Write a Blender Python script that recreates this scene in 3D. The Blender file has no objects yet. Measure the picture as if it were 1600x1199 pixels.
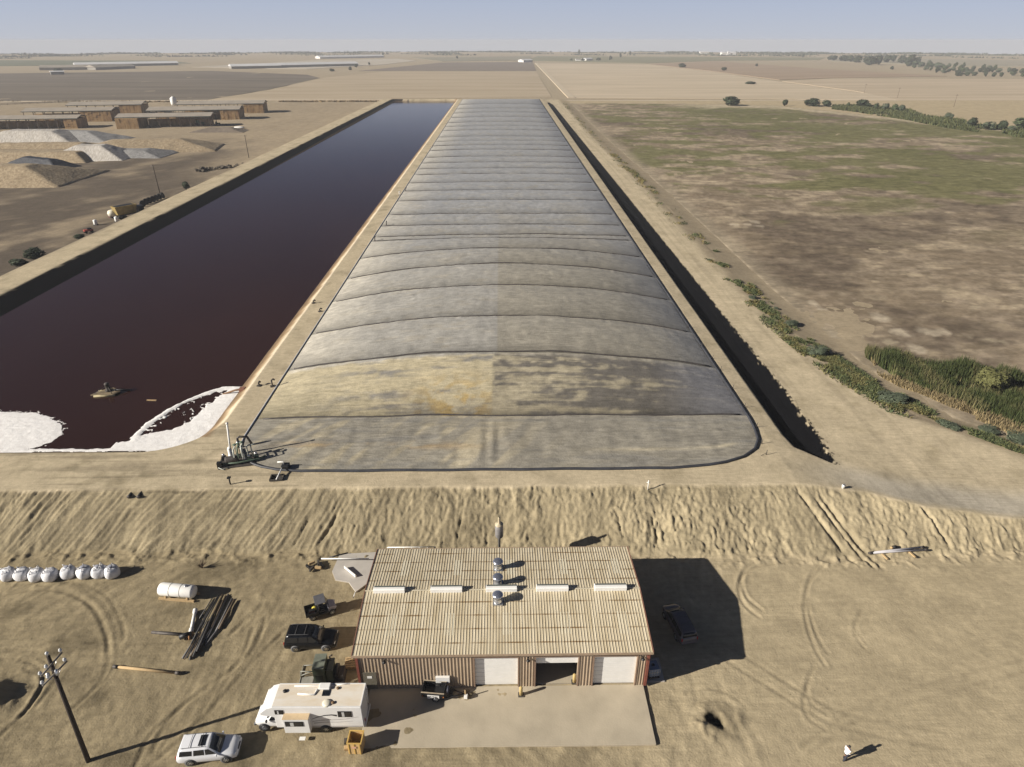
import bpy, bmesh, math, random
import numpy as np
from mathutils import Vector, Matrix
S = bpy.context.scene
COL = S.collection
R = math.radians
random.seed(7)

# ------------------------------------------------------------------ camera, sky, sun, exposure
CAM_H = 52.0
F = 1020.0
PITCH = R(27.76)
YAW = math.atan((800 - 783) / F * math.cos(PITCH))
cam_d = bpy.data.cameras.new('camera')
cam = bpy.data.objects.new('camera', cam_d)
COL.objects.link(cam)
cam.location = (0, 0, CAM_H)
cam.rotation_euler = (math.pi / 2 - PITCH, 0, -YAW)
cam_d.sensor_width = 36.0
cam_d.lens = 36.0 * F / 1600.0
cam_d.clip_end = 30000
S.camera = cam

SUN_EL = R(24.9)
SUN_AZ = math.atan2(-0.949, -0.316)          # clockwise from +Y
w = bpy.data.worlds.new('World')
S.world = w
w.use_nodes = True
nt = w.node_tree
sky = nt.nodes.new('ShaderNodeTexSky')
sky.sky_type = 'NISHITA'
sky.sun_disc = False
sky.sun_elevation = SUN_EL
sky.sun_rotation = SUN_AZ % (2 * math.pi)
sky.altitude = 100
sky.air_density = 0.22
sky.dust_density = 0.4
sky.ozone_density = 1.0
bg = nt.nodes['Background']
bg.inputs['Strength'].default_value = 0.05
# the dusty lower few degrees of the valley sky
wtc = nt.nodes.new('ShaderNodeTexCoord')
wsx = nt.nodes.new('ShaderNodeSeparateXYZ')
wmr = nt.nodes.new('ShaderNodeMapRange')
wmr.interpolation_type = 'SMOOTHSTEP'
wmr.inputs['From Min'].default_value = 0.05
wmr.inputs['From Max'].default_value = 0.135
wmr.inputs['To Min'].default_value = 0.88
wmr.inputs['To Max'].default_value = 0.0
wmx = nt.nodes.new('ShaderNodeMix')
wmx.data_type = 'RGBA'
wgr = nt.nodes.new('ShaderNodeMapRange')
wgr.inputs['From Max'].default_value = 0.05
wlo = nt.nodes.new('ShaderNodeMix')
wlo.data_type = 'RGBA'
wlo.inputs['A'].default_value = (7.0, 7.2, 7.9, 1)
wlo.inputs['B'].default_value = (5.9, 6.6, 8.2, 1)
nt.links.new(wsx.outputs['Z'], wgr.inputs['Value'])
nt.links.new(wgr.outputs['Result'], wlo.inputs['Factor'])
nt.links.new(wlo.outputs['Result'], wmx.inputs['B'])
nt.links.new(wtc.outputs['Generated'], wsx.inputs['Vector'])
nt.links.new(wsx.outputs['Z'], wmr.inputs['Value'])
nt.links.new(wmr.outputs['Result'], wmx.inputs['Factor'])
nt.links.new(sky.outputs['Color'], wmx.inputs['A'])
nt.links.new(wmx.outputs['Result'], bg.inputs['Color'])

sd = bpy.data.lights.new('sun', 'SUN')
sd.energy = 5.0
sd.angle = R(0.53)
sd.color = (1.0, 0.93, 0.82)
sun = bpy.data.objects.new('sun', sd)
COL.objects.link(sun)
to_sun = Vector((math.sin(SUN_AZ) * math.cos(SUN_EL), math.cos(SUN_AZ) * math.cos(SUN_EL), math.sin(SUN_EL)))
sun.rotation_euler = to_sun.to_track_quat('Z', 'Y').to_euler()
sun.location = to_sun * 200

S.view_settings.view_transform = 'Standard'
S.view_settings.look = 'None'
S.view_settings.gamma = 1.0
S.view_settings.exposure = 0.66
S.view_settings.use_curve_mapping = False
S.render.engine = 'CYCLES'
S.cycles.use_denoising = True
S.cycles.volume_bounces = 1
S.cycles.max_bounces = 6
S.cycles.diffuse_bounces = 2
S.cycles.transparent_max_bounces = 8


def P(px, py, z=0.0):
    """world point at height z seen at pixel (px, py) of the 1600 px photograph"""
    u = (px - 800) / F
    v = (599.5 - py) / F
    x = u
    y = math.cos(PITCH) + v * math.sin(PITCH)
    dz = -math.sin(PITCH) + v * math.cos(PITCH)
    c, s = math.cos(YAW), math.sin(YAW)
    dx, dy = x * c + y * s, -x * s + y * c
    t = (z - CAM_H) / dz
    return Vector((dx * t, dy * t, z))


# ------------------------------------------------------------------ noise (numpy)
def _h(ix, iy, seed):
    n = (ix.astype(np.int64) * 374761393 + iy.astype(np.int64) * 668265263 + seed * 974634521) & 0xFFFFFFFF
    n = ((n ^ (n >> 13)) * 1274126177) & 0xFFFFFFFF
    n = n ^ (n >> 16)
    return (n & 0xFFFFFF) / float(0xFFFFFF)


def vn(x, y, seed=0):
    x = np.asarray(x, float)
    y = np.asarray(y, float)
    ix, iy = np.floor(x), np.floor(y)
    fx, fy = x - ix, y - iy
    fx = fx * fx * (3 - 2 * fx)
    fy = fy * fy * (3 - 2 * fy)
    a, b = _h(ix, iy, seed), _h(ix + 1, iy, seed)
    c, d = _h(ix, iy + 1, seed), _h(ix + 1, iy + 1, seed)
    return (a + (b - a) * fx) * (1 - fy) + (c + (d - c) * fx) * fy


def fbm(x, y, seed=0, o=4, g=0.5):
    s, a, t = 0.0, 1.0, 0.0
    x, y = np.asarray(x, float), np.asarray(y, float)
    x, y = x * .86 - y * .51, x * .51 + y * .86
    for i in range(o):
        s = s + a * vn(x, y, seed + i * 17)
        t += a
        a *= g
        x, y = (x * .80 - y * .60) * 2.03 + 11.3, (x * .60 + y * .80) * 2.03 + 5.7
    return s / t


def sm(a, b, x):
    t = np.clip((np.asarray(x, float) - a) / (b - a), 0, 1)
    return t * t * (3 - 2 * t)


def lerp(a, b, t):
    return a + (b - a) * t


# ------------------------------------------------------------------ materials
MATS = {}


def mat(name, col, rough=0.7, metal=0.0, var=0.15, scale=3.0, bump=0.0, bscale=None, spec=0.4, col2=None, stretch=None, detail=6.0, attr=None, emit=None):
    """procedural material: base colour broken up by noise in object space"""
    if name in MATS:
        return MATS[name]
    m = bpy.data.materials.new(name)
    m.use_nodes = True
    n, l = m.node_tree.nodes, m.node_tree.links
    b = n['Principled BSDF']
    b.inputs['Roughness'].default_value = rough
    b.inputs['Metallic'].default_value = metal
    b.inputs['Specular IOR Level'].default_value = spec
    tc = n.new('ShaderNodeTexCoord')
    src = tc.outputs['Object']
    if stretch:
        mp = n.new('ShaderNodeMapping')
        mp.inputs['Scale'].default_value = stretch
        l.new(src, mp.inputs['Vector'])
        src = mp.outputs['Vector']
    nz = n.new('ShaderNodeTexNoise')
    nz.inputs['Scale'].default_value = scale
    nz.inputs['Detail'].default_value = detail
    nz.inputs['Roughness'].default_value = 0.62
    l.new(src, nz.inputs['Vector'])
    rp = n.new('ShaderNodeValToRGB')
    rp.color_ramp.elements[0].position = 0.3
    rp.color_ramp.elements[1].position = 0.7
    l.new(nz.outputs['Fac'], rp.inputs['Fac'])
    if attr:
        at = n.new('ShaderNodeAttribute')
        at.attribute_name = attr
        mx = n.new('ShaderNodeMix')
        mx.data_type = 'RGBA'
        mx.blend_type = 'MULTIPLY'
        mx.inputs['Factor'].default_value = 1.0
        rp.color_ramp.elements[0].color = (1 - var, 1 - var, 1 - var, 1)
        rp.color_ramp.elements[1].color = (1 + var, 1 + var, 1 + var, 1)
        l.new(at.outputs['Color'], mx.inputs['A'])
        l.new(rp.outputs['Color'], mx.inputs['B'])
        l.new(mx.outputs['Result'], b.inputs['Base Color'])
    else:
        c1 = [max(0, c * (1 - var)) for c in col]
        c2 = [min(1, c * (1 + var)) for c in col] if col2 is None else col2
        rp.color_ramp.elements[0].color = (*c1, 1)
        rp.color_ramp.elements[1].color = (*c2, 1)
        l.new(rp.outputs['Color'], b.inputs['Base Color'])
    if bump:
        nb = n.new('ShaderNodeTexNoise')
        nb.inputs['Scale'].default_value = bscale or scale * 4
        nb.inputs['Detail'].default_value = 5
        l.new(src, nb.inputs['Vector'])
        bp = n.new('ShaderNodeBump')
        bp.inputs['Strength'].default_value = 1.0
        bp.inputs['Distance'].default_value = bump
        l.new(nb.outputs['Fac'], bp.inputs['Height'])
        l.new(bp.outputs['Normal'], b.inputs['Normal'])
    MATS[name] = m
    return m


def surface_mat(name, rough, spec, fine, streaks, bump, pebbles=0.0, mottle=None):
    """vertex-coloured surface broken up by fine noise, directional scuffs and small stones"""
    m = bpy.data.materials.new(name)
    m.use_nodes = True
    n, l = m.node_tree.nodes, m.node_tree.links
    b = n['Principled BSDF']
    b.inputs['Roughness'].default_value = rough
    b.inputs['Specular IOR Level'].default_value = spec
    tc = n.new('ShaderNodeTexCoord')
    at = n.new('ShaderNodeAttribute')
    at.attribute_name = 'Col'

    def noise(scale, detail, mapping=None, rot=0.0, rgh=.6):
        src = tc.outputs['Object']
        if mapping:
            mp = n.new('ShaderNodeMapping')
            mp.inputs['Rotation'].default_value = (0, 0, rot)
            mp.inputs['Scale'].default_value = mapping
            l.new(src, mp.inputs['Vector'])
            src = mp.outputs['Vector']
        nz = n.new('ShaderNodeTexNoise')
        nz.inputs['Scale'].default_value = scale
        nz.inputs['Detail'].default_value = detail
        nz.inputs['Roughness'].default_value = rgh
        l.new(src, nz.inputs['Vector'])
        return nz.outputs['Fac']

    def rng(v, a0, a1, b0, b1):
        r_ = n.new('ShaderNodeMapRange')
        for k, q in (('From Min', a0), ('From Max', a1), ('To Min', b0), ('To Max', b1)):
            r_.inputs[k].default_value = q
        l.new(v, r_.inputs['Value'])
        return r_.outputs['Result']

    def mul(p, q):
        k = n.new('ShaderNodeMath')
        k.operation = 'MULTIPLY'
        l.new(p, k.inputs[0])
        l.new(q, k.inputs[1])
        return k.outputs[0]
    fac = rng(noise(fine[0], 10, rgh=.68), .28, .72, 1 - fine[1], 1 + fine[1])
    fac = mul(fac, rng(noise(fine[0] * .17, 8), .3, .7, 1 - fine[1] * .7, 1 + fine[1] * .7))
    hts = [noise(fine[0] * 3.5, 6)]
    for i, (ang, sc, st, amt, mk) in enumerate(streaks):
        s_ = noise(sc, 4, st, R(ang), .7)
        mask = rng(noise(mk, 3, (1, 1, 1), i * 1.3), .48, .60, 0, amt)
        d_ = n.new('ShaderNodeMath')
        d_.operation = 'MULTIPLY_ADD'
        l.new(rng(s_, .3, .7, -1, 1), d_.inputs[0])
        l.new(mask, d_.inputs[1])
        d_.inputs[2].default_value = 1.0
        fac = mul(fac, d_.outputs[0])
    if mottle:
        fac = mul(fac, rng(noise(mottle[0], 9, mottle[1], 0, .72), .42, .58, 1 - mottle[2], 1 + mottle[2]))
    if pebbles:
        vo = n.new('ShaderNodeTexVoronoi')
        vo.inputs['Scale'].default_value = 1.6
        vo.inputs['Randomness'].default_value = 1
        l.new(tc.outputs['Object'], vo.inputs['Vector'])
        sp_ = rng(vo.outputs['Distance'], .05, .12, pebbles, 0)
        gate = rng(noise(.5, 4), .50, .62, 0, 1)
        k = n.new('ShaderNodeMath')
        k.operation = 'SUBTRACT'
        k.inputs[0].default_value = 1
        l.new(mul(sp_, gate), k.inputs[1])
        fac = mul(fac, k.outputs[0])
    mx = n.new('ShaderNodeVectorMath')
    mx.operation = 'SCALE'
    l.new(at.outputs['Color'], mx.inputs[0])
    l.new(fac, mx.inputs['Scale'])
    l.new(mx.outputs['Vector'], b.inputs['Base Color'])
    bp = n.new('ShaderNodeBump')
    bp.inputs['Strength'].default_value = 1
    bp.inputs['Distance'].default_value = bump
    l.new(hts[0], bp.inputs['Height'])
    l.new(bp.outputs['Normal'], b.inputs['Normal'])
    MATS[name] = m
    return m


# ------------------------------------------------------------------ object helpers
def tag(o, label=None, cat=None, group=None, kind=None):
    if label:
        o['label'] = label
    if cat:
        o['category'] = cat
    if group:
        o['group'] = group
    if kind:
        o['kind'] = kind
    return o


def thing(name, label, cat, loc=(0, 0, 0), rz=0.0, group=None):
    o = bpy.data.objects.new(name, None)
    o.empty_display_size = 0.3
    COL.objects.link(o)
    o.location = loc
    o.rotation_euler = (0, 0, rz)
    return tag(o, label, cat, group)


def link(name, me, parent=None):
    o = bpy.data.objects.new(name, me)
    COL.objects.link(o)
    if parent is not None:
        o.parent = parent
    return o


def copy_tree(o, parent=None):
    c = o.copy()
    COL.objects.link(c)
    if parent is not None:
        c.parent = parent
        c.matrix_parent_inverse = o.matrix_parent_inverse.copy()
    for ch in list(o.children):
        copy_tree(ch, c)
    return c


class MB:
    """collects shapes, then links them as ONE mesh object"""

    def __init__(s):
        s.v, s.f, s.smooth = [], [], []

    def add(s, vs, fs, smooth=False):
        k = len(s.v)
        s.v += [tuple(p) for p in vs]
        s.f += [tuple(i + k for i in f) for f in fs]
        s.smooth += [smooth] * len(fs)
        return s

    def box(s, c, d, rz=0.0, m=None, taper=1.0):
        x, y, z = (q / 2 for q in d)
        pts = [(-x, -y, -z), (x, -y, -z), (x, y, -z), (-x, y, -z)] + [(a * taper, b * taper, z) for a, b in ((-x, -y), (x, -y), (x, y), (-x, y))]
        cs, sn = math.cos(rz), math.sin(rz)
        pts = [(c[0] + p[0] * cs - p[1] * sn, c[1] + p[0] * sn + p[1] * cs, c[2] + p[2]) for p in pts]
        if m is not None:
            pts = [m @ Vector(p) for p in pts]
        return s.add(pts, [(0, 3, 2, 1), (4, 5, 6, 7), (0, 1, 5, 4), (1, 2, 6, 5), (2, 3, 7, 6), (3, 0, 4, 7)])

    def hexa(s, pts):
        """8 corners: bottom 4 ccw, top 4 ccw"""
        return s.add(pts, [(0, 3, 2, 1), (4, 5, 6, 7), (0, 1, 5, 4), (1, 2, 6, 5), (2, 3, 7, 6), (3, 0, 4, 7)])

    def tube(s, pts, r, n=8, caps=True):
        pts = [Vector(p) for p in pts]
        rs = r if isinstance(r, (list, tuple)) else [r] * len(pts)
        k = len(s.v)
        vs, fs = [], []
        for i, p in enumerate(pts):
            d = (pts[min(i + 1, len(pts) - 1)] - pts[max(i - 1, 0)]).normalized()
            a = d.cross(Vector((0, 0, 1)))
            if a.length < 1e-3:
                a = Vector((1, 0, 0))
            a.normalize()
            b = d.cross(a)
            for j in range(n):
                t = 2 * math.pi * j / n
                vs.append(p + (a * math.cos(t) + b * math.sin(t)) * rs[i])
        for i in range(len(pts) - 1):
            for j in range(n):
                q = (j + 1) % n
                fs.append((i * n + j, i * n + q, (i + 1) * n + q, (i + 1) * n + j))
        if caps:
            fs.append(tuple(range(n - 1, -1, -1)))
            fs.append(tuple(range((len(pts) - 1) * n, len(pts) * n)))
        return s.add(vs, fs, True)

    def cyl(s, a, b, r, r2=None, n=14):
        return s.tube([a, b], [r, r if r2 is None else r2], n)

    def lathe(s, prof, n=20, c=(0, 0, 0)):
        vs, fs = [], []
        for r, z in prof:
            for j in range(n):
                t = 2 * math.pi * j / n
                vs.append((c[0] + r * math.cos(t), c[1] + r * math.sin(t), c[2] + z))
        for i in range(len(prof) - 1):
            for j in range(n):
                q = (j + 1) % n
                fs.append((i * n + j, i * n + q, (i + 1) * n + q, (i + 1) * n + j))
        fs.append(tuple(range(n - 1, -1, -1)))
        fs.append(tuple(range((len(prof) - 1) * n, len(prof) * n)))
        return s.add(vs, fs, True)

    def prism(s, poly, y0, y1, axis='y'):
        """polygon in (a, z) extruded from y0 to y1 (axis y) or polygon in (a,b) extruded in z"""
        n = len(poly)
        if axis == 'y':
            vs = [(a, y0, b) for a, b in poly] + [(a, y1, b) for a, b in poly]
        elif axis == 'x':
            vs = [(y0, a, b) for a, b in poly] + [(y1, a, b) for a, b in poly]
        else:
            vs = [(a, b, y0) for a, b in poly] + [(a, b, y1) for a, b in poly]
        fs = [tuple(range(n)), tuple(range(2 * n - 1, n - 1, -1))]
        for i in range(n):
            j = (i + 1) % n
            fs.append((i, i + n, j + n, j))
        return s.add(vs, fs)

    def grid(s, rows, smooth=True, close=False):
        """rows: list of equally long lists of points"""
        m = len(rows[0])
        vs = [p for r in rows for p in r]
        fs = []
        for i in range(len(rows) - 1):
            for j in range(m if close else m - 1):
                q = (j + 1) % m
                fs.append((i * m + j, i * m + q, (i + 1) * m + q, (i + 1) * m + j))
        return s.add(vs, fs, smooth)

    def mesh(s, name, m=None, fix=True):
        me = bpy.data.meshes.new(name)
        me.from_pydata(s.v, [], s.f)
        me.polygons.foreach_set('use_smooth', s.smooth)
        if fix:
            bm = bmesh.new()
            bm.from_mesh(me)
            bmesh.ops.recalc_face_normals(bm, faces=bm.faces)
            bm.to_mesh(me)
            bm.free()
        if m:
            me.materials.append(m)
        me.update()
        return me

    def build(s, name, m=None, parent=None, bevel=0.0, fix=True):
        o = link(name, s.mesh(name, m, fix), parent)
        if bevel:
            b = o.modifiers.new('bevel', 'BEVEL')
            b.width = bevel
            b.segments = 2
            b.limit_method = 'ANGLE'
            b.angle_limit = R(35)
        return o


def np_grid(name, X, Y, Z, m, col=None, parent=None, keep=None):
    """grid mesh from 2-D arrays, optional colour attribute and quad mask"""
    h, wd = X.shape
    me = bpy.data.meshes.new(name)
    V = np.stack([X, Y, Z], -1).reshape(-1, 3).astype(np.float32)
    idx = np.arange(h * wd).reshape(h, wd)
    q = np.stack([idx[:-1, :-1], idx[:-1, 1:], idx[1:, 1:], idx[1:, :-1]], -1)
    if keep is not None:
        q = q[keep]
    q = q.reshape(-1, 4)
    if keep is not None:
        used, inv = np.unique(q, return_inverse=True)
        V = V[used]
        if col is not None:
            col = col.reshape(-1, 3)[used]
        q = inv.reshape(-1, 4)
    me.vertices.add(len(V))
    me.vertices.foreach_set('co', V.ravel())
    me.loops.add(q.size)
    me.loops.foreach_set('vertex_index', q.ravel().astype(np.int32))
    me.polygons.add(len(q))
    me.polygons.foreach_set('loop_start', np.arange(0, q.size, 4, dtype=np.int32))
    me.polygons.foreach_set('use_smooth', np.ones(len(q), bool))
    me.update(calc_edges=True)
    if col is not None:
        a = me.color_attributes.new('Col', 'FLOAT_COLOR', 'POINT')
        c4 = np.ones((len(V), 4), np.float32)
        c4[:, :3] = col.reshape(-1, 3)
        a.data.foreach_set('color', c4.ravel())
    me.materials.append(m)
    return link(name, me, parent)


def C3(*c):
    return np.array(c, float)


def mixc(a, b, t):
    return a + (b - a) * t[..., None]
# ------------------------------------------------------------------ the ground: one sheet to the horizon
YT = [60, 70, 82, 95, 116, 163, 254, 392, 600, 700]
XT = [86, 70, 57.8, 53.9, 51.4, 51.6, 52.0, 50.5, 52.1, 52.1]      # right edge of the haul road along the pasture


PASTURE_Z = 2.2


def road_edge(y):
    return np.interp(y, YT, XT)


def inner_l(y):
    return -107 + 0.0125 * (y - 130)


def rect_sdf(x, y, x0, x1, y0, y1, r):
    cx, cy = (x0 + x1) / 2, (y0 + y1) / 2
    qx = np.abs(x - cx) - ((x1 - x0) / 2 - r)
    qy = np.abs(y - cy) - ((y1 - y0) / 2 - r)
    return np.hypot(np.maximum(qx, 0), np.maximum(qy, 0)) + np.minimum(np.maximum(qx, qy), 0) - r


RUTS = []      # (polyline, half width, depth): wheel ruts in the yard


def arc(cx, cy, r, a0, a1, n=24, sx=1.0):
    return [(cx + r * sx * math.cos(R(a0 + (a1 - a0) * i / n)), cy + r * math.sin(R(a0 + (a1 - a0) * i / n))) for i in range(n + 1)]


def pix_line(*pts):
    return [tuple(P(a, b)[:2]) for a, b in pts]


def smooth_line(p, n=8):
    q = [p[0]] + list(p) + [p[-1]]
    out = []
    for i in range(1, len(q) - 2):
        for k in range(n):
            t = k / n
            out.append(tuple(.5 * (2 * q[i][c] + (q[i + 1][c] - q[i - 1][c]) * t + (2 * q[i - 1][c] - 5 * q[i][c] + 4 * q[i + 1][c] - q[i + 2][c]) * t * t + (3 * q[i][c] - q[i - 1][c] - 3 * q[i + 1][c] + q[i + 2][c]) * t ** 3) for c in (0, 1)))
    return out + [p[-1]]


def pix_rut(pairs, hw, dp, off=1.7):
    p = smooth_line([tuple(P(a, b)[:2]) for a, b in pairs])
    RUTS.append((p, hw, dp))
    RUTS.append(([(x + off * .5, y + off * .8) for x, y in p], hw, dp * .8))


pix_rut([(1187, 965), (1160, 940), (1157, 905), (1185, 885), (1230, 878)], .16, .10, 1.2)
pix_rut([(1290, 880), (1262, 915), (1258, 960), (1272, 1010), (1290, 1040)], .15, .07)
pix_rut([(1345, 960), (1335, 985), (1350, 1012)], .15, .05, .8)
pix_rut([(1268, 1062), (1256, 1090), (1262, 1120), (1290, 1140)], .15, .06)
pix_rut([(0, 930), (80, 922), (140, 945), (165, 990), (168, 1020)], .17, .10)
pix_rut([(60, 915), (110, 925), (150, 955), (170, 1005), (160, 1060), (110, 1110)], .17, .06, 1.0)
pix_rut([(0, 1015), (90, 1020), (200, 1025), (330, 1010), (390, 960)], .18, .05)
pix_rut([(0, 1150), (50, 1100), (70, 1060), (40, 1045)], .18, .10, 1.3)
pix_rut([(210, 1199), (235, 1150), (290, 1100), (370, 1040), (395, 980)], .17, .07)
pix_rut([(230, 1199), (300, 1140), (380, 1050), (440, 990)], .17, .05, 1.3)
pix_rut([(1100, 1010), (1180, 1060), (1260, 1110), (1330, 1140), (1480, 1170)], .18, .05)
pix_rut([(1600, 1050), (1450, 1090), (1350, 1120), (1250, 1190)], .18, .04)
RUTS.append((arc(18.0, 35.6, 3.6, 30, 120), .13, .06))
RUTS.append((arc(-46.3, 38.8, 4.4, -20, 85), .14, .14))


def seg_dist(x, y, poly):
    d = np.full(x.shape, 1e9)
    for (ax, ay), (bx, by) in zip(poly[:-1], poly[1:]):
        vx, vy = bx - ax, by - ay
        t = np.clip(((x - ax) * vx + (y - ay) * vy) / (vx * vx + vy * vy + 1e-9), 0, 1)
        d = np.minimum(d, np.hypot(x - ax - t * vx, y - ay - t * vy))
    return d


def crest_y(x):
    return np.interp(x, [-400, -60, 36, 44, 50, 60, 75, 120], [64.7, 64.6, 64.6, 63.6, 61.4, 59.6, 58.5, 57.5]) + .5 * (fbm(x * .5, x * 0 + 9, 29, 4) - .5)


def foot_y(x):
    return np.interp(x, [-60, 0, 30, 41, 60, 120], [57.6, 57.0, 55.9, 55.4, 56.4, 56.0]) + 1.5 * (fbm(x * .3, x * 0 + 3, 19, 4) - .5)


def crest_z(x):
    return np.interp(x, [-400, 36, 44, 60, 90, 140], [4.0, 4.0, 3.3, 2.2, 1.2, 0.6])


def flow(x, y):
    # wheel and blade scuffing in patches of different direction
    s, t = 0.0, 0.0
    for i, a in enumerate((12, 48, 95, 140)):
        c, q = math.cos(R(a)), math.sin(R(a))
        u, v = x * c + y * q, -x * q + y * c
        v = v + .02 * u * u * .1 + 1.2 * vn(x * .1, y * .1, 300 + i)
        k = np.clip(vn(x * .07 + i * 9, y * .07, 310 + i) - .35, 0, 1) ** 2
        s = s + k * (.6 * vn(u * .18, v * 2.2, 320 + i) + .4 * vn(u * .3, v * 4.5, 330 + i))
        t = t + k
    return s / (t + 1e-4) + (t < 1e-4) * .5


def ground_z(x, y, detail=True):
    """height of the land (no water, no cover)"""
    x = np.asarray(x, float)
    y = np.asarray(y, float)
    cy, cz = crest_y(x), crest_z(x)
    foot = foot_y(x)
    t = np.clip((y - foot) / (cy - foot), 0, 1)
    z = cz * (t * 0.8 + 0.2 * t * t * (3 - 2 * t))
    # platform falls off on the far side and on the right towards the pasture
    plat = cz + 0.0 * x
    plat = cz + sm(0, 22, y - cy) * (np.where(x > 36, np.minimum(4.0, np.maximum(3.4, cz)), 4.0) - cz)
    z = np.where(y > cy, plat, z)
    e = road_edge(y)
    past = sm(-1.5, 11.0, x - e) * sm(58, 64, y)
    z = z * (1 - past) + PASTURE_Z * past
    # left side: berm and the low barnyard
    il = inner_l(y)
    left = sm(0, 7.0, (il - 8.0) - x) * (y > 100) * sm(100, 118, y)
    z = z * (1 - left) + 1.0 * left
    far = sm(655, 668, y)
    z = z * (1 - far) + 0.3 * far
    # lagoon basin
    d = -rect_sdf(x - 0.0125 * (y - 130) * sm(-60, -107, x), y, -107.0, -39.6, 72.5, 650, 9.0)
    k = np.where(x < -85, 0.34, 0.62)
    z = np.where(d > 0, np.maximum(4.0 - d * k, 1.0), z)
    # pond under the cover
    dc = -rect_sdf(x, y, -33.6, 33.2, 69.8, 648, 10.0)
    z = np.where(dc > 0, np.maximum(4.0 - dc * 0.8, 2.6), z)
    # lined ditch, running out to a point at its near end
    a = np.interp(y, [66, 69.5, 73, 76, 610, 625], [42.8, 42.6, 38.8, 38.4, 39.6, 41.5])
    b = np.interp(y, [66, 69.5, 75, 88, 600, 625], [42.8, 42.8, 43.6, 44.0, 43.6, 41.5])
    u = np.clip((x - a) / np.maximum(b - a, 0.01), 0, 1)
    v = np.where(u < 0.4, u / 0.4, (1 - u) / 0.6)
    z = z - 1.5 * np.clip(v, 0, 1) * np.minimum(1, (b - a) / 4.5) * (y > 69.5) * (y < 625)
    if detail:
        bank = sm(0.0, 0.12, t) * (1 - sm(0.92, 1.0, t)) * (y < 66)
        # grooves down the bank left by the dozer; leaning on the left, churned further right
        sk = np.interp(x, [-60, -35, -15, 0, 25, 36, 60], [-.45, -.75, -.45, .05, .15, .35, .3])
        wx = x + .9 * (fbm(x * .3, y * .3, 3, 3) - .5) + (y - 57) * sk
        g1 = np.abs(2 * vn(wx * 1.2, y * .13, 21) - 1)
        g2 = np.abs(2 * vn(wx * 2.5 + 7, y * .25, 22) - 1)
        g3 = np.abs(2 * vn(wx * 3.9, y * .45, 23) - 1)
        qx, qy = x - .12 * (y - 57) + .5 * vn(x * 1.2, y * 1.2, 26), y + .6 * vn(x * 1.1, y * 1.1, 27)
        t1 = np.abs(2 * fbm(qx * .8, qy * .5, 31, 2) - 1)
        t2 = np.abs(2 * vn(qx * 2.0 + .3 * qy, qy * .9, 32) - 1)
        t3 = np.abs(2 * vn(qx * 3.1 - .8 * qy, qy * 1.5 + .5 * qx, 33) - 1)
        clod = np.clip(vn(x * 3.1, y * 2.8, 37) - .55, 0, 1)
        gr = vn(x * 4.4 + y, y * 3.6, 38) - .5
        ml = sm(-8, -28, x)
        am = .5 + 1.0 * vn(x * .11, y * .2, 39)
        z = z + .8 * bank * am * (ml * (.20 * (g1 - .4) + .17 * (g2 - .4) + .13 * (g3 - .4) + .10 * (t2 - .4) + .07 * gr) + (1 - ml) * (.16 * (t1 - .3) + .19 * (t2 - .4) + .17 * (t3 - .4) + .04 * (g1 - .4) + .20 * clod + .10 * gr))
        gul = np.exp(-((vn(wx * .25, y * .05, 55) - .5) / .03) ** 2) * sm(.35, .75, vn(x * .2, y * .45, 63))
        z = z - .24 * bank * gul
        toe = np.exp(-((y - foot + .2) / 1.1) ** 2) * (y < 62)
        z = z + toe * .8 * np.clip(fbm(x * 1.3, y * 1.3, 65, 4) - .47, 0, 1)
        # dozer push marks crossing the slope on the right
        for qx, qw in ((38.2, .35), (39.7, .3), (40.6, .45)):
            dq = x - (qx + (57.5 - y) * .42)
            z = z - .32 * np.exp(-(dq / (qw * .7)) ** 2) * sm(53.5, 55.5, y) * sm(64.5, 60, y) * (.4 + vn(x, y * .7, 67))
        yard = (y < 60) * (1 - bank)
        rough = np.where(x < -8, 1.0, np.where(x < 22, 0.8, 0.38))
        z = z + yard * rough * (0.20 * (fbm(x * .35, y * .35, 41, 5, .55) - .5) + 0.10 * (fbm(x * 1.3, y * 1.3, 43, 3) - .5))
        fl = flow(x, y)
        z = z + yard * rough * .07 * (fl - .5)
        for poly, hw, dp in RUTS:
            xs = [p[0] for p in poly]
            ys = [p[1] for p in poly]
            msk = (x > min(xs) - 1) & (x < max(xs) + 1) & (y > min(ys) - 1) & (y < max(ys) + 1)
            if msk.any():
                dd = seg_dist(x[msk], y[msk], poly)
                br = 0.3 + 1.0 * vn(x[msk] * .3, y[msk] * .3, 71)
                z[msk] += .75 * br * dp * (0.5 * np.exp(-((dd - 2.2 * hw) / hw) ** 2) - np.exp(-(dd / hw) ** 2))
        # hole with a heap beside the slab, spoil at the left edge
        hx, hy = x - 18.3 + .9 * (fbm(x * .9, y * .9, 81, 3) - .5), y - 36.0 + .9 * (fbm(x * .9, y * .9, 82, 3) - .5)
        hd = np.hypot(hx * .85, hy)
        z = z - 0.5 * np.exp(-(np.hypot(hx * 1.7 + .3 * hy, hy - .1) / 0.55) ** 2) + 0.42 * np.exp(-((hd - 1.25) / 0.55) ** 2) * np.clip(fbm(x * 1.1, y * 1.1, 8, 4) * 2.4 - .95, 0, 1)
        z = z - .07 * np.exp(-((np.hypot(hx, hy + .2) - 2.3) / .2) ** 2) * sm(.4, .7, vn(x * .5, y * .5, 83))
        # spoil heap at the left edge
        mx_, my_ = x + 46.2 + .8 * (fbm(x * .7, y * .7, 85, 3) - .5), y - 39.0 + .8 * (fbm(x * .7, y * .7, 86, 3) - .5)
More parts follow.
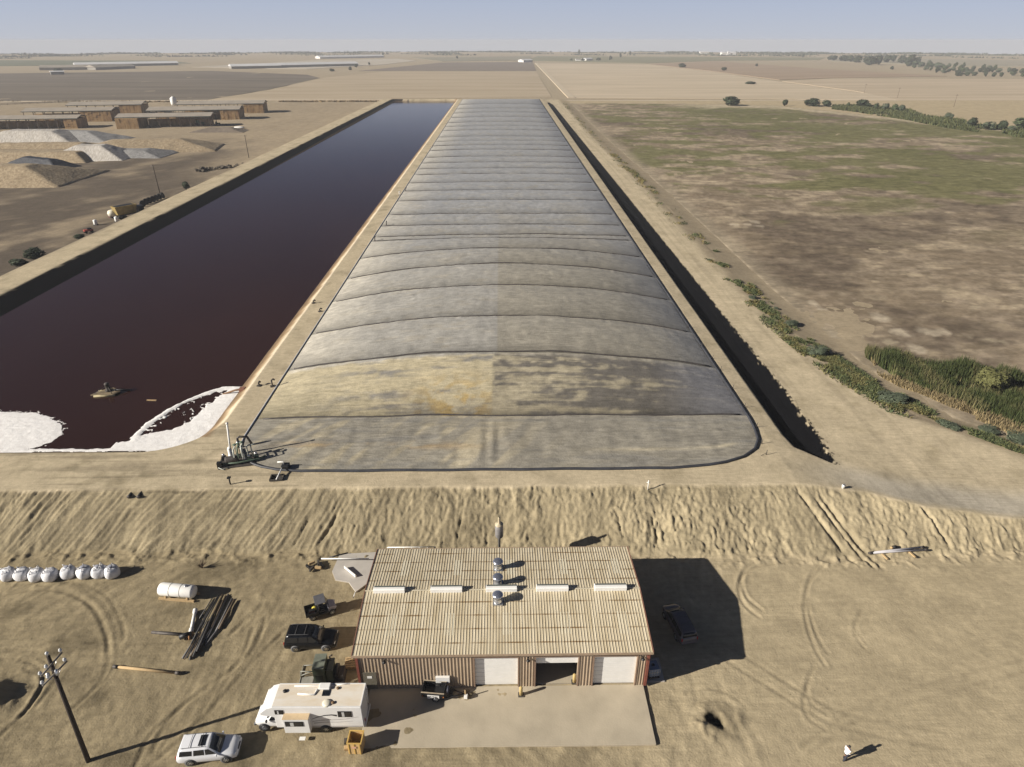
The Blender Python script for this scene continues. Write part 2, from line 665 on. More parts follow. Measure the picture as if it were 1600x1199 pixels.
        z = z + 1.5 * np.exp(-((mx_ / 2.0) ** 2 + (my_ / 1.4) ** 2)) + .3 * np.clip(vn(x * 1.4, y * 1.4, 87) - .5, 0, 1) * np.exp(-((x + 44) ** 2 + (y - 39.5) ** 2) / 7)
        deck = (y > cy) * (x > -140) * (x < e) * (y < 200)
        z = z + deck * 0.06 * (fbm(x * .5, y * .5, 91, 4) - .5)
        z = z + (x > e + 3) * (y < 700) * 0.25 * (fbm(x * .08, y * .08, 14, 4) - .5)
        z = z + left * 0.9 * (fbm(x * .05, y * .05, 15, 4) - .5)
        # dirt carried up against the concrete apron
        ap = sm(-20, -15, x) * (1 - sm(-2, 5, x)) * sm(31.0, 33.7, y) * (1 - sm(39, 41, y))
        z = z + 0.17 * ap
    # the land drops away beyond the fields, as it does over a horizon
    dist = np.hypot(x, y)
    z = z - np.maximum(dist - 3300, 0) ** 2 * 1.2e-5
    return z


def gz(x, y):
    return float(ground_z(np.array([float(x)]), np.array([float(y)]))[0])


def on_ground(px, py, guess=0.0):
    p = P(px, py, guess)
    for _ in range(6):
        p = P(px, py, gz(p.x, p.y))
    return p


def spread(a, d0, d1, g, end):
    out, d = [a], d0
    while out[-1] < end:
        out.append(out[-1] + d)
        d = min(d * g, d1)
    return out


xs = np.arange(-62, 62.01, 0.15)
xr = np.array(spread(62, 0.25, 4.0, 1.05, 480)[1:])
xr2 = np.array(spread(xr[-1], 6, 400, 1.3, 5200)[1:])
xl = -np.array(spread(62, 0.35, 0.6, 1.05, 122)[1:])
xl2 = np.array(xl[-1]) - np.array(spread(0, 0.8, 4.0, 1.05, 360)[1:])
xl3 = -np.array(spread(-xl2[-1], 6, 400, 1.3, 5200)[1:])
GX = np.concatenate([xl3[::-1], xl2[::-1], xl[::-1], xs, xr, xr2])
ya = np.arange(22, 30, 0.4)
yb = np.concatenate([np.arange(30, 54, .2), np.arange(54, 66, .14), np.arange(66.05, 67, .2)])
yc = np.array(spread(67, 0.18, 5.0, 1.0125, 672))
yd = np.array(spread(yc[-1], 7, 300, 1.15, 5000)[1:])
GY = np.concatenate([ya, yb, yc, yd])
X, Y = np.meshgrid(GX, GY)
Z = ground_z(X, Y)
# --- soil colours (what the soil itself has)
SAND = C3(.470, .395, .272)
YARD_R = C3(.395, .328, .215)
YARD_L = C3(.268, .220, .138)
BANK = C3(.305, .255, .165)
LINER = C3(.0045, .0046, .0055)
BARN = C3(.12, .098, .076)
TAN = C3(.34, .275, .19)
n1 = fbm(X * .06, Y * .06, 101, 5)
n2 = fbm(X * .4, Y * .4, 111, 4)
n3 = fbm(X * 1.7, Y * 1.7, 121, 3)
col = np.zeros(X.shape + (3,)) + YARD_L
col = mixc(col, np.zeros_like(col) + YARD_R, sm(-16, 24, X + 26 * (n1 - .5)))
foot = foot_y(X)
tb = np.clip((Y - foot) / (crest_y(X) - foot), 0, 1)
bc = mixc(np.zeros_like(col) + BANK * .86, np.zeros_like(col) + BANK * 1.18, sm(-40, 50, X + 30 * (n1 - .5)))
col = mixc(col, bc, sm(0, .1, tb))
col = mixc(col, np.zeros_like(col) + SAND, sm(.93, 1.0, tb + .12 * (n2 - .5)))
e = road_edge(Y)
past = sm(-.5, 2.0, X - e + 3 * (n2 - .5)) * (Y > 62)
col = mixc(col, np.zeros_like(col) + C3(.33, .27, .185), past)
beyond = past * sm(-4, 6, Y - np.interp(X, [48, 55, 232, 284, 325, 480], [628, 628, 608, 498, 426, 300]) + 30 * (n1 - .5))
col = mixc(col, np.zeros_like(col) + C3(.40, .325, .21), beyond)
il = inner_l(Y)
left = sm(0, 3, il - 7.0 - X + 3 * (n1 - .5)) * (Y > 105)
streak = .6 * fbm((X * .85 - Y * .3) * .10, (X * .3 + Y * .8) * .016, 131, 6, .6) + .4 * fbm(X * .12, Y * .12, 132, 5, .6)
bcol = mixc(np.zeros_like(col) + BARN, np.zeros_like(col) + TAN, sm(.46, .72, streak + .2 * (n1 - .5)) * .8 + 0 * X)
bcol = mixc(bcol, np.zeros_like(col) + TAN, sm(300, 430, Y + 120 * (n1 - .5)) * .9)
bcol = mixc(bcol, np.zeros_like(col) + TAN, sm(-150, -118, X) * sm(260, 330, Y))
col = mixc(col, bcol, left)
far = sm(648, 660, Y)
col = mixc(col, np.zeros_like(col) + C3(.34, .28, .195), far)
# lagoon shores: black liner on the far-left slope, rusty crust on the near-right shore
dl = X - il
lin = sm(-.15, .25, dl + .9 * (n2 - .5)) * (X < -90) * (Y > 105) * (Y < 652)
col = mixc(col, np.zeros_like(col) + LINER, lin)
shore = sm(-43.6, -41.2, X + 1.6 * (n2 - .5)) * (1 - sm(-41.2, -39.6, X + 1.4 * (n2 - .5))) * (Y > 76)
col = mixc(col, np.zeros_like(col) + C3(.23, .14, .075), shore * .75 * (X > -45))
ledge = np.exp(-((X + 39.9 + .9 * (n2 - .5)) / .45) ** 2) * (Y > 80) * (Y < 650)
col = mixc(col, np.zeros_like(col) + C3(.58, .50, .38), ledge * .8)
wet = sm(1.1, .2, Z - 2.3 + .5 * (n2 - .5)) * (X < -38) * (X > -100) * (Y > 66) * (Y < 655)
col = mixc(col, np.zeros_like(col) + C3(.11, .075, .045), wet * .8)
# ditch liner with ragged, dusty edges
a = np.interp(Y, [66, 69.5, 73, 76, 610, 625], [42.8, 42.6, 38.8, 38.4, 39.6, 41.5])
b = np.interp(Y, [66, 69.5, 75, 88, 600, 625], [42.8, 42.8, 43.6, 44.0, 43.6, 41.5])
n4 = fbm(X * 3.1, Y * 2.6, 125, 3)
rag = .5 * (n2 - .5) + .9 * (n3 - .5) + 2.6 * (n4 - .5)
dit = sm(-.1, .15, X - a - .2 + .25 * rag) * sm(-.1, .25, b - X + .2 + rag * np.interp(Y, [70, 90, 120, 160, 260], [.75, .6, .32, .14, .05])) * (Y > 69.3) * (Y < 622)
col = mixc(col, np.zeros_like(col) + LINER, dit)
sk = np.interp(X, [-60, -35, -15, 0, 25, 36, 60], [-.45, -.75, -.45, .05, .15, .35, .3])
wxc = X + .9 * (fbm(X * .3, Y * .3, 3, 3) - .5) + (Y - 57) * sk
onb = sm(0, .1, tb) * (1 - sm(.92, 1, tb)) * (Y < 66)
bs = .55 * vn(wxc * 2.4, Y * .3, 191) + .45 * vn(wxc * 4.1, Y * .6, 192)
col = col * (1 + onb * (.55 * (bs - .5) + .45 * (fbm(X * .25, Y * .4, 193, 4) - .5)))[..., None]
# stains, damp and scuffs
spots = sm(.60, .74, fbm(X * .22, Y * .3, 141, 5)) * (Y < 57) * (X < 10)
col = col * (1 - .26 * spots[..., None])
sc = sm(.55, .75, fbm((X + Y * .5) * .9, (Y - X * .3) * .16, 151, 4)) * (Y < 58)
col = col * (1 + (.13 * sc * np.where(X < 20, 1, .35))[..., None])
dk = (Y > 64) * (Y < 80) * (X < -25) * sm(.52, .7, fbm(X * .08, Y * 1.6, 161, 4))
col = col * (1 - .25 * dk[..., None])
lane = sm(.5, .72, fbm((X - 47.5) * 1.1, Y * .03, 171, 3)) * (X > 38) * (X < e) * (Y > 62)
col = col * (1 - .13 * lane[..., None])
hd = np.hypot(X - 18.3, Y - 36.0)
col = col * (1 - .93 * sm(1.0, .35, np.hypot((X - 18.1) * 1.1, (Y - 36.1) * 1.0) + 1.3 * (n3 - .5)) - .35 * sm(2.6, .8, hd + 1.6 * (n2 - .5)))[..., None]
col = col * (.92 + .16 * n2)[..., None]
fl = flow(X, Y)
col = col * (1 + ((fl - .5) * (Y < 57) * np.interp(X, [-20, 30], [.55, .22])))[..., None]
grey = sm(34, 48, X) * sm(-.2, 1.2, Y - crest_y(X)) * (1 - sm(3, 7, Y - crest_y(X)))
col = mixc(col, col.mean(-1, keepdims=True) * C3(.98, .94, .86), grey * .5)
rutmask = np.zeros_like(X)
for poly, hw, dp in RUTS:
    px = [q[0] for q in poly]
    py = [q[1] for q in poly]
    msk = (X > min(px) - 1) & (X < max(px) + 1) & (Y > min(py) - 1) & (Y < max(py) + 1)
    dd = seg_dist(X[msk], Y[msk], poly)
    rutmask[msk] = np.maximum(rutmask[msk], np.exp(-(dd / (hw * 1.2)) ** 2) * vn(X[msk] * .4, Y[msk] * .4, 181))
col = col * (1 - .22 * rutmask[..., None])
m_ground = surface_mat('soil', .97, .04, (1.5, .17), [(20, 1.0, (.3, 4, 1), .10, .06), (65, 1.0, (.3, 5, 1), .12, .07), (-35, 1.0, (.25, 4, 1), .10, .05), (100, 1.0, (.3, 6, 1), .10, .08)], .045, .6)
ground = np_grid('ground', X, Y, Z, m_ground, col)
tag(ground, 'dusty tan ground with dirt bank, levees and a lined ditch', kind='structure')

# ------------------------------------------------------------------ fields laid on the plain, 0.05-0.3 m proud of the ground
def sheet(name, poly, z, m, label, step=None):
    """flat polygon sheet, thin but closed over the ground"""
    mb = MB()
    mb.prism([(p[0], p[1]) for p in poly], z - 0.5, z, axis='z')
    o = mb.build(name, m)
    return tag(o, label, kind='structure')


def pts(z, *px):
    return [tuple(P(a, b, z)[:2]) for a, b in px]


def field_mat(name, c1, c2, stretch, scale, rows=0.0):
    return mat(name, c1, rough=.95, var=.08, scale=scale, col2=c2, stretch=stretch, spec=.1, detail=8)


# ------------------------------------------------------------------ lagoon water and foam
def water_mat():
    m = bpy.data.materials.new('lagoon_water')
    m.use_nodes = True
    n, l = m.node_tree.nodes, m.node_tree.links
    b = n['Principled BSDF']
    b.inputs['Base Color'].default_value = (.022, .01, .008, 1)
    b.inputs['Roughness'].default_value = .10
    b.inputs['IOR'].default_value = 1.27
    b.inputs['Specular Tint'].default_value = (1.0, .86, .98, 1)
    tc = n.new('ShaderNodeTexCoord')
    mp = n.new('ShaderNodeMapping')
    mp.inputs['Scale'].default_value = (.9, .45, 1)
    nz = n.new('ShaderNodeTexNoise')
    nz.inputs['Scale'].default_value = 1.6
    nz.inputs['Detail'].default_value = 5
    bp = n.new('ShaderNodeBump')
    bp.inputs['Distance'].default_value = .05
    bp.inputs['Strength'].default_value = .8
    l.new(tc.outputs['Object'], mp.inputs['Vector'])
    l.new(mp.outputs['Vector'], nz.inputs['Vector'])
    l.new(nz.outputs['Fac'], bp.inputs['Height'])
    l.new(bp.outputs['Normal'], b.inputs['Normal'])
    # cloudy streaks in the liquid itself
    n2 = n.new('ShaderNodeTexNoise')
    n2.inputs['Scale'].default_value = .03
    n2.inputs['Detail'].default_value = 6
    rp = n.new('ShaderNodeValToRGB')
    rp.color_ramp.elements[0].position = .35
    rp.color_ramp.elements[1].position = .7
    rp.color_ramp.elements[0].color = (.023, .0085, .0058, 1)
    rp.color_ramp.elements[1].color = (.031, .0125, .0085, 1)
    l.new(tc.outputs['Object'], n2.inputs['Vector'])
    l.new(n2.outputs['Fac'], rp.inputs['Fac'])
    l.new(rp.outputs['Color'], b.inputs['Base Color'])
    return m


WZ = 2.3
mb = MB()
mb.prism([(-108.5, 74.5), (-39.0, 74.5), (-39.0, 652), (-103, 652)], WZ - .6, WZ, axis='z')
tag(mb.build('water', water_mat()), 'dark maroon lagoon water turning purple towards its far end', kind='structure')

m_foam = mat('foam', (.72, .70, .68), rough=.85, var=0, col2=(.86, .85, .84), scale=1.6, bump=.04, bscale=5.0, spec=.2)


def foam(label, x0, x1, y0, y1, fn, step=.10):
    gx, gy = np.meshgrid(np.arange(x0, x1, step), np.arange(y0, y1, step))
    mk = fn(gx, gy)
    zz = WZ + .012 + .14 * np.sqrt(np.clip(mk, 0, 1)) * (.7 + .5 * fbm(gx * .9, gy * .9, 5, 3))
    c = (mk[:-1, :-1] + mk[1:, 1:] + mk[1:, :-1] + mk[:-1, 1:]) / 4
    o = np_grid('foam', gx, gy, zz, m_foam, None, keep=c > .03)
    return tag(o, label, kind='stuff')


def lace(x, y, s, seed, w):
    """thin wandering filaments"""
    qx, qy = x + 1.5 * (fbm(x * s * .5, y * s * .5, seed + 1, 3) - .5) / s, y + 1.5 * (fbm(x * s * .5, y * s * .5, seed + 2, 3) - .5) / s
    return w - np.abs(fbm(qx * s, qy * s, seed, 3) - .5)


def foam_left(x, y):
    r = fbm(x * .25, y * .25, 3, 5) - .5
    fr = fbm(x * 1.3, y * 1.3, 4, 4) - .5
    d = 1 - np.hypot((x + 75.5) / 12.4, (y - 79.6) / 6.9) + .20 * r + .05 * fr
    arcs = lace(x * .7, y * 1.1, .55, 211, .05) * 9
    body = np.where(d > 0, np.minimum(1, d * 3.5) * (.72 + .3 * np.clip(arcs, -.5, 1)), d)
    wisp = np.where((d < 0) & (d > -.10), lace(x, y, .9, 221, .018) * 20 + d * 4, -1)
    rim = .34 - np.abs(y - 75.6 - .35 * r) * .9 + .5 * fr
    rim = np.where(x < -44, np.minimum(rim, .3) * sm(-43, -52, x), -1)
    return np.maximum(np.maximum(body, wisp), rim)


def foam_corner(x, y):
    r = fbm(x * .35, y * .35, 23, 5) - .5
    fr = fbm(x * 1.4, y * 1.4, 29, 5) - .5
    cx, cy = -46.4, 85.2
    ux, uy = (x - cx) * .82 - (y - cy) * .40, (x - cx) * .40 + (y - cy) * .82
    q = np.hypot(ux / 4.0, uy / 8.6) + .14 * r
    ring = .75 - np.abs(q - 1.0) / (.10 + .10 * vn(x * .3, y * .3, 231)) + 1.0 * fr
    swirl = np.where(q < 1, lace(x, y, .8, 241, .020) * 20 + 1.0 * fr + .30 * sm(.5, 1, q) + .02, -1)
    shore = -rect_sdf(x, y, -150, -42.6, 76.4, 700, 7.0)
    band = 1.0 - shore / np.interp(y, [76, 80, 86, 93], [2.5, 4.3, 3.3, 1.6]) + .35 * r + .25 * fr
    band = np.where((x > -54) & (y < 93.5), band - .6 * sm(-49, -54, x), -1)
    return np.clip(np.maximum(np.maximum(ring * (q < 1.25), swirl), band * 1.3) * np.where(y < 93.8, 1, 0), -1, 1)


foam('white foam patch floating against the near shore at the left edge of the lagoon', -92, -44, 74.9, 88, foam_left)
foam('curl of white foam swirling in the near corner of the lagoon', -58, -41.6, 75.2, 94.5, foam_corner)
# ------------------------------------------------------------------ the long covered digester
SEAM_Y = [80.7, 96.1, 110.8, 127.6, 142.3, 157.9, 173.5, 177.6, 189.8, 203.5, 223, 239, 254, 271, 284, 299, 315, 336, 352, 367, 385, 414, 434, 456, 488, 520, 551, 591, 645]
SEAM_H = [0.25, 3.1, 3.55, 3.5, 3.4, 2.5, .8, .7, .35, .3, .3] + [.3] * 17 + [0.1]


def cov_l(y):
    return np.interp(y, [67.9, 68.4, 69.2, 70.5, 72.5, 75.5, 650], [-27, -29.5, -31.6, -33.2, -34.5, -35.2, -35.4])


def cov_r(y):
    return np.interp(y, [67.9, 68.3, 69.0, 70.2, 72.0, 74.2, 77, 80, 650], [22.5, 25.5, 28.3, 31.0, 33.1, 34.3, 34.8, 35.0, 34.2])


def cov_z(x, y):
    sy = np.array([67.9] + SEAM_Y + [650.])
    sh = np.array([0.0] + SEAM_H + [0.0])
    k = np.clip(np.searchsorted(sy, y, side='right') - 1, 0, len(sy) - 2)
    t = np.clip((y - sy[k]) / (sy[k + 1] - sy[k]), 0, 1)
    gap = sy[k + 1] - sy[k]
    # main swell by smooth interpolation of the seam heights, pillow between two seams
    hm = np.interp(y, sy, sh)
    pil = np.interp(gap, [0, 5, 13, 18, 40], [.14, .25, .75, 1.0, 1.3]) * np.interp(y, [60, 81, 97, 150, 200, 700], [.5, .75, .9, .9, 1.0, 1.15])
    pb = np.power(np.sin(np.pi * t), .62)
    u = (x - cov_l(y)) / (cov_r(y) - cov_l(y)) * 2 - 1
    prof = np.clip(1 - np.abs(u) ** 2.1, 0, 1)
    edge = np.power(np.clip(1 - np.abs(u) ** 7, 0, 1), .7)
    z = 4.03 + hm * prof + pil * pb * edge * (.55 + .45 * prof)
    # wrinkles
    front = sm(84, 70, y)
    lean = (x + 34) * 0
    wl = sm(-18, -30, x)
    wr = vn((x * .9 - y * .9) * .9, (x + y) * .07, 3) * wl + vn(x * 1.3, y * .06, 5) * (1 - wl) * np.exp(-((x + 2) / 5) ** 2) + .45 * vn(x * .8, y * .08, 6) * (1 - wl)
    z = z + .30 * (wr - .35) * edge * front * np.sin(np.pi * np.clip((y - 67.9) / 14, 0, 1))
    nr = np.exp(-((1 - t) * gap / 1.6) ** 2) * (y > 82)
    z = z + edge * nr * .10 * (vn(x * 1.4, y * .1, 8) - .5)
    z = z + edge * .16 * (fbm(x * .22, y * .22, 12, 4) - .5) + edge * .10 * np.interp(y, [60, 200, 320], [1, 1, 0]) * (np.abs(2 * fbm(x * .35 + 3, y * .16, 13, 3) - 1) - .3)
    return z


rows = np.concatenate([np.arange(67.95, 100, .3), np.arange(100, 180, .5), np.arange(180, 320, .9), np.arange(320, 650.1, 1.6)])
uu = np.linspace(-1, 1, 231)
uu = np.sign(uu) * (1 - (1 - np.abs(uu)) ** 1.15)
CY, CU = np.meshgrid(rows, uu, indexing='ij')
CX = cov_l(CY) + (CU + 1) / 2 * (cov_r(CY) - cov_l(CY))
CZ = cov_z(CX, CY)
f1 = fbm(CX * .10, CY * .10, 201, 5)
f2 = fbm(CX * .35, CY * .9, 211, 5)
f3 = fbm(CX * .9, CY * .9, 221, 4)
fx = fbm(CX * .11, CY * 1.1, 231, 5)
right = sm(-1.05, -.85, CX)
base = mixc(np.zeros(CX.shape + (3,)) + C3(.335, .322, .296), np.zeros(CX.shape + (3,)) + C3(.31, .287, .24), right)
base = mixc(base, np.zeros_like(base) + C3(.315, .322, .338), sm(140, 225, CY + 60 * (f1 - .5)) * .85)
base = mixc(base, np.zeros_like(base) + C3(.36, .33, .275), sm(.55, .75, f2) * .55)
base = mixc(base, np.zeros_like(base) + C3(.50, .465, .395), sm(-20, -35, CX + 8 * (f1 - .5)) * .7)  # left flank brightened in the colour where it faces the sun
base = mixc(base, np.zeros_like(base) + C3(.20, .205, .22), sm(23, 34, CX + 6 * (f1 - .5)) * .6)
# second panel: heavy dust on the left, dark washed patches on the right
p2 = (CY > 80.7) & (CY < 96.1)
pt = np.clip((CY - 80.7) / 15.4, 0, 1)
lt = np.zeros_like(base) + C3(.44, .385, .265)
dkc = np.zeros_like(base) + C3(.14, .128, .112)
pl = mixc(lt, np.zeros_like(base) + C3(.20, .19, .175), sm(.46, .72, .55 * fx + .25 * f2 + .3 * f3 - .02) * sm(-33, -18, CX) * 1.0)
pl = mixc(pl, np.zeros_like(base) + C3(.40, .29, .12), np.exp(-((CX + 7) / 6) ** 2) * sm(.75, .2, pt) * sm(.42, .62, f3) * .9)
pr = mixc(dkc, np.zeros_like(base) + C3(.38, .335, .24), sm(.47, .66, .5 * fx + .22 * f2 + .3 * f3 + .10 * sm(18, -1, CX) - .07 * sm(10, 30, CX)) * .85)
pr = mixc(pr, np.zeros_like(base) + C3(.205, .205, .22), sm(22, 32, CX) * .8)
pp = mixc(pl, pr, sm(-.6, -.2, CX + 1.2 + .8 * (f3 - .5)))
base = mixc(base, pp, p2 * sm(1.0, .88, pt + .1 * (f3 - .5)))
# first panel: grey with tan streaks and a rusty line
p1 = CY <= 80.7
st = np.zeros_like(base) + C3(.26, .24, .20)
st = mixc(st, np.zeros_like(base) + C3(.40, .35, .25), sm(.5, .7, fbm((CX * .9 - CY * .6) * .6, CY * .15, 241, 4)) * sm(12, -8, CX) * .8)
st = mixc(st, np.zeros_like(base) + C3(.38, .27, .14), np.exp(-((CY - 73.2 + .04 * (CX + 20)) / .8) ** 2) * sm(-33, -26, CX) * sm(4, -12, CX) * .6 * sm(.4, .6, f2))
st = mixc(st, np.zeros_like(base) + C3(.44, .39, .29), np.exp(-((CY - 71.6 - .018 * np.maximum(CX - 22, 0) ** 2) / .35) ** 2) * sm(8, 18, CX) * (1 - sm(30, 32, CX)) * sm(.35, .55, f2 + .2))
st = mixc(st, np.zeros_like(base) + C3(.19, .185, .175), sm(.5, .7, fx) * .5)
base = mixc(base, st, p1 * 1.0)
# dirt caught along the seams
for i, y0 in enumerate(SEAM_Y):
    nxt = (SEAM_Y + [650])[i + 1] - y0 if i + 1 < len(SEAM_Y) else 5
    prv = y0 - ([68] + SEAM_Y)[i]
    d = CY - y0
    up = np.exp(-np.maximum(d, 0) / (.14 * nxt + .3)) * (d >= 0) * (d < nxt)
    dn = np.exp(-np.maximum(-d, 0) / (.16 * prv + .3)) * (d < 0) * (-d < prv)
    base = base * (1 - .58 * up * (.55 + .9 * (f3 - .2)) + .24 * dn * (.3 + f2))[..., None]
streaks = fbm(CX * .55, CY * 2.2, 251, 5, .6)
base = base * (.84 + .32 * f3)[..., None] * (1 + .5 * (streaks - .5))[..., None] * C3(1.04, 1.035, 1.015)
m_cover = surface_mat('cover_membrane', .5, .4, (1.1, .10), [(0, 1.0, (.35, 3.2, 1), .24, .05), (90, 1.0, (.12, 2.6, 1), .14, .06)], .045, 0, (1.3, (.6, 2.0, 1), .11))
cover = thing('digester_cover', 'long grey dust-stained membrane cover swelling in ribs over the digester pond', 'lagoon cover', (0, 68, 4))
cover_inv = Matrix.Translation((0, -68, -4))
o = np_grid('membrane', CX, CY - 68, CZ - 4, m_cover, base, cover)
m_tube = mat('weight_tube', (.055, .048, .045), rough=.6, var=.3, scale=1.0, spec=.4)
m_edge = mat('cover_edge', (.040, .042, .05), rough=.55, var=.3, scale=.7)
for i, y0 in enumerate(SEAM_Y[:-1]):
    x0, x1 = float(cov_l(y0)) + .9, float(cov_r(y0)) - .9
    rr = .13 if y0 < 130 else .15
    pp_ = []
    for k in range(61):
        x = x0 + (x1 - x0) * k / 60
        yy = y0 + .25 * math.sin(k * .35 + i) * .5 + (.5 * (vn(x * .08, i * 3.1, 7) - .5))
        pp_.append((x, float(yy) - 68, float(cov_z(np.array(x), np.array(float(yy)))) - 4 + rr * .35))
    MB().tube(pp_, rr, 6).build('weight_tube', m_tube, cover)
edge = [(float(cov_r(y)) + .15, y - 68, .1) for y in list(np.arange(650, 84, -6.)) + list(np.arange(84, 68.1, -.6))]
edge += [(x, -.25 - .15 * math.sin(x * .6) * .4, .1) for x in np.arange(21, -27, -1.5)]
edge += [(float(cov_l(y)) - .1, y - 68, .08) for y in (68.2, 68.8, 69.5, 70.5, 71.5, 73)]
MB().tube(edge, .2, 6).build('edge_strip', m_edge, cover)
strip = [(float(cov_l(y)) - .25, y - 68, .06) for y in list(np.arange(73, 90, 1.)) + list(np.arange(90, 652, 8.))]
MB().tube(strip, .12, 6).build('edge_strip', mat('pale_edge', (.42, .43, .46), rough=.5, var=.2, scale=.5), cover)
# ------------------------------------------------------------------ the metal workshop
M_ = {}
m_wall = mat('wall_sheet', (.385, .30, .215), rough=.5, var=.10, scale=.8, spec=.4)
m_rib = m_wall
m_trim = mat('red_trim', (.20, .065, .045), rough=.55, var=.15, scale=2)
m_white = mat('white_paint', (.80, .79, .76), rough=.45, var=.04, scale=2.0)
m_concrete = mat('concrete', (.435, .378, .285), rough=.9, var=.12, scale=.35, bump=.01, bscale=6, spec=.2)
m_black = mat('black_plastic', (.014, .014, .015), rough=.5, var=.3, scale=4)
m_rubber = mat('rubber', (.022, .021, .020), rough=.85, var=.25, scale=5)
m_glass = mat('dark_glass', (.012, .014, .018), rough=.08, var=.1, scale=3, spec=.7)
m_steel = mat('galvanised_steel', (.55, .56, .58), rough=.32, metal=.85, var=.12, scale=5)
m_dsteel = mat('dark_steel', (.075, .066, .060), rough=.6, metal=.3, var=.4, scale=2.5)
m_wood = mat('raw_wood', (.42, .30, .16), rough=.85, var=.25, scale=4, stretch=(1, 6, 6))
m_yellow = mat('yellow_paint', (.55, .36, .10), rough=.6, var=.15, scale=3)


def roof_mat():
    """pale sheet with rust along the purlin screw lines and brighter translucent panels"""
    m = bpy.data.materials.new('roof_sheet')
    m.use_nodes = True
    n, l = m.node_tree.nodes, m.node_tree.links
    b = n['Principled BSDF']
    b.inputs['Roughness'].default_value = .5
    b.inputs['Specular IOR Level'].default_value = .35
    tc = n.new('ShaderNodeTexCoord')
    sx = n.new('ShaderNodeSeparateXYZ')
    l.new(tc.outputs['Object'], sx.inputs['Vector'])

    def math_(op, a, b_=None, v=None):
        q = n.new('ShaderNodeMath')
        q.operation = op
        l.new(a, q.inputs[0])
        if b_ is not None:
            l.new(b_, q.inputs[1])
        elif v is not None:
            q.inputs[1].default_value = v
        return q.outputs[0]
    y = math_('DIVIDE', sx.outputs['Y'], v=1.42)
    fr = math_('FRACT', math_('ADD', y, v=.42))
    d = math_('ABSOLUTE', math_('SUBTRACT', fr, v=.5))
    band = n.new('ShaderNodeMapRange')
    band.inputs['From Min'].default_value = .075
    band.inputs['From Max'].default_value = .012
    l.new(d, band.inputs['Value'])
    nz = n.new('ShaderNodeTexNoise')
    nz.inputs['Scale'].default_value = .55
    nz.inputs['Detail'].default_value = 6
    l.new(tc.outputs['Object'], nz.inputs['Vector'])
    nr = n.new('ShaderNodeMapRange')
    nr.inputs['From Min'].default_value = .34
    nr.inputs['From Max'].default_value = .62
    l.new(nz.outputs['Fac'], nr.inputs['Value'])
    rust = math_('MULTIPLY', math_('MULTIPLY', band.outputs['Result'], nr.outputs['Result']), v=.95)
    # streaks of runoff
    mp = n.new('ShaderNodeMapping')
    mp.inputs['Scale'].default_value = (3.4, .22, 1)
    l.new(tc.outputs['Object'], mp.inputs['Vector'])
    n2 = n.new('ShaderNodeTexNoise')
    n2.inputs['Scale'].default_value = 1.0
    n2.inputs['Detail'].default_value = 5
    l.new(mp.outputs['Vector'], n2.inputs['Vector'])
    rp = n.new('ShaderNodeValToRGB')
    rp.color_ramp.elements[0].position = .3
    rp.color_ramp.elements[1].position = .7
    rp.color_ramp.elements[0].color = (.46, .385, .255, 1)
    rp.color_ramp.elements[1].color = (.64, .57, .43, 1)
    l.new(n2.outputs['Fac'], rp.inputs['Fac'])
    mx = n.new('ShaderNodeMix')
    mx.data_type = 'RGBA'
    l.new(rust, mx.inputs['Factor'])
    l.new(rp.outputs['Color'], mx.inputs['A'])
    mx.inputs['B'].default_value = (.17, .09, .025, 1)
    l.new(mx.outputs['Result'], b.inputs['Base Color'])
    return m


BX0, BX1, BY0, BY1, EZ, RY, RZ = -13.0, 12.6, 39.55, 52.25, 4.78, 45.95, 5.55
bld = thing('workshop', 'tan metal workshop with low ribbed gable roof and three white roll-up doors', 'workshop', (0, 45.9, .2))
OFF = Vector((0, 45.9, .2))


def bw(mb, name, m, bevel=0, parent=None):
    """build with world coordinates under the workshop"""
    mb.v = [tuple(Vector(p) - OFF) for p in mb.v]
    return mb.build(name, m, parent or bld, bevel)


doors = [(-2.73, 1.11), (2.68, 6.45), (7.86, 11.65)]
DZ = 4.02
mb = MB()
T = .12
# front wall in pieces round the openings
xs_ = [BX0] + [v for d in doors for v in d] + [BX1]
for i in range(0, len(xs_), 2):
    a, b_ = xs_[i], xs_[i + 1]
    mb.box(((a + b_) / 2, BY0 + T / 2, (DZ + .2) / 2), (b_ - a, T, DZ - .2))
    k = int((b_ - a) / .305)
    for j in range(1, k + 1):
        x = a + j * (b_ - a) / (k + 1)
        mb.prism([(x - .055, BY0), (x - .025, BY0 - .05), (x + .025, BY0 - .05), (x + .055, BY0)], .22, EZ - .03, axis='z')
mb.box(((BX0 + BX1) / 2, BY0 + T / 2, (DZ + EZ) / 2 + .001), (BX1 - BX0, T, EZ - DZ))
for d in doors:
    for j in range(1, 12):
        x = d[0] + j * (d[1] - d[0]) / 12
        mb.prism([(x - .055, BY0), (x - .025, BY0 - .05), (x + .025, BY0 - .05), (x + .055, BY0)], DZ + .12, EZ - .03, axis='z')
mb.box(((BX0 + BX1) / 2, BY1 - T / 2, (EZ + .2) / 2), (BX1 - BX0, T, EZ - .2))
for x in (BX0 + T / 2, BX1 - T / 2):
    mb.prism([(BY0 + T, .2), (BY1 - T, .2), (BY1 - T, EZ), (RY, RZ - .06), (BY0 + T, EZ)], x - T / 2, x + T / 2, axis='x')
for j in range(42):
    y = BY0 + .2 + j * .305
    for x, s_ in ((BX0, -1), (BX1, 1)):
        zt = EZ - .05 + max(0, (RZ - EZ) * (1 - abs(y - RY) / 6.5)) - .06
        mb.prism([(x, y - .05), (x + s_ * .045, y - .022), (x + s_ * .045, y + .022), (x, y + .05)], .22, zt, axis='z')
bw(mb, 'wall', m_wall)
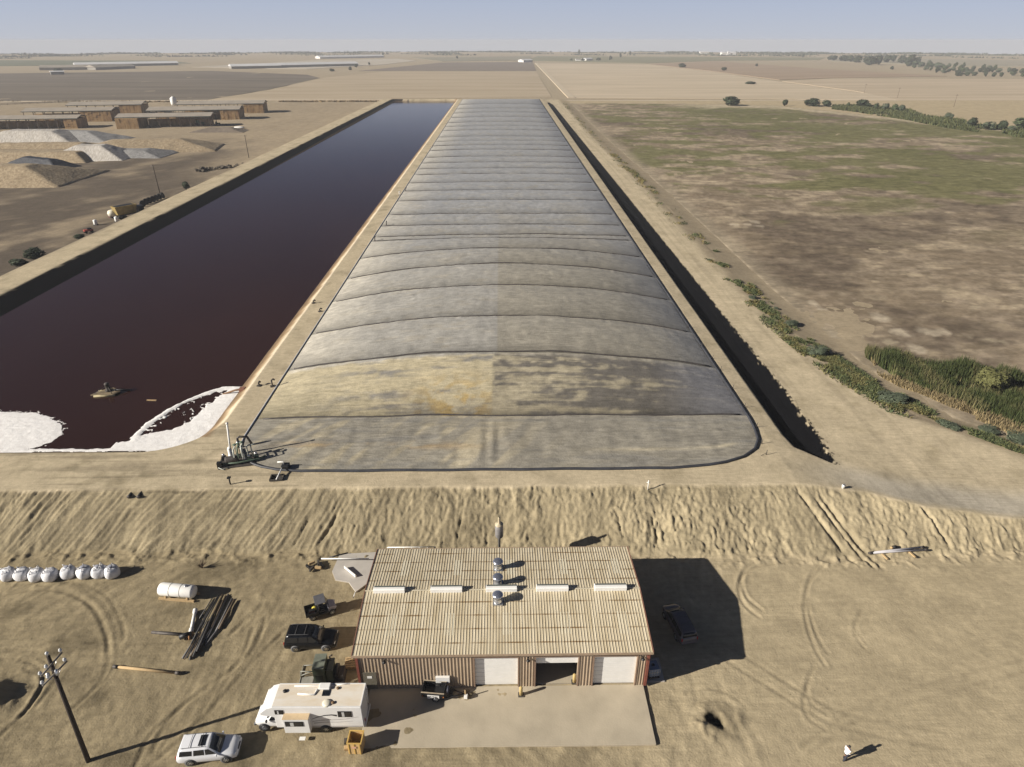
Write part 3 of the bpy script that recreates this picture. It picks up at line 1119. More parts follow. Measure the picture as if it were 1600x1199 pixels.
for x, s_ in ((BX0, -1), (BX1, 1)):
    for y, t_ in ((BY0, -1), (BY1, 1)):
        bw(MB().box((x + s_ * .03, y + t_ * .03, EZ / 2 + .1), (.22, .22, EZ - .22)), 'corner_trim', m_trim)
mb = MB()
for a, b_ in doors:
    for x in (a - .05, b_ + .05):
        mb.box((x, BY0 - .03, 2.1), (.12, .1, 3.8))
    mb.box(((a + b_) / 2, BY0 - .03, DZ + .06), (b_ - a + .22, .1, .12))
bw(mb, 'door_frame', mat('brown_trim', (.25, .17, .12), rough=.6, var=.12, scale=2))
# roof: two slopes with ribs
EX0, EX1, EY0, EY1, EOZ = BX0 - .3, BX1 + .28, BY0 - .34, BY1 + .32, EZ - .02
mroof = roof_mat()
for name_, ya_, s_ in (('roof', EY0, 1), ('roof', EY1, -1)):
    mb = MB()
    yz = [(ya_, EOZ + .06), (RY, RZ + .06), (RY, RZ - .04), (ya_, EOZ - .04)]
    mb.prism(yz, EX0, EX1, axis='x')
    k = int((EX1 - EX0) / .262)
    for j in range(k + 1):
        x = EX0 + .06 + j * (EX1 - EX0 - .12) / k
        a = [(x - .034, ya_, EOZ + .058), (x + .034, ya_, EOZ + .058), (x + .034, RY, RZ + .058), (x - .034, RY, RZ + .058)]
        t = [(x - .016, ya_, EOZ + .094), (x + .016, ya_, EOZ + .094), (x + .016, RY, RZ + .094), (x - .016, RY, RZ + .094)]
        mb.hexa(a + t)
    ro = bw(mb, name_, mroof)
mb = MB()
mb.prism([(RY - .10, RZ + .10), (RY, RZ + .125), (RY + .10, RZ + .10), (RY, RZ + .14)], EX0, EX1, axis='x')
bw(mb, 'ridge_cap', mat('ridge_cap', (.52, .46, .34), rough=.5, var=.15, scale=1.5))
for gy in (EY0 - .06, EY1 + .06):
    bw(MB().box(((EX0 + EX1) / 2, gy, EOZ - .02), (EX1 - EX0 + .06, .12, .16)), 'gutter', mat('gutter', (.33, .245, .17), rough=.5, var=.15, scale=2))
for x in (EX0 - .03, EX1 + .03):
    mb = MB()
    for y0_, z0_ in ((EY0, EOZ), (EY1, EOZ)):
        s_ = 1 if y0_ < RY else -1
        mb.hexa([(x - .03, y0_, z0_ - .12), (x + .03, y0_, z0_ - .12), (x + .03, RY, RZ - .12), (x - .03, RY, RZ - .12),
                 (x - .03, y0_, z0_ + .13), (x + .03, y0_, z0_ + .13), (x + .03, RY, RZ + .13), (x - .03, RY, RZ + .13)])
    bw(mb, 'gable_trim', mat('gable_trim', (.26, .13, .09), rough=.6, var=.2, scale=1.2))
# brighter panels between the ribs
m_sky = mat('roof_light', (.66, .61, .47), rough=.4, var=.07, scale=1.0)
for row, (f0, f1) in enumerate(((.28, .62), (.30, .66))):
    for k in range(5):
        xc = -10.6 + 5.25 * k + (.4 if row else 0)
        mb = MB()
        for j in range(3):
            x = xc + j * .305
            ya_ = EY0 if row == 0 else EY1
            pa = [(ya_ + (RY - ya_) * f, EOZ + (RZ - EOZ) * f) for f in (f0, f1)]
            mb.hexa([(x - .095, pa[0][0], pa[0][1] + .05), (x + .095, pa[0][0], pa[0][1] + .05), (x + .095, pa[1][0], pa[1][1] + .05), (x - .095, pa[1][0], pa[1][1] + .05),
                     (x - .095, pa[0][0], pa[0][1] + .068), (x + .095, pa[0][0], pa[0][1] + .068), (x + .095, pa[1][0], pa[1][1] + .068), (x - .095, pa[1][0], pa[1][1] + .068)])
        bw(mb, 'roof_light', m_sky)
for x0_, x1_ in ((-12.45, -9.5), (-7.05, -4.05), (-1.8, 1.15), (3.0, 6.05), (8.55, 11.6)):
    mb = MB()
    xm, L_ = (x0_ + x1_) / 2, x1_ - x0_
    mb.prism([(RY - .30, RZ + .02), (RY - .30, RZ + .42), (RY - .22, RZ + .50), (RY + .22, RZ + .50), (RY + .30, RZ + .42), (RY + .30, RZ + .02)], x0_, x1_, axis='x')
    v_ = bw(mb, 'ridge_vent', m_white, .02)
    mb = MB()
    mb.box((xm, RY + .1, RZ + .51), (L_ - .1, .16, .05))
    bw(mb, 'vent_slot_shade', mat('shadow_grey', (.10, .11, .10), rough=.7, var=.2, scale=3), parent=v_)  # raised strip coloured as the slot's shade, nothing is cut
for y_ in (49.15, 46.75, 44.55):
    zr = RZ + .06 - abs(y_ - RY) * (RZ - EOZ) / 6.7
    mb = MB()
    mb.box((-.67, y_, zr + .05), (.95, .95, .14))
    mb.lathe([(.44, .1), (.40, .22), (.33, .42), (.31, .62), (.40, .66), (.42, .84), (.41, .9)], 20, (-.67, y_, zr))
    v_ = bw(mb, 'roof_ventilator', m_steel)
    mb = MB()
    mb.lathe([(.46, .88), (.52, .93), (.50, 1.0), (.36, 1.09), (.08, 1.12)], 20, (-.67, y_, zr))
    bw(mb, 'vent_cap', mat('vent_cap', (.42, .44, .52), rough=.25, metal=.8, var=.1, scale=4), parent=v_)
# doors
for i, (a, b_) in enumerate(doors):
    mb = MB()
    z0_ = 2.95 if i == 1 else .22
    hh = (DZ - .22) / 7
    z_ = DZ
    while z_ > z0_ + .05:
        zb_ = max(z_ - hh, z0_)
        mb.box(((a + b_) / 2, BY0 + .23, (z_ + zb_) / 2), (b_ - a - .02, .05, z_ - zb_ - .03))
        mb.box(((a + b_) / 2, BY0 + .25, (z_ + zb_) / 2), (b_ - a - .03, .03, z_ - zb_ + .01))
        z_ = zb_
    o = bw(mb, 'rollup_door', m_white)
    mb = MB()
    for x in (a - .02, b_ + .02):
        mb.box((x, BY0 + .31, 2.1), (.04, .36, 3.8))
    mb.box(((a + b_) / 2, BY0 + .31, DZ + .02), (b_ - a, .36, .04))
    bw(mb, 'door_reveal', m_wall)
mb = MB()
mb.box((0, (BY0 + BY1) / 2 + .1, .1), (BX1 - BX0 - .3, BY1 - BY0 - .3, .24))
bw(mb, 'floor', m_concrete)
mb = MB()
mb.box((-12.1, BY0 - .05, 1.28), (1.16, .08, 2.1))
d_ = bw(mb, 'door', mat('grey_door', (.14, .125, .095), rough=.6, var=.1, scale=2))
mb = MB()
mb.box((-12.1, BY0 - .1, 1.75), (.42, .03, .26))
bw(mb, 'door_sign', m_white, parent=d_)
mb = MB()
mb.box((-5.6, BY0 - .16, 1.45), (1.25, .22, .72))
bw(mb, 'wall_box', m_white, .02)
for x in (-10.6, 2.0, 12.1):
    mb = MB()
    mb.box((x, BY0 - .12, 3.95), (.12, .2, .1))
    mb.lathe([(.05, 0), (.17, -.1), (.17, -.16), (.1, -.17)], 12, (x, BY0 - .28, 4.0))
    bw(mb, 'wall_light', m_black)
# things seen inside the open bay
t = thing('workbench', 'dim workbench with boxes inside the open middle bay', 'workbench', (4.3, 47.5, .22))
mb = MB()
mb.box((0, 0, .9), (2.6, .8, .08))
mb.build('top', m_wood, t)
for x in (-1.2, 1.2):
    for y in (-.32, .32):
        MB().box((x, y, .43), (.08, .08, .86)).build('leg', m_dsteel, t)

# concrete
mb = MB()
mb.box((.15, 36.72, .06), (24.7, 5.72, .28))
tag(mb.build('concrete_apron', m_concrete, None, .02), 'pale dusty concrete apron in front of the three doors', kind='structure')
mb = MB()
poly = [tuple(P(a, b, .12)[:2]) for a, b in ((531, 866), (588, 863), (583, 905), (556, 925), (545, 910), (524, 906), (519, 893))]
mb.prism(poly, -.2, .14, axis='z')
tag(mb.build('concrete_pad', mat('pale_concrete', (.43, .40, .36), rough=.9, var=.1, scale=.6), None, 0), 'pale grey concrete pad at the rear left corner of the workshop', kind='structure')
mb = MB()
mb.box((13.6, 41.2, .02), (1.9, 2.6, .2))
tag(mb.build('concrete_pad', mat('pale_concrete', (.43, .40, .36))), 'small concrete pad in the shade of the right wall', kind='structure')

for px, py, lab in ((814, 1086, 'stout yellow post standing between the left and the open middle door'), (897, 1066, 'yellow post at the right jamb of the open middle door')):
    p = P(px, py, .22)
    t = thing('bollard', lab, 'bollard', p, group='yellow door posts')
    MB().lathe([(.15, 0), (.15, .98), (.11, 1.05), (.05, 1.08)], 14).build('post', mat('faded_yellow', (.47, .35, .15), rough=.7, var=.2, scale=4), t)
    MB().box((0, 0, .02), (.5, .5, .05)).build('base_plate', m_dsteel, t)

# silencer stack behind the workshop
t = thing('exhaust_stack', 'tall grey exhaust silencer stack standing behind the workshop roof', 'exhaust stack', (-.57, 54.7, gz(-.57, 54.7)))
MB().lathe([(.14, 0), (.14, 4.2), (.2, 4.3), (.2, 4.45)], 14).build('lower_pipe', m_steel, t)
MB().lathe([(.2, 4.42), (.42, 4.6), (.44, 4.65), (.44, 6.05), (.40, 6.12)], 20).build('silencer', mat('silencer_grey', (.26, .25, .25), rough=.5, metal=.3, var=.2, scale=3), t)
MB().lathe([(.42, 6.1), (.45, 6.14), (.45, 6.26), (.16, 6.32), (.13, 6.4), (.12, 7.05), (.12, 7.1)], 18).build('top_pipe', mat('tan_steel', (.45, .38, .26), rough=.6, var=.2, scale=4), t)
MB().box((0, 0, .05), (.9, .9, .12)).build('base_plate', m_dsteel, t)


# ------------------------------------------------------------------ vehicles (forward = +x)
def wheel(parent, x, y, r, w_, rim):
    s_ = 1 if y > 0 else -1
    o = thing('wheel', None, None, (0, 0, 0))
    bpy.data.objects.remove(o)
    mb = MB()
    prof = [(r * .62, -w_ / 2), (r * .95, -w_ / 2), (r, -w_ / 2 + .03), (r, w_ / 2 - .03), (r * .95, w_ / 2), (r * .62, w_ / 2)]
    mb.lathe(prof, 22)
    mb.v = [(q[0], q[2] * 1.0, q[1]) for q in mb.v]
    wo = mb.build('wheel', m_rubber, parent)
    wo.location = (x, y, r)
    mb = MB()
    mb.lathe([(r * .64, -.02), (r * .62, .02), (r * .5, 0), (r * .2, .015), (r * .12, .03)], 18)
    for k in range(6):
        a = k * math.pi / 3
        mb.box((r * .36 * math.cos(a), r * .36 * math.sin(a), .015), (r * .42, r * .12, .03), a)
    mb.v = [(q[0], s_ * (w_ / 2 - .012 + q[2]), q[1]) for q in mb.v]
    mb.build('rim', rim, wo)
    return wo


def suv(name, label, cat, loc, rz, L=4.75, W=1.86, H_=1.78, paint=None, rim=None, hood=1.08, belt=1.12, rack=True, sunroof=False, van=False, group=None):
    t = thing(name, label, cat, loc, rz, group)
    f, r_ = L / 2, -L / 2
    hw = W / 2
    wb = L * .585
    xf, xr_ = wb / 2 + .08, -wb / 2 + .08
    wr = .37
    # lower hull
    st = [(r_, .52, .80, .86), (r_ + .04, .42, 1.0, .93), (r_ + .14, .34, belt, .98), (r_ + .6, .30, belt, 1.0), (0, .28, belt, 1.0), (f * .36, .28, belt - .01, 1.0),
          (f * .52, .29, hood + .02, .99), (f * .78, .31, hood - .06, .97), (f * .93, .36, hood - .16, .90), (f * .985, .42, hood - .3, .80), (f, .5, hood - .42, .72)]
    rows_ = []
    for x, zb, zt, k in st:
        h = hw * k
        ring = [(h * .90, zb), (h * .985, zb + .14), (h, zb + (zt - zb) * .55), (h * .985, zt - .10), (h * .93, zt - .02), (h * .6, zt + .015), (0, zt + .03)]
        pts_ = [(x, -y, z) for y, z in ring] + [(x, y, z) for y, z in ring[-2::-1]] + [(x, 0, zb)]
        rows_.append(pts_)
    mb = MB()
    mb.grid(rows_, True, close=True)
    mb.add(rows_[0], [tuple(range(len(rows_[0])))])
    mb.add(rows_[-1], [tuple(range(len(rows_[-1])))])
    # greenhouse
    xr0, xr1 = r_ + (.10 if not van else .06), r_ + (.34 if not van else .30)
    xf1, xf0 = f * .10, f * .46
    if van:
        xf1, xf0 = f * .22, f * .62
    zb = belt - .03
    hb, ht = hw * .955, hw * .77

    def gh(x, t_):
        """greenhouse side y at fraction t_ of its height"""
        return hb + (ht - hb) * t_
    g = []
    for t_, rx0, rx1, hy in ((0, xr0, xf0, hb), (.5, (xr0 + xr1) / 2, (xf0 + xf1) / 2, (hb + ht) / 2), (.9, xr1 - .02, xf1 + .06, ht + .012), (1.0, xr1 + .08, xf1 - .06, ht - .07)):
        z = zb + (H_ - zb) * t_
        ring = []
        for k in range(9):
            x = rx0 + (rx1 - rx0) * k / 8
            bow = .05 * (1 - (2 * k / 8 - 1) ** 2)
            ring.append((x, -(hy + bow * .4), z + (bow * .5 if t_ > .8 else 0)))
        for k in range(8, -1, -1):
            x = rx0 + (rx1 - rx0) * k / 8
            bow = .05 * (1 - (2 * k / 8 - 1) ** 2)
            ring.append((x, hy + bow * .4, z + (bow * .5 if t_ > .8 else 0)))
        g.append(ring)
    mb.grid(g, True, close=True)
    top = g[-1]
    k0 = len(top)
    mid = []
    for k in range(9):
        a = Vector(top[k])
        b_ = Vector(top[k0 - 1 - k])
        mid.append([tuple(a.lerp(b_, q / 4) + Vector((0, 0, .03 * (1 - (2 * q / 4 - 1) ** 2)))) for q in range(5)])
    mb.grid(mid, True)
    mb.build('body', paint, t)
    # sill and bumpers
    cl = mat('grey_cladding', (.10, .10, .105), rough=.6, var=.15, scale=5)

    def side_pane(nm, poly, s_, m_=m_glass):
        vs = []
        for x, t_ in poly:
            q = (x - (xr0 + xr1) / 2) / ((xf0 + xf1) / 2 - (xr0 + xr1) / 2)
            bow = .02 * (1 - (2 * min(1, max(0, q)) - 1) ** 2)
            vs.append((x, s_ * (gh(x, t_) + .014 + bow), zb + (H_ - zb) * t_))
        n_ = len(vs)
        vi = [(p[0], p[1] - s_ * .03, p[2]) for p in vs]
        MB().add(vs + vi, [tuple(range(n_)), tuple(range(2 * n_ - 1, n_ - 1, -1))] + [(i, (i + 1) % n_, (i + 1) % n_ + n_, i + n_) for i in range(n_)]).build(nm, m_, t)
    bp = r_ + L * .30
    for s_ in (-1, 1):
        side_pane('side_window', [(xr0 + .22, .16), (bp - .12, .16), (bp - .05, .82), (xr1 + .10, .82)], s_)
        side_pane('side_window', [(bp + .02, .14), (bp + .86, .14), (bp + .86, .86), (bp + .08, .86)], s_)
        side_pane('side_window', [(bp + .95, .14), (xf0 - .22, .14), (xf1 + .02, .86), (bp + .95, .86)], s_)

    def end_pane(nm, a, b_, off):
        # a, b_ : (x, t) bottom and top
        zs = [zb + (H_ - zb) * a[1], zb + (H_ - zb) * b_[1]]
        vs = []
        for (x, t_), z in ((a, zs[0]), (b_, zs[1])):
            y = gh(0, t_) - .10
            for k in range(5):
                q = -1 + k * .5
                vs.append((x + off * (1.0 - .35 * q * q), y * q, z + .012))
        m2 = MB()
        m2.add(vs, [(k, k + 1, k + 6, k + 5) for k in range(4)], True)
        o_ = m2.build(nm, m_glass, t)
        so = o_.modifiers.new('thick', 'SOLIDIFY')
        so.thickness = .02
    end_pane('windshield', (xf0 + .01, .05), (xf1 + .05, .9), .05)
    end_pane('rear_window', (xr0 + .04, .2), (xr1 - .02, .85), -.05)
    for s_ in (-1, 1):
        for x in (xf, xr_):
            wheel(t, x, s_ * (hw - .105), wr, .25, rim or m_steel)
            m2 = MB()
            m2.lathe([(wr + .10, -.06), (wr + .085, .06)], 20)
            m2.v = [(x + q[0], s_ * (hw - .055) + q[2], wr + .02 + q[1]) for q in m2.v]
            m2.build('wheel_arch', cl, t)
        MB().box((f * .93, s_ * hw * .66, hood - .27), (.16, .34, .16)).build('headlight', mat('lamp_glass', (.62, .62, .60), rough=.15, var=.1, scale=6), t, .03)
        MB().box((r_ + .06, s_ * hw * .85, .98), (.1, .14, .34)).build('tail_light', mat('tail_red', (.35, .02, .015), rough=.25, var=.1, scale=6), t, .02)
        MB().box((xf0 - .22, s_ * (hw + .07), belt + .06), (.12, .2, .15)).build('mirror', paint, t, .03)
    MB().box((f - .10, 0, .47), (.22, W * .78, .24)).build('bumper', cl if not van else paint, t, .05)
    MB().box((r_ + .03, 0, .52), (.16, W * .86, .24)).build('bumper', cl if not van else paint, t, .05)
    MB().box((f * .985, 0, hood - .3), (.06, W * .36, .16)).build('grille', m_black, t, .02)
    if rack:
        for s_ in (-1, 1):
            MB().tube([(xr1 + .2, s_ * ht * .86, H_ + .06), (xr1 + .3, s_ * ht * .86, H_ + .10), (xf1 - .35, s_ * ht * .86, H_ + .10), (xf1 - .25, s_ * ht * .86, H_ + .06)], .022, 6).build('roof_rail', cl, t)
        for q in (.35, .72):
            x = xr1 + (xf1 - xr1) * q
            MB().tube([(x, -ht * .86, H_ + .10), (x, ht * .86, H_ + .10)], .02, 6).build('roof_bar', cl, t)
    if sunroof:
        MB().box((xf1 - .55, 0, H_ + .045), (.55, ht * 1.35, .03)).build('sunroof', m_glass, t, .02)
    return t


m_pw = mat('white_car_paint', (.74, .75, .78), rough=.25, var=.03, scale=2, spec=.6)
m_pb = mat('black_car_paint', (.006, .0065, .008), rough=.2, var=.2, scale=2, spec=.3)
m_pg = mat('grey_violet_car_paint', (.11, .10, .115), rough=.25, var=.1, scale=2, spec=.6)
suv('parked_car', 'white SUV with roof rails parked in front of the motorhome', 'car', (-24.22, 33.72, gz(-24.2, 33.7)), R(5), 4.75, 1.84, 1.76, m_pw, m_steel, rack=True, sunroof=True)
suv('parked_car', 'black SUV with chrome wheels parked at the left wall of the workshop', 'car', (-18.72, 44.75, gz(-18.7, 44.7)), R(.6), 4.95, 1.95, 1.88, m_pb, mat('chrome', (.8, .8, .8), rough=.12, metal=1, var=.05, scale=5))
suv('parked_car', 'grey minivan parked in the deep shadow right of the workshop', 'car', (17.3, 46.1, gz(17.3, 46.1)), R(101), 4.7, 1.85, 1.72, m_pg, m_steel, van=True, rack=True)

# small open utility vehicle
def utv(loc, rz):
    t = thing('utility_vehicle', 'black open utility vehicle with flat roof and loaded cargo bed', 'utility vehicle', loc, rz)
    MB().box((0, 0, .42), (2.7, 1.25, .16)).build('chassis', m_black, t, .03)
    mb = MB()
    mb.hexa([(.62, -.62, .5), (1.42, -.55, .5), (1.42, .55, .5), (.62, .62, .5), (.62, -.62, 1.06), (1.38, -.48, .86), (1.38, .48, .86), (.62, .62, 1.06)])
    mb.build('hood', mat('pale_violet_plastic', (.30, .30, .36), rough=.35, var=.1, scale=3), t, .06)
    mb = MB()
    for a in ((0, -.66), (0, .66)):
        mb.box((-1.0, a[1], .78), (1.2, .06, .36))
    mb.box((-1.58, 0, .78), (.06, 1.36, .36))
    mb.box((-.42, 0, .78), (.06, 1.36, .36))
    mb.box((-1.0, 0, .60), (1.16, 1.3, .05))
    mb.build('cargo_bed', m_black, t)
    for y in (-.33, .33):
        MB().box((.0, y, .76), (.5, .52, .16)).build('seat', m_black, t, .04)
        MB().box((-.25, y, 1.05), (.14, .52, .5)).build('backrest', m_black, t, .04)
    mb = MB()
    for y in (-.64, .64):
        mb.tube([(.72, y, 1.0), (.38, y * .95, 1.85), (-.42, y * .95, 1.85), (-.45, y, .7)], .035, 6)
    mb.build('roll_cage', m_black, t)
    MB().box((-.03, 0, 1.89), (1.05, 1.35, .06)).build('roof', mat('roof_grey', (.10, .10, .11), rough=.4, var=.15, scale=3), t, .02)
    mb = MB()
    mb.hexa([(.74, -.6, 1.02), (.76, -.6, 1.02), (.76, .6, 1.02), (.74, .6, 1.02), (.42, -.56, 1.84), (.44, -.56, 1.84), (.44, .56, 1.84), (.42, .56, 1.84)])
    mb.build('windshield', m_glass, t)
    for x in (.95, -.95):
        for y in (-.62, .62):
            wheel(t, x, y, .32, .26, m_steel)
    for y in (-.4, .4):
        MB().box((1.42, y, .74), (.06, .2, .1)).build('headlight', m_white, t)
    return t


u = P(503, 945, .8)
utv((-18.75, 48.55, gz(-18.75, 48.55)), R(24))
t = thing('cargo_bag', 'small yellow sack lying in the utility vehicle bed', 'sack', (-19.42, 48.45, gz(-18.75, 48.55) + .63), R(24))
MB().lathe([(.05, 0), (.24, .04), (.28, .14), (.2, .25), (.05, .29)], 10).build('sack', mat('sack_yellow', (.60, .50, .08), rough=.7, var=.2, scale=6), t)
t = thing('cargo_box', 'dark red box beside the yellow sack in the utility vehicle bed', 'box', (-19.55, 48.05, gz(-18.75, 48.55) + .63), R(24))
MB().box((0, 0, .14), (.5, .34, .28)).build('body', mat('dull_red', (.12, .04, .035), rough=.6, var=.2, scale=5), t, .02)
MB().box((0, 0, .30), (.52, .36, .04)).build('lid', m_black, t, .01)

# ------------------------------------------------------------------ motorhome (cab towards -x)
def motorhome():
    g0 = gz(-15.8, 36.5)
    t = thing('motorhome', 'white class C motorhome with stained roof and its slide-out open', 'motorhome', (-15.75, 36.52, g0), R(-.6))
    m_rv = mat('motorhome_white', (.72, .715, .70), rough=.35, var=.04, scale=1.2, spec=.5)
    m_rr = mat('motorhome_roof', (.66, .56, .42), rough=.7, var=.0, scale=.8, col2=(.74, .70, .63), stretch=(.6, 1.6, 1))
    hw = 1.14
    # coach shell with overcab nose
    prof = [(3.85, .62), (3.85, 3.10), (3.78, 3.18), (-3.55, 3.18), (-4.05, 3.02), (-4.62, 2.48), (-4.62, 2.20), (-3.72, 2.02), (-3.5, 1.9), (-3.5, .62)]
    MB().prism(prof, -hw, hw).build('coach_body', m_rv, t, .05)
    mb = MB()
    for k in range(12):
        x0 = -3.5 + 7.25 * k / 12
        x1 = -3.5 + 7.25 * (k + 1) / 12
        mb.box(((x0 + x1) / 2, 0, 3.195), (x1 - x0, hw * 2 - .16, .04))
    mb.build('roof', m_rr, t)
    mb = MB()
    for y in (-hw + .06, hw - .06):
        mb.box((.15, y, 3.215), (7.3, .08, .06))
    mb.box((3.78, 0, 3.215), (.08, hw * 2 - .2, .06))
    mb.build('roof_edge', m_rv, t)
    # cab
    rows_ = []
    for x, zb, zt, h in ((-3.45, .5, 1.98, 1.0), (-3.75, .48, 1.95, 1.0), (-4.2, .46, 1.42, .98), (-4.55, .46, 1.22, .95), (-5.1, .46, 1.12, .9), (-5.38, .5, .98, .8), (-5.44, .55, .8, .7)):
        ring = [(h * .95, zb), (h, zb + .2), (h, zb + (zt - zb) * .6), (h * .93, zt - .06), (h * .7, zt), (0, zt + .03)]
        rows_.append([(x, -y, z) for y, z in ring] + [(x, y, z) for y, z in ring[-2::-1]] + [(x, 0, zb)])
    mb = MB()
    mb.grid(rows_, True, True)
    mb.add(rows_[-1], [tuple(range(len(rows_[-1])))])
    cab = mb.build('cab', m_rv, t)
    mb = MB()
    mb.hexa([(-4.36, -.82, 1.36), (-4.30, -.82, 1.36), (-4.30, .82, 1.36), (-4.36, .82, 1.36), (-3.82, -.8, 1.97), (-3.76, -.8, 1.97), (-3.76, .8, 1.97), (-3.82, .8, 1.97)])
    mb.build('windshield', m_glass, cab)
    for s_ in (-1, 1):
        mb = MB()
        mb.hexa([(-4.12, s_ * 1.0, 1.36), (-3.5, s_ * 1.0, 1.36), (-3.5, s_ * 1.012, 1.36), (-4.12, s_ * 1.012, 1.36), (-3.86, s_ * .99, 1.82), (-3.5, s_ * .99, 1.82), (-3.5, s_ * 1.005, 1.82), (-3.86, s_ * 1.005, 1.82)])
        mb.build('side_window', m_glass, cab)
        MB().box((-5.36, s_ * .62, .86), (.14, .26, .2)).build('headlight', mat('lamp_glass', (.6, .6, .6)), cab, .02)
        MB().box((-4.25, s_ * 1.14, 1.45), (.12, .2, .26)).build('mirror', m_black, cab, .02)
        for x, r_ in ((-4.62, .37), (.62, .39)):
            wheel(t, x, s_ * (.90 if x < -4 else 1.0), r_, .26 if x < -4 else .32, m_steel)
            m2 = MB()
            m2.lathe([(r_ + .11, -.05), (r_ + .1, .05)], 20)
            m2.v = [(x + q[0], s_ * (.965 if x < -4 else hw - .02) + q[2], r_ + .04 + q[1]) for q in m2.v]
            m2.build('wheel_arch', m_black, t)
    MB().box((-5.46, 0, .58), (.16, 1.7, .22)).build('bumper', m_steel, t, .04)
    MB().box((3.9, 0, .6), (.14, 2.1, .2)).build('bumper', m_rv, t, .03)
    # near side: slide-out, windows, stripes
    sl = MB().box((-1.55, -hw - .27, 1.56), (2.12, .56, 1.72)).build('slide_out', m_rv, t, .03)
    MB().box((-1.55, -hw - .27, 2.44), (2.16, .60, .05)).build('awning_roof', mat('slide_roof', (.55, .42, .26), rough=.7, var=.12, scale=1.5), sl, .01)

    def window(parent, x, z, w_, h_, y, s_=-1):
        o = MB().box((x, y, z), (w_ + .1, .04, h_ + .1)).build('window', m_black, parent, .01)
        MB().box((x, y + s_ * .022, z), (w_, .02, h_)).build('pane', m_glass, o)
        MB().box((x - w_ * .12, y + s_ * .034, z), (w_ * .2, .01, h_ * .92)).build('blind', mat('blind', (.45, .45, .44), rough=.8, var=.1, scale=4), o)
    window(sl, -1.7, 1.88, 1.4, .5, -hw - .57)
    window(t, 2.4, 2.35, 1.05, .62, -hw - .02)
    window(t, -3.0, 2.62, .62, .42, -hw - .02)
    window(t, 1.9, 2.3, 1.3, .6, hw + .02, 1)
    window(t, -1.2, 2.3, 1.3, .6, hw + .02, 1)
    mdec = mat('decal_dark', (.05, .05, .055), rough=.4, var=.2, scale=4)
    mgr = mat('decal_grey', (.33, .31, .30), rough=.4, var=.1, scale=4)

    def swoosh(pts_, wd, m_):
        y = -hw - .012
        n_ = len(pts_)
        up = [(p[0], y, p[1] + wd[i] / 2) for i, p in enumerate(pts_)]
        lo = [(p[0], y, p[1] - wd[i] / 2) for i, p in enumerate(pts_)]
        bk = [(p[0], y + .015, p[2]) for p in up + lo]
        fs = [(i, i + 1, n_ + i + 1, n_ + i) for i in range(n_ - 1)]
        MB().add(up + lo + bk, fs + [tuple(q + 2 * n_ for q in f) for f in fs]).build('stripe', m_, t)
    swoosh([(-.4, 1.72), (.1, 1.98), (.7, 2.18), (1.3, 2.25), (1.72, 2.16)], [.04, .09, .12, .14, .22], mdec)
    swoosh([(-.4, 1.42), (.4, 1.58), (1.4, 1.62), (2.4, 1.72), (3.5, 1.98)], [.06, .08, .06, .05, .03], mgr)
    swoosh([(-.3, 1.2), (.6, 1.32), (1.8, 1.32), (3.0, 1.45)], [.10, .07, .05, .03], mgr)
    MB().box((.4, -hw - .008, .78), (6.6, .02, .10)).build('skirt_trim', mgr, t)
    # roof gear
    MB().box((.42, .75, 3.32), (.95, .6, .22)).build('air_conditioner', m_white, t, .06)
    mb = MB()
    mb.hexa([(.35, -.10, 3.22), (.95, -.10, 3.22), (.95, .5, 3.22), (.35, .5, 3.22), (.35, -.06, 3.27), (.95, -.06, 3.27), (.95, .46, 3.27), (.35, .46, 3.27)])
    mb.build('roof_hatch', m_glass, t)
    MB().lathe([(.38, 3.21), (.36, 3.3), (.22, 3.36), (.03, 3.38)], 16, (.95, -.78, 0)).build('satellite_dome', mat('cream_plastic', (.68, .64, .52), rough=.5, var=.06, scale=3), t)
    MB().lathe([(.16, 3.21), (.18, 3.3), (.06, 3.36)], 12, (-2.85, .35, 0)).build('roof_vent', m_black, t)
    MB().lathe([(.14, 3.21), (.15, 3.3), (.05, 3.34)], 12, (1.45, -.75, 0)).build('roof_vent', mat('brown_plastic', (.16, .10, .05), rough=.6, var=.2, scale=5), t)
    MB().lathe([(.13, 3.21), (.14, 3.3), (.05, 3.33)], 12, (1.55, .62, 0)).build('roof_vent', mat('brown_plastic', (.16, .10, .05)), t)
    MB().tube([(-1.7, .1, 3.24), (-.3, .0, 3.25), (-.2, .35, 3.27), (-.15, .5, 3.3)], .07, 8).build('antenna', m_white, t)
    MB().tube([(-2.2, .85, 3.24), (1.2, .85, 3.26)], .04, 6).build('awning_tube', m_white, t)
    MB().tube([(1.4, .95, 3.24), (2.3, 1.0, 3.3)], .03, 6).build('roof_ladder_rail', m_white, t)
    for s_ in (-.7, .7):
        MB().box((3.87, s_, 1.0), (.04, .16, .3)).build('tail_light', mat('tail_red', (.35, .02, .015)), t)
    mb = MB()
    for y in (.35, .75):
        mb.tube([(3.95, y, .7), (3.95, y, 3.2)], .025, 6)
    for k in range(7):
        mb.tube([(3.95, .35, .85 + k * .35), (3.95, .75, .85 + k * .35)], .02, 6)
    mb.build('ladder', m_steel, t)
    MB().box((-1.2, -hw - .75, .28), (.5, .3, .06)).build('entry_step', m_white, t)
    return t


motorhome()
# ------------------------------------------------------------------ yard things
def ordinal(i):
    return ['first', 'second', 'third', 'fourth', 'fifth', 'sixth', 'seventh', 'eighth', 'ninth', 'tenth', 'eleventh', 'twelfth', 'thirteenth', 'fourteenth', 'fifteenth', 'sixteenth', 'seventeenth', 'eighteenth', 'nineteenth', 'twentieth'][i]


def gp(x, y, dz=0):
    return (x, y, gz(x, y) + dz)


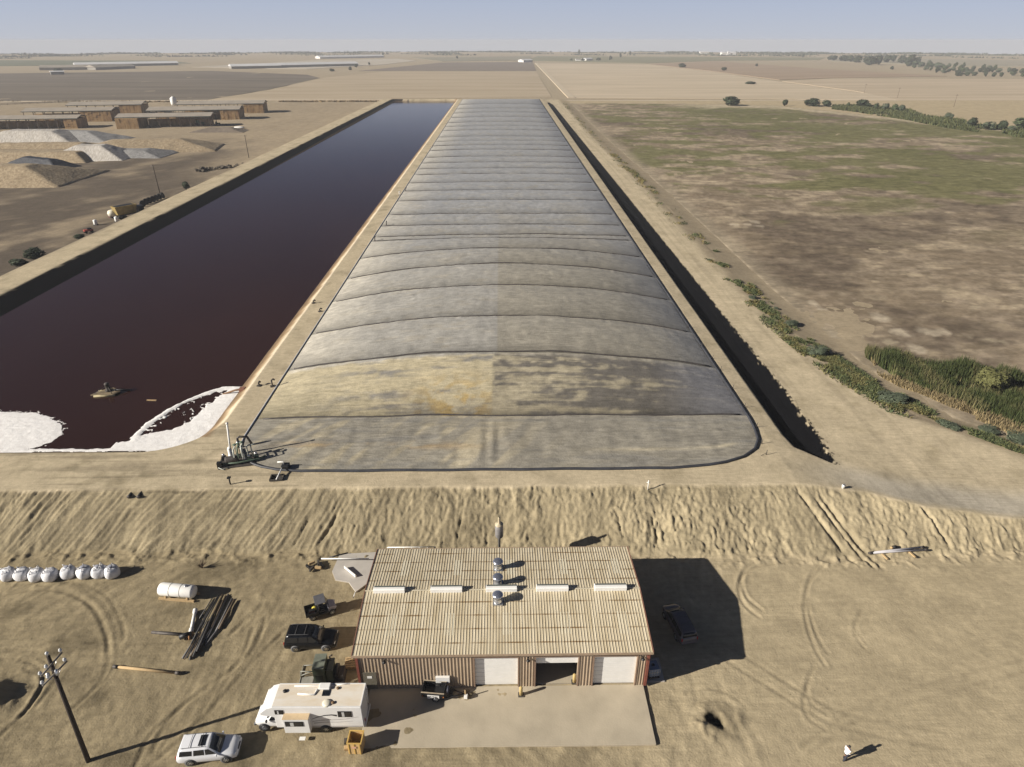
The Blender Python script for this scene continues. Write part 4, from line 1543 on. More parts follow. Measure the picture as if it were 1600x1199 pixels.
# bulk bags
m_bag = mat('woven_white', (.70, .70, .72), rough=.75, var=.07, scale=5, bump=.02, bscale=9)
bag_px = [(-9, 902), (15, 903), (37, 903), (59, 904), (81, 904), (109, 900), (134, 900), (157, 899), (177, 899)]
extra = ['cut off by the left edge of the picture', 'slumped, next to the one at the picture edge', 'round, third along from the picture edge', 'with a grey fold on top, left of the middle', 'nearest bag left of the gap in the row', 'first bag right of the gap in the row', 'with dark ties, second right of the gap', 'with tall open spout, next to the last', 'last at the right end of the row']
for i, ((px, py), ex) in enumerate(zip(bag_px, extra)):
    p = on_ground(px, py)
    t = thing('bulk_bag', 'full white bulk bag ' + ex, 'bulk bag', p, R(random.uniform(0, 90)), 'white bulk bags in a row')
    rows_ = []
    sd_ = i * 3.7
    for z, r in ((0, .52), (.06, .66), (.3, .76), (.62, .77), (.9, .70), (1.06, .58), (1.12, .40), (1.16, .16)):
        ring = []
        for k in range(20):
            a = 2 * math.pi * k / 20
            sq = 1 / max(abs(math.cos(a)), abs(math.sin(a))) ** .35
            rr = r * sq * (1 + .10 * (float(vn(math.cos(a) * 1.6 + sd_, math.sin(a) * 1.6 + z * 1.5, i)) - .5))
            ring.append((rr * math.cos(a), rr * math.sin(a), z * (1 + .1 * (float(vn(math.cos(a) + sd_, math.sin(a), 3 + i)) - .5))))
        rows_.append(ring)
    mb = MB()
    mb.grid(rows_, True, True)
    mb.add(rows_[-1], [tuple(range(20))])
    mb.build('bag_body', m_bag, t)
    for k in range(4):
        a = math.pi / 4 + k * math.pi / 2
        c_, s_ = math.cos(a), math.sin(a)
        h = random.uniform(.12, .34)
        MB().tube([(c_ * .62, s_ * .62, .98), (c_ * .50 - s_ * .1, s_ * .50 + c_ * .1, 1.12 + h), (c_ * .34, s_ * .34, 1.14 + h), (c_ * .30, s_ * .40, 1.1)], [.05, .035, .035, .05], 5).build('lifting_loop', m_bag if i % 2 else mat('loop_grey', (.32, .33, .38), rough=.7, var=.15, scale=6), t)
    if i > 4:
        MB().lathe([(.22, 1.08), (.16, 1.22), (.24, 1.36), (.2, 1.38)], 9).build('spout', mat('loop_grey', (.32, .33, .38)), t)

# horizontal tank on a skid
p = on_ground(275, 940)
t = thing('storage_tank', 'white horizontal cylinder tank on a timber skid beside the pipe heap', 'tank', (-34.35, 51.0, gz(-34.4, 51.0)), R(-7))
mb = MB()
prof = [(.1, -1.98), (.42, -1.95), (.62, -1.84), (.68, -1.68), (.68, 1.68), (.62, 1.84), (.42, 1.95), (.1, 1.98)]
mb.lathe(prof, 24)
mb.v = [(q[2], q[1], q[0] + .98) for q in mb.v]
tk = mb.build('tank_body', m_white, t)
for x in (-.62, .55):
    m2 = MB()
    m2.lathe([(.685, -.03), (.70, -.02), (.70, .02), (.685, .03)], 24)
    m2.v = [(q[2] + x, q[1], q[0] + .98) for q in m2.v]
    m2.build('tank_band', mat('band_grey', (.35, .34, .32), rough=.5, var=.1, scale=4), t)
for y in (-.52, .52):
    MB().box((0, y, .12), (3.9, .18, .24)).build('skid_runner', m_wood, t)
for x in (-1.2, 1.2):
    mb = MB()
    mb.prism([(-.6, .22), (.6, .22), (.5, .62), (.25, .36), (-.25, .36), (-.5, .62)], x - .09, x + .09, axis='x')
    mb.build('saddle', m_wood, t)
MB().lathe([(.16, 1.6), (.16, 1.76), (.1, 1.78)], 12, (1.1, 0, 0)).build('filler_cap', m_steel, t)

# heap of old pipes
pairs = [((357, 930), (322, 1004)), ((349, 932), (315, 1000)), ((342, 935), (311, 990)), ((363, 937), (338, 988)), ((353, 934), (330, 985)),
         ((345, 933), (318, 985)), ((332, 936), (312, 968)), ((367, 940), (343, 985)), ((336, 940), (300, 1010)), ((340, 967), (314, 1010)),
         ((328, 970), (303, 1018)), ((334, 965), (309, 1022)), ((345, 980), (321, 1010)), ((316, 985), (289, 1033)), ((312, 1000), (293, 1032)),
         ((307, 990), (297, 1032)), ((322, 968), (301, 1025)), ((326, 975), (303, 1030)), ((304, 1002), (286, 1030)), ((318, 1000), (299, 1028))]
m_pipes = [mat('old_pipe_grey', (.13, .125, .125), rough=.6, var=.35, scale=2), mat('old_pipe_brown', (.13, .095, .06), rough=.7, var=.35, scale=2), mat('old_pipe_dark', (.045, .043, .043), rough=.6, var=.35, scale=2)]
for i, (a, b_) in enumerate(pairs):
    lv = .1 + .12 * (i % 3)
    A, B_ = on_ground(*a), on_ground(*b_)
    c = (A + B_) / 2
    rr = random.choice((.06, .08, .09, .12))
    o = MB().tube([A - c + Vector((0, 0, lv)), B_ - c + Vector((0, 0, lv))], rr, 8).build('pipe', m_pipes[i % 3])
    o.location = c
    tag(o, 'old steel pipe lying in the loose heap below the white tank', 'pipe', 'old pipes in a heap')


def rod(name, a, b_, r, m_, label, cat, z=.12, group=None, ends=None):
    A, B_ = on_ground(*a), on_ground(*b_)
    c = (A + B_) / 2
    u_ = [A - c + Vector((0, 0, z)), B_ - c + Vector((0, 0, z))]
    if ends is None:
        o = MB().tube(u_, r, 8).build(name, m_)
        o.location = c
        return tag(o, label, cat, group)
    t = thing(name, label, cat, c, group=group)
    MB().tube(u_, r, 8).build('pipe_body', m_, t)
    d = (u_[1] - u_[0]).normalized()
    for q, s_ in ((0, -1), (1, 1)):
        MB().tube([u_[q], u_[q] + d * s_ * .45], r * 1.35, 8).build('pipe_end', ends, t)
    return t


rod('pipe', (185, 1044), (275, 1053), .13, m_wood, 'long tan pipe with dark ends lying on bare dirt below the pipe heap', 'pipe', .14, ends=m_dsteel)
rod('steel_beam', (238, 990), (292, 994), .16, m_dsteel, 'dark steel beam lying level, left of the pipe heap', 'beam', .16)
rod('pipe', (300, 985), (305, 960), .17, m_white, 'short white pipe lying at the head of the dark beam', 'pipe', .2, ends=m_white)
p = on_ground(291, 998)
t = thing('pipe_fitting', 'dark flanged pipe fitting with rusty ends beside the beam', 'pipe fitting', p, R(20))
MB().tube([(-.5, 0, .35), (0, 0, .45), (.5, .1, .35)], .26, 10).build('elbow', m_black, t)
for x, y in ((.55, .1), (.3, -.35)):
    MB().tube([(x, y, .3), (x + .14, y, .3)], .22, 12).build('flange', mat('rust_orange', (.30, .15, .06), rough=.8, var=.3, scale=5), t)
rod('pipe', (503, 879), (577, 879), .07, m_white, 'long thin white pipe propped across the rear concrete pad', 'pipe', .55)
rod('plank', (515, 873), (544, 866), .07, m_black, 'thin black bar lying along the rear edge of the concrete pad', 'bar', .2)
A = P(548, 895, .14)
t = thing('metal_sheet', 'bent white metal sheet lying on the rear concrete pad', 'sheet', A, R(-42))
mb = MB()
mb.hexa([(-1.0, -.12, .1), (1.0, -.12, .02), (1.0, .12, .02), (-1.0, .12, .1), (-1.0, -.12, .42), (1.0, -.12, .36), (1.0, -.04, .36), (-1.0, -.04, .42)])
mb.build('sheet', m_white, t)
p = P(538, 938, 0)
rod('pipe', (553, 940), (556, 931), .06, m_white, 'short upright white pipe stub by the left wall of the workshop', 'pipe', .5)

# grey pipes at the foot of the bank on the right
rod('pipe', (1364, 866), (1437, 858), .10, mat('pvc_grey', (.42, .41, .43), rough=.5, var=.08, scale=3), 'long pale grey pipe, the farther of two on chocks at the bank foot', 'pipe', .26, ends=m_dsteel)
rod('pipe', (1362, 867), (1443, 862), .10, mat('pvc_grey', (.42, .41, .43)), 'long pale grey pipe, the nearer of two on chocks at the bank foot', 'pipe', .26, ends=m_dsteel)
for px, py, lab in ((1380, 869, 'left wooden chock under the two grey pipes'), (1423, 866, 'right wooden chock under the two grey pipes')):
    p = on_ground(px, py)
    o = MB().box((0, .25, .06), (.18, 1.7, .14), R(12)).build('chock', m_wood)
    o.location = p
    tag(o, lab, 'chock', 'wooden pipe chocks')
p = on_ground(1397, 857)
t = thing('pipe_coupling', 'small dark pipe coupling lying behind the two grey pipes', 'pipe fitting', p, R(10))
MB().tube([(-.2, 0, .18), (.2, 0, .18)], .2, 12).build('sleeve', m_black, t)
MB().tube([(-.5, 0, .16), (-.2, 0, .16)], .13, 12).build('stub', m_wood, t)

# generator
def generator():
    t = thing('generator', 'dark green generator enclosure on a skid between workshop and motorhome', 'generator', gp(-16.35, 40.75), R(2))
    mg = mat('army_green', (.045, .062, .040), rough=.5, var=.15, scale=2)
    mg2 = mat('army_green_top', (.15, .165, .13), rough=.6, var=.15, scale=2)
    MB().box((.2, 0, .14), (2.9, 1.75, .22)).build('skid', m_dsteel, t, .02)
    b_ = MB().box((-.45, 0, 1.28), (1.02, 1.62, 2.06)).build('enclosure', mg, t, .03)
    MB().box((-.45, 0, 2.33), (1.06, 1.66, .06)).build('lid', mg2, b_, .01)
    mb = MB()
    for k in range(6):
        mb.box((-.45, -.82, .7 + k * .13), (.7, .03, .05))
    mb.build('louvre', m_black, b_)
    MB().box((.38, .1, 1.0), (.62, 1.3, 1.5)).build('engine_housing', mg, t, .04)
    MB().box((.5, .1, 1.78), (.5, 1.34, .06)).build('hood', mg2, t, .01)
    mb = MB()
    mb.lathe([(.2, -.14), (.62, -.14), (.62, .14), (.2, .14)], 20)
    mb.v = [(q[2] + .98, q[0] + .1, q[1] + .95) for q in mb.v]
    mb.build('fan_shroud', m_black, t)
    MB().tube([(.35, .55, 1.7), (.35, .55, 2.3), (.6, .6, 2.4)], .07, 8).build('exhaust_pipe', m_dsteel, t)
    MB().box((1.35, .1, .55), (.5, 1.1, .7)).build('battery_box', m_dsteel, t, .02)


generator()
t = thing('frame_trailer', 'thin grey metal frame lying on the dirt left of the generator', 'frame', gp(-17.95, 41.1), R(4))
mb = MB()
for a, b_ in (((-.9, -1.1, .08), (-.9, 1.1, .08)), ((.5, -1.1, .08), (.5, 1.1, .08)), ((-.9, 1.1, .08), (.5, 1.1, .08)), ((-.9, -1.1, .08), (.5, -1.1, .08)), ((-.9, 0, .08), (.5, .2, .5)), ((-.9, -.2, .08), (-.8, -.2, .9)), ((-.8, -.2, .9), (.5, -.2, .7))):
    mb.tube([a, b_], .05, 6)
mb.build('rail', mat('frame_grey', (.22, .22, .19), rough=.6, var=.2, scale=3), t)
MB().box((-.2, -.6, .05), (1.3, .9, .05)).build('plate', mat('plate_grey', (.28, .27, .23), rough=.7, var=.15, scale=2), t)
t = thing('pallet_stack', 'stack of pale timber pallets leaning by the workshop corner', 'pallets', gp(-14.4, 42.2), R(6))
for k in range(3):
    mb = MB()
    for j in range(5):
        mb.box((0, -.5 + j * .25, .14 + k * .15), (1.3, .14, .03))
    for x in (-.58, 0, .58):
        mb.box((x, 0, .07 + k * .15), (.09, 1.15, .10))
    mb.build('pallet', m_wood, t)

# trailer with a lettered plate
def trailer():
    t = thing('dump_trailer', 'small black dump trailer with white lettered plate at the workshop wall', 'trailer', (-6.35, 38.75, .21), R(-6))
    mb = MB()
    for y in (-.62, .62):
        mb.box((0, y, .78), (2.0, .06, .56))
    for x in (-.98, .98):
        mb.box((x, 0, .78), (.06, 1.2, .56))
    mb.box((0, 0, .52), (1.95, 1.2, .06))
    mb.build('box', m_black, t)
    mb = MB()
    for y in (-.62, .62):
        mb.box((0, y, 1.07), (2.06, .09, .05))
    mb.build('top_rail', mat('rail_tan', (.36, .30, .22), rough=.6, var=.2, scale=3), t)
    p_ = MB().box((.05, -.68, .62), (1.05, .03, .42)).build('plate', m_white, t)
    mb = MB()
    # two rows of block lettering, too small in the photograph to read
    for r_ in range(2):
        x = -.38
        while x < .42:
            w_ = random.choice((.05, .07, .09))
            mb.box((x + w_ / 2, -.70, .71 - r_ * .18), (w_, .012, .09))
            x += w_ + random.choice((.03, .03, .07))
    mb.build('lettering', mat('letter_grey', (.12, .12, .13), rough=.6, var=.1, scale=4), p_)
    for x in (-.9, .95):
        MB().box((x, -.68, .68), (.09, .03, .09)).build('marker_light', mat('orange_lamp', (.5, .16, .03), rough=.3, var=.1, scale=4), t)
    for y in (-.78, .78):
        wheel(t, .25, y * .8, .33, .2, m_steel)
    mb = MB()
    mb.lathe([(.12, -.1), (.33, -.1), (.36, 0), (.33, .1), (.12, .1)], 20)
    mb.v = [(1.28 + q[2], q[0], .82 + q[1]) for q in mb.v]
    mb.build('spare_wheel', mat('blue_rubber', (.025, .027, .04), rough=.6, var=.2, scale=4), t)
    mb = MB()
    for y in (-.55, .55):
        mb.tube([(.95, y, .45), (2.75, 0, .45)], .06, 6)
    mb.box((1.45, 0, .5), (.5, .6, .3))
    mb.build('tongue', m_black, t)
    MB().tube([(2.8, 0, .1), (2.8, 0, .95)], .06, 8).build('jack', m_wood, t)
    MB().box((2.85, -.1, .28), (.3, .3, .34)).build('jack_foot', m_white, t, .02)


trailer()
p = on_ground(556, 1181)
t = thing('waste_bin', 'open yellow plywood waste bin behind the motorhome', 'bin', (-12.32, 33.98, gz(-12.3, 34.0)), R(-2))
m_ply = mat('plywood', (.56, .38, .17), rough=.7, var=.15, scale=1.5, stretch=(4, 4, 1))
mb = MB()
mb.box((0, -.56, .66), (1.12, .06, 1.28))
mb.box((0, .56, .66), (1.12, .06, 1.28))
for x in (-.56, .56):
    mb.box((x, 0, .66), (.06, 1.06, 1.28))
mb.box((0, 0, .08), (1.1, 1.06, .06))
mb.build('box', m_ply, t)
mb = MB()
for y in (-.56, .56):
    mb.box((0, y, 1.33), (1.22, .1, .05))
for x in (-.56, .56):
    mb.box((x, 0, 1.33), (.1, 1.02, .05))
mb.build('rim', m_yellow, t)
for x in (-.45, 0, .45):
    MB().box((x, -.61, .66), (.08, .04, 1.26)).build('batten', m_yellow, t)
MB().box((0, -.62, .9), (.34, .03, .22)).build('label_plate', mat('pink_label', (.6, .35, .25), rough=.6, var=.1, scale=4), t)
p = on_ground(541, 1163)
t = thing('cardboard_box', 'two small boxes on the dirt beside the yellow bin', 'box', (-13.25, 34.2, gz(-13.2, 34.2)), R(10))
MB().box((0, .25, .16), (.34, .4, .3)).build('box', m_dsteel, t, .02)
MB().box((-.02, -.35, .14), (.3, .34, .26)).build('box', m_wood, t, .02)

t = thing('chemical_tote', 'blue-grey caged liquid tote in the shade by the right wall', 'tote', (13.55, 40.75, gz(13.5, 40.8) + .1), R(8))
MB().box((0, 0, .10), (1.05, 1.15, .16)).build('pallet', m_dsteel, t)
MB().box((0, 0, .68), (.98, 1.06, .95)).build('bottle', mat('blue_plastic', (.16, .22, .34), rough=.4, var=.1, scale=3), t, .08)
mb = MB()
for k in range(5):
    for y in (-.56, .56):
        mb.tube([(-.5 + k * .25, y, .2), (-.5 + k * .25, y, 1.2)], .018, 5)
for z in (.45, .8, 1.18):
    mb.tube([(-.52, -.56, z), (.52, -.56, z), (.52, .56, z), (-.52, .56, z), (-.52, -.56, z)], .018, 5)
mb.build('cage', m_steel, t)
MB().lathe([(.14, 1.15), (.14, 1.22), (.1, 1.23)], 12).build('lid', m_black, t)

# rail frame behind the workshop
a, b_ = P(612, 853, .6), P(680, 853, .6)
t = thing('pipe_rack', 'low white pipe rail rack behind the left half of the workshop', 'rail rack', (-10.55, 57.0, gz(-10.5, 57.0)))
mb = MB()
mb.tube([(-2.7, 0, 1.0), (2.7, 0, 1.0)], .06, 6)
mb.tube([(-2.7, 0, .5), (2.7, 0, .5)], .04, 6)
mb.build('rail', m_white, t)
for k in range(7):
    MB().tube([(-2.7 + k * .9, 0, -.1), (-2.7 + k * .9, 0, 1.0)], .045, 6).build('post', m_white if k % 2 else m_steel, t)
MB().tube([(2.7, 0, 1.0), (1.6, -.5, .1)], .05, 6).build('brace', m_dsteel, t)

# person at the lower right
def person():
    p_ = on_ground(1319, 1187)
    t = thing('person', 'person in a white shirt and dark trousers walking across the bare yard', 'person', p_, R(15))
    J = {'pelvis': (0, 0, .95), 'belly': (.01, 0, 1.12), 'chest': (.02, 0, 1.32), 'neck': (.03, 0, 1.49), 'skull': (.05, 0, 1.60), 'top': (.05, 0, 1.72),
         'shl': (.02, .19, 1.42), 'ell': (.0, .24, 1.14), 'hal': (.14, .20, .94), 'shr': (.02, -.19, 1.42), 'elr': (-.02, -.25, 1.14), 'har': (.12, -.22, .95),
         'hil': (0, .10, .90), 'knl': (.10, .11, .50), 'anl': (.05, .11, .08), 'tol': (.22, .12, .04), 'hir': (0, -.10, .90), 'knr': (.0, -.11, .50), 'anr': (-.18, -.11, .09), 'tor': (-.02, -.12, .04)}
    rad = {'pelvis': .155, 'belly': .145, 'chest': .165, 'neck': .06, 'skull': .095, 'top': .075, 'shl': .085, 'ell': .05, 'hal': .034, 'shr': .085, 'elr': .05, 'har': .034,
           'hil': .10, 'knl': .068, 'anl': .045, 'tol': .04, 'hir': .10, 'knr': .068, 'anr': .045, 'tor': .04}
    E_ = [('pelvis', 'belly'), ('belly', 'chest'), ('chest', 'neck'), ('neck', 'skull'), ('skull', 'top'), ('chest', 'shl'), ('shl', 'ell'), ('ell', 'hal'), ('chest', 'shr'), ('shr', 'elr'), ('elr', 'har'),
          ('pelvis', 'hil'), ('hil', 'knl'), ('knl', 'anl'), ('anl', 'tol'), ('pelvis', 'hir'), ('hir', 'knr'), ('knr', 'anr'), ('anr', 'tor')]
    # fingers: five short chains rooted in each palm
    for hnd, s_ in (('hal', 1), ('har', -1)):
        h = Vector(J[hnd])
        pk = hnd + 'palm'
        J[pk] = tuple(h + Vector((.05, 0, -.05)))
        rad[pk] = .032
        E_.append((hnd, pk))
        for q, (dy, L_) in enumerate(((-.028, .07), (-.010, .08), (.010, .078), (.028, .06), (.05 * s_ * -1, .05))):
            k1, k2 = f'{hnd}f{q}a', f'{hnd}f{q}b'
            J[k1] = tuple(h + Vector((.085, dy, -.075)))
            J[k2] = tuple(h + Vector((.085 + L_ * .4, dy, -.075 - L_ * .8)))
            rad[k1], rad[k2] = .010, .008
            E_ += [(pk, k1), (k1, k2)]
    names = list(J)
    me = bpy.data.meshes.new('person')
    me.from_pydata([J[k] for k in names], [(names.index(a), names.index(b_)) for a, b_ in E_], [])
    o = link('body', me, t)
    sk = o.modifiers.new('skin', 'SKIN')
    for k, v in zip(names, me.skin_vertices[0].data):
        v.radius = (rad[k], rad[k])
        v.use_root = k == 'pelvis'
    o.modifiers.new('sub', 'SUBSURF').render_levels = 1
    me.materials.append(mat('skin', (.36, .20, .13), rough=.6, var=.06, scale=8))

    def garment(nm, rings, m_, n_=16):
        mb = MB()
        rows_ = []
        for c, rx, ry in rings:
            rows_.append([(c[0] + rx * math.cos(2 * math.pi * k / n_), c[1] + ry * math.sin(2 * math.pi * k / n_), c[2]) for k in range(n_)])
        mb.grid(rows_, True, True)
        so = mb.build(nm, m_, t)
        return so
    m_sh = mat('shirt_white', (.80, .80, .80), rough=.8, var=.05, scale=6)
    m_tr = mat('trousers_dark', (.03, .032, .045), rough=.85, var=.15, scale=6)
    garment('shirt', [((.0, 0, .90), .165, .205), ((.0, 0, 1.0), .17, .21), ((.01, 0, 1.15), .165, .205), ((.02, 0, 1.32), .185, .225), ((.02, 0, 1.44), .15, .215), ((.03, 0, 1.50), .085, .10)], m_sh)
    mb = MB()
    for s_, sh, el, ha in ((1, 'shl', 'ell', 'hal'), (-1, 'shr', 'elr', 'har')):
        a, b_, c = Vector(J[sh]), Vector(J[el]), Vector(J[ha])
        mb.tube([a + Vector((0, 0, .03)), a.lerp(b_, .5), b_, b_.lerp(c, .45)], [.098, .082, .07, .062], 10)
    mb.build('sleeve', m_sh, t)
    mb = MB()
    for hi, kn, an in (('hil', 'knl', 'anl'), ('hir', 'knr', 'anr')):
        a, b_, c = Vector(J[hi]), Vector(J[kn]), Vector(J[an])
        mb.tube([a + Vector((0, 0, .06)), a.lerp(b_, .5), b_, b_.lerp(c, .5), c + Vector((0, 0, .02))], [.128, .112, .09, .082, .075], 10)
    mb.build('trousers', m_tr, t)
    for an, to in (('anl', 'tol'), ('anr', 'tor')):
        a, b_ = Vector(J[an]), Vector(J[to])
        MB().tube([a + Vector((-.06, 0, -.03)), a + Vector((.03, 0, -.02)), b_ + Vector((.04, 0, 0))], [.05, .058, .04], 8).build('shoe', m_black, t)
    mb = MB()
    mb.lathe([(.104, 1.63), (.108, 1.68), (.095, 1.74), (.05, 1.78), (.01, 1.785)], 14, (.045, 0, 0))
    mb.build('hair', m_black, t)
    mb = MB()
    mb.box((.148, 0, 1.60), (.04, .025, .04))
    mb.build('nose', mat('skin', (.36, .2, .13)), t)
    for s_ in (-1, 1):
        MB().box((.14, s_ * .035, 1.63), (.012, .022, .010)).build('eye', m_black, t)
        MB().box((.05, s_ * .10, 1.61), (.04, .02, .055)).build('ear', mat('skin', (.36, .2, .13)), t, .008)
    MB().box((.14, 0, 1.555), (.012, .045, .008)).build('mouth', mat('lip', (.25, .09, .07), rough=.6, var=.1, scale=9), t)


person()


# ------------------------------------------------------------------ poles
def power_pole():
    b_ = on_ground(138, 1190)
    topz = 11.3
    tp = P(75, 1025, topz)
    t = thing('power_pole', 'dark wooden power pole with two crossarms, leaning at the lower left', 'power pole', b_)
    d = tp - b_
    m_pole = mat('pole_wood', (.035, .024, .017), rough=.85, var=.35, scale=2, stretch=(4, 4, .6))
    MB().tube([(0, 0, -.3), d * .5, d], [.19, .165, .13], 12).build('shaft', m_pole, t)
    m_arm = mat('arm_wood', (.17, .15, .13), rough=.8, var=.2, scale=3)
    m_ins = mat('insulator', (.55, .55, .54), rough=.25, var=.1, scale=5)
    for (pa, pb, z) in (((59, 1061), (92, 1023), 10.6), ((65, 1075), (103, 1036), 9.7)):
        A, B_ = P(*pa, z) - b_, P(*pb, z) - b_
        c = d * (z / topz)
        mid = (A + B_) / 2
        A, B_ = A - mid + c, B_ - mid + c
        off = Vector((.14, -.12, 0))
        MB().tube([A + off, B_ + off], .075, 6).build('crossarm', m_arm, t)
        for q in (0.02, .30, .98) if z > 10 else (.03, .26, .95):
            p_ = A.lerp(B_, q) + off
            MB().lathe([(.03, .05), (.03, .2), (.12, .22), (.14, .30), (.08, .34), (.11, .40), (.04, .47)], 10, p_).build('insulator', m_ins, t)
        MB().tube([A.lerp(B_, .25) + off, c + Vector((.1, -.1, -.7))], .02, 5).build('arm_brace', m_steel, t)
        MB().tube([A.lerp(B_, .75) + off, c + Vector((.1, -.1, -.7))], .02, 5).build('arm_brace', m_steel, t)
    MB().lathe([(.03, 0), (.03, .2), (.12, .22), (.14, .3), (.05, .42)], 10, d).build('insulator', m_ins, t)
    for q, s_ in ((.86, .45), (.83, -.3)):
        MB().lathe([(.10, 0), (.14, .06), (.14, .45), (.06, .55)], 10, d * q + Vector((s_, -.25, 0))).build('cutout_fuse', m_steel, t)


power_pole()


def small_pole(px, py, tpx, tpy, h, label):
    b_ = P(px, py, 1.0)
    b_.z = gz(b_.x, b_.y)
    t = thing('utility_pole', label, 'utility pole', b_)
    MB().tube([(0, 0, -.3), (-.1, 0, h)], [.17, .12], 8).build('shaft', mat('pole_wood', (.05, .04, .03)), t)
    MB().tube([(-1.0, 0, h - .5), (.9, 0, h - .5)], .07, 6).build('crossarm', mat('arm_wood', (.17, .15, .13)), t)


small_pole(251, 307, 245, 265, 11.5, 'thin dark utility pole behind the lagoon levee by the old tyres')
small_pole(389, 247, 385, 222, 10.5, 'thin dark utility pole behind the levee near the tan feed pile')
for px, py, h, lab in ((599, 145, 9, 'far thin utility pole at the left of the sandy field'),):
    pass

# ------------------------------------------------------------------ on the deck
def deck(px, py):
    return on_ground(px, py, 4.0)


def biogas_station():
    p_ = deck(372, 722)
    t = thing('gas_pump_station', 'cluster of green pipes, valves and pumps at the near left cover corner', 'pump station', p_, R(12))
    mg = mat('valve_green', (.10, .14, .10), rough=.5, var=.2, scale=4)
    mp_ = mat('pale_pipe', (.50, .52, .46), rough=.4, var=.1, scale=4)
    MB().box((0, 0, .08), (4.4, 2.6, .16)).build('skid', m_dsteel, t, .02)
    mb = MB()
    mb.lathe([(.1, -.8), (.42, -.74), (.46, -.6), (.46, .6), (.42, .74), (.1, .8)], 18)
    mb.v = [(q[2] - .6, q[0] - .4, q[1] + .75) for q in mb.v]
    mb.build('pressure_vessel', m_dsteel, t)
    for k, x in enumerate((-.2, .3, .8)):
        MB().tube([(x, .9 - .2 * k, .2), (x, .9 - .2 * k, 1.9 + .25 * k), (x, -.3, 2.0 + .25 * k), (x, -.6, 1.2), (x, -.6, .2)], .10, 8).build('riser_pipe', (mp_, mg, mp_)[k], t)
        MB().lathe([(.05, 0), (.26, .02), (.26, .06), (.05, .09)], 12, (x, .9 - .2 * k, 2.05 + .25 * k)).build('valve_wheel', mg, t)
    MB().tube([(-2.0, -.6, .4), (0, -.9, .45), (2.6, -.5, .4), (3.4, .2, .35)], .12, 8).build('header_pipe', mg, t)
    for x, y in ((1.5, -.3), (2.3, .1), (-1.7, .6)):
        b2 = MB().box((x, y, .45), (.55, .45, .6)).build('pump', mg if x > 0 else m_black, t, .04)
        MB().lathe([(.16, 0), (.18, .3), (.08, .36)], 12, (x, y, .74)).build('motor', m_steel, b2)
    for x in (1.2, 1.7):
        MB().tube([(x, .9, .1), (x, .9, 1.7), (x + .5, 1.1, 1.8)], .09, 8).build('vent_pipe', mp_, t)
    MB().box((-2.0, -.9, .45), (.6, .5, .8)).build('control_box', m_black, t, .02)
    MB().tube([(-1.0, -1.2, .2), (-1.6, -1.6, .15), (-2.2, -1.1, .2), (-1.9, -.5, .3)], .06, 6).build('hose', mp_, t)


biogas_station()
p = deck(361, 713)
t = thing('flare_stack', 'slim white flare stack rising beside the gas pump station', 'flare stack', p)
tp = P(354.5, 661, p.z + 5.2) - p
MB().tube([(0, 0, 0), tp], [.13, .11], 10).build('stack_pipe', m_white, t)
MB().tube([tp * .96, tp], .16, 10).build('burner_tip', m_white, t)
MB().lathe([(.34, 0), (.34, .1), (.26, .14), (.26, 1.2), (.16, 1.4)], 14).build('knockout_pot', m_white, t)
p = deck(374, 700)
t = thing('pipe_riser', 'grey pipe elbow standing on the cover edge behind the pump station', 'pipe', p)
MB().tube([(0, 0, 0), (0, 0, 1.5), (.3, .1, 1.7), (1.2, .3, 1.5), (1.6, .4, .3)], .16, 10).build('elbow', m_dsteel, t)
MB().lathe([(.25, 0), (.25, .1)], 12, (0, 0, .9)).build('flange', m_steel, t)
p = deck(433, 748)
t = thing('manhole_box', 'open dark sump box with a white plank across it on the levee', 'sump box', p, R(4))
mb = MB()
for a in ((-.75, 0, .12, 1.0), (.75, 0, .12, 1.0)):
    mb.box((a[0], a[1], .12), (.12, 1.1, .3))
for y in (-.55, .55):
    mb.box((0, y, .12), (1.6, .12, .3))
mb.box((0, 0, -.03), (1.5, 1.1, .08))
mb.build('frame', mat('frame_dark', (.05, .045, .04), rough=.8, var=.2, scale=4), t)
MB().tube([(.1, -.6, .32), (.35, 1.4, .55)], .09, 6).build('plank', m_white, t)
p = deck(446, 735)
t = thing('cover_valve', 'black valve box at the front left edge of the cover', 'valve box', p)
MB().box((0, .3, .35), (.9, .9, .7)).build('box', m_black, t, .05)
MB().tube([(-.2, .3, .7), (-.2, .3, 1.1), (-.9, .2, 1.1)], .08, 6).build('pipe', m_white, t)
p = deck(360, 757)
t = thing('short_post', 'short dark post with a lamp head at the levee rim', 'post', p)
MB().tube([(0, 0, 0), (0, 0, .9)], .09, 8).build('post', m_black, t)
MB().box((0, 0, .98), (.4, .4, .2)).build('head', m_black, t, .04)
p = deck(1012, 765)
t = thing('marker_post', 'thin white marker post at the rim of the levee', 'marker post', p)
MB().tube([(0, 0, -.1), (0, 0, 1.35)], .055, 8).build('post', m_white, t)
MB().tube([(-.22, 0, 1.05), (.22, 0, 1.05)], .04, 6).build('crossbar', m_white, t)
p = on_ground(1317, 763, 3.2)
t = thing('white_bucket', 'small white bucket at the rim of the haul road', 'bucket', p)
MB().lathe([(.17, 0), (.21, .42), (.22, .44)], 12).build('bucket', m_white, t)
MB().tube([(-.2, 0, .4), (-.12, 0, .6), (.12, 0, .6), (.2, 0, .4)], .015, 5).build('handle', m_steel, t)
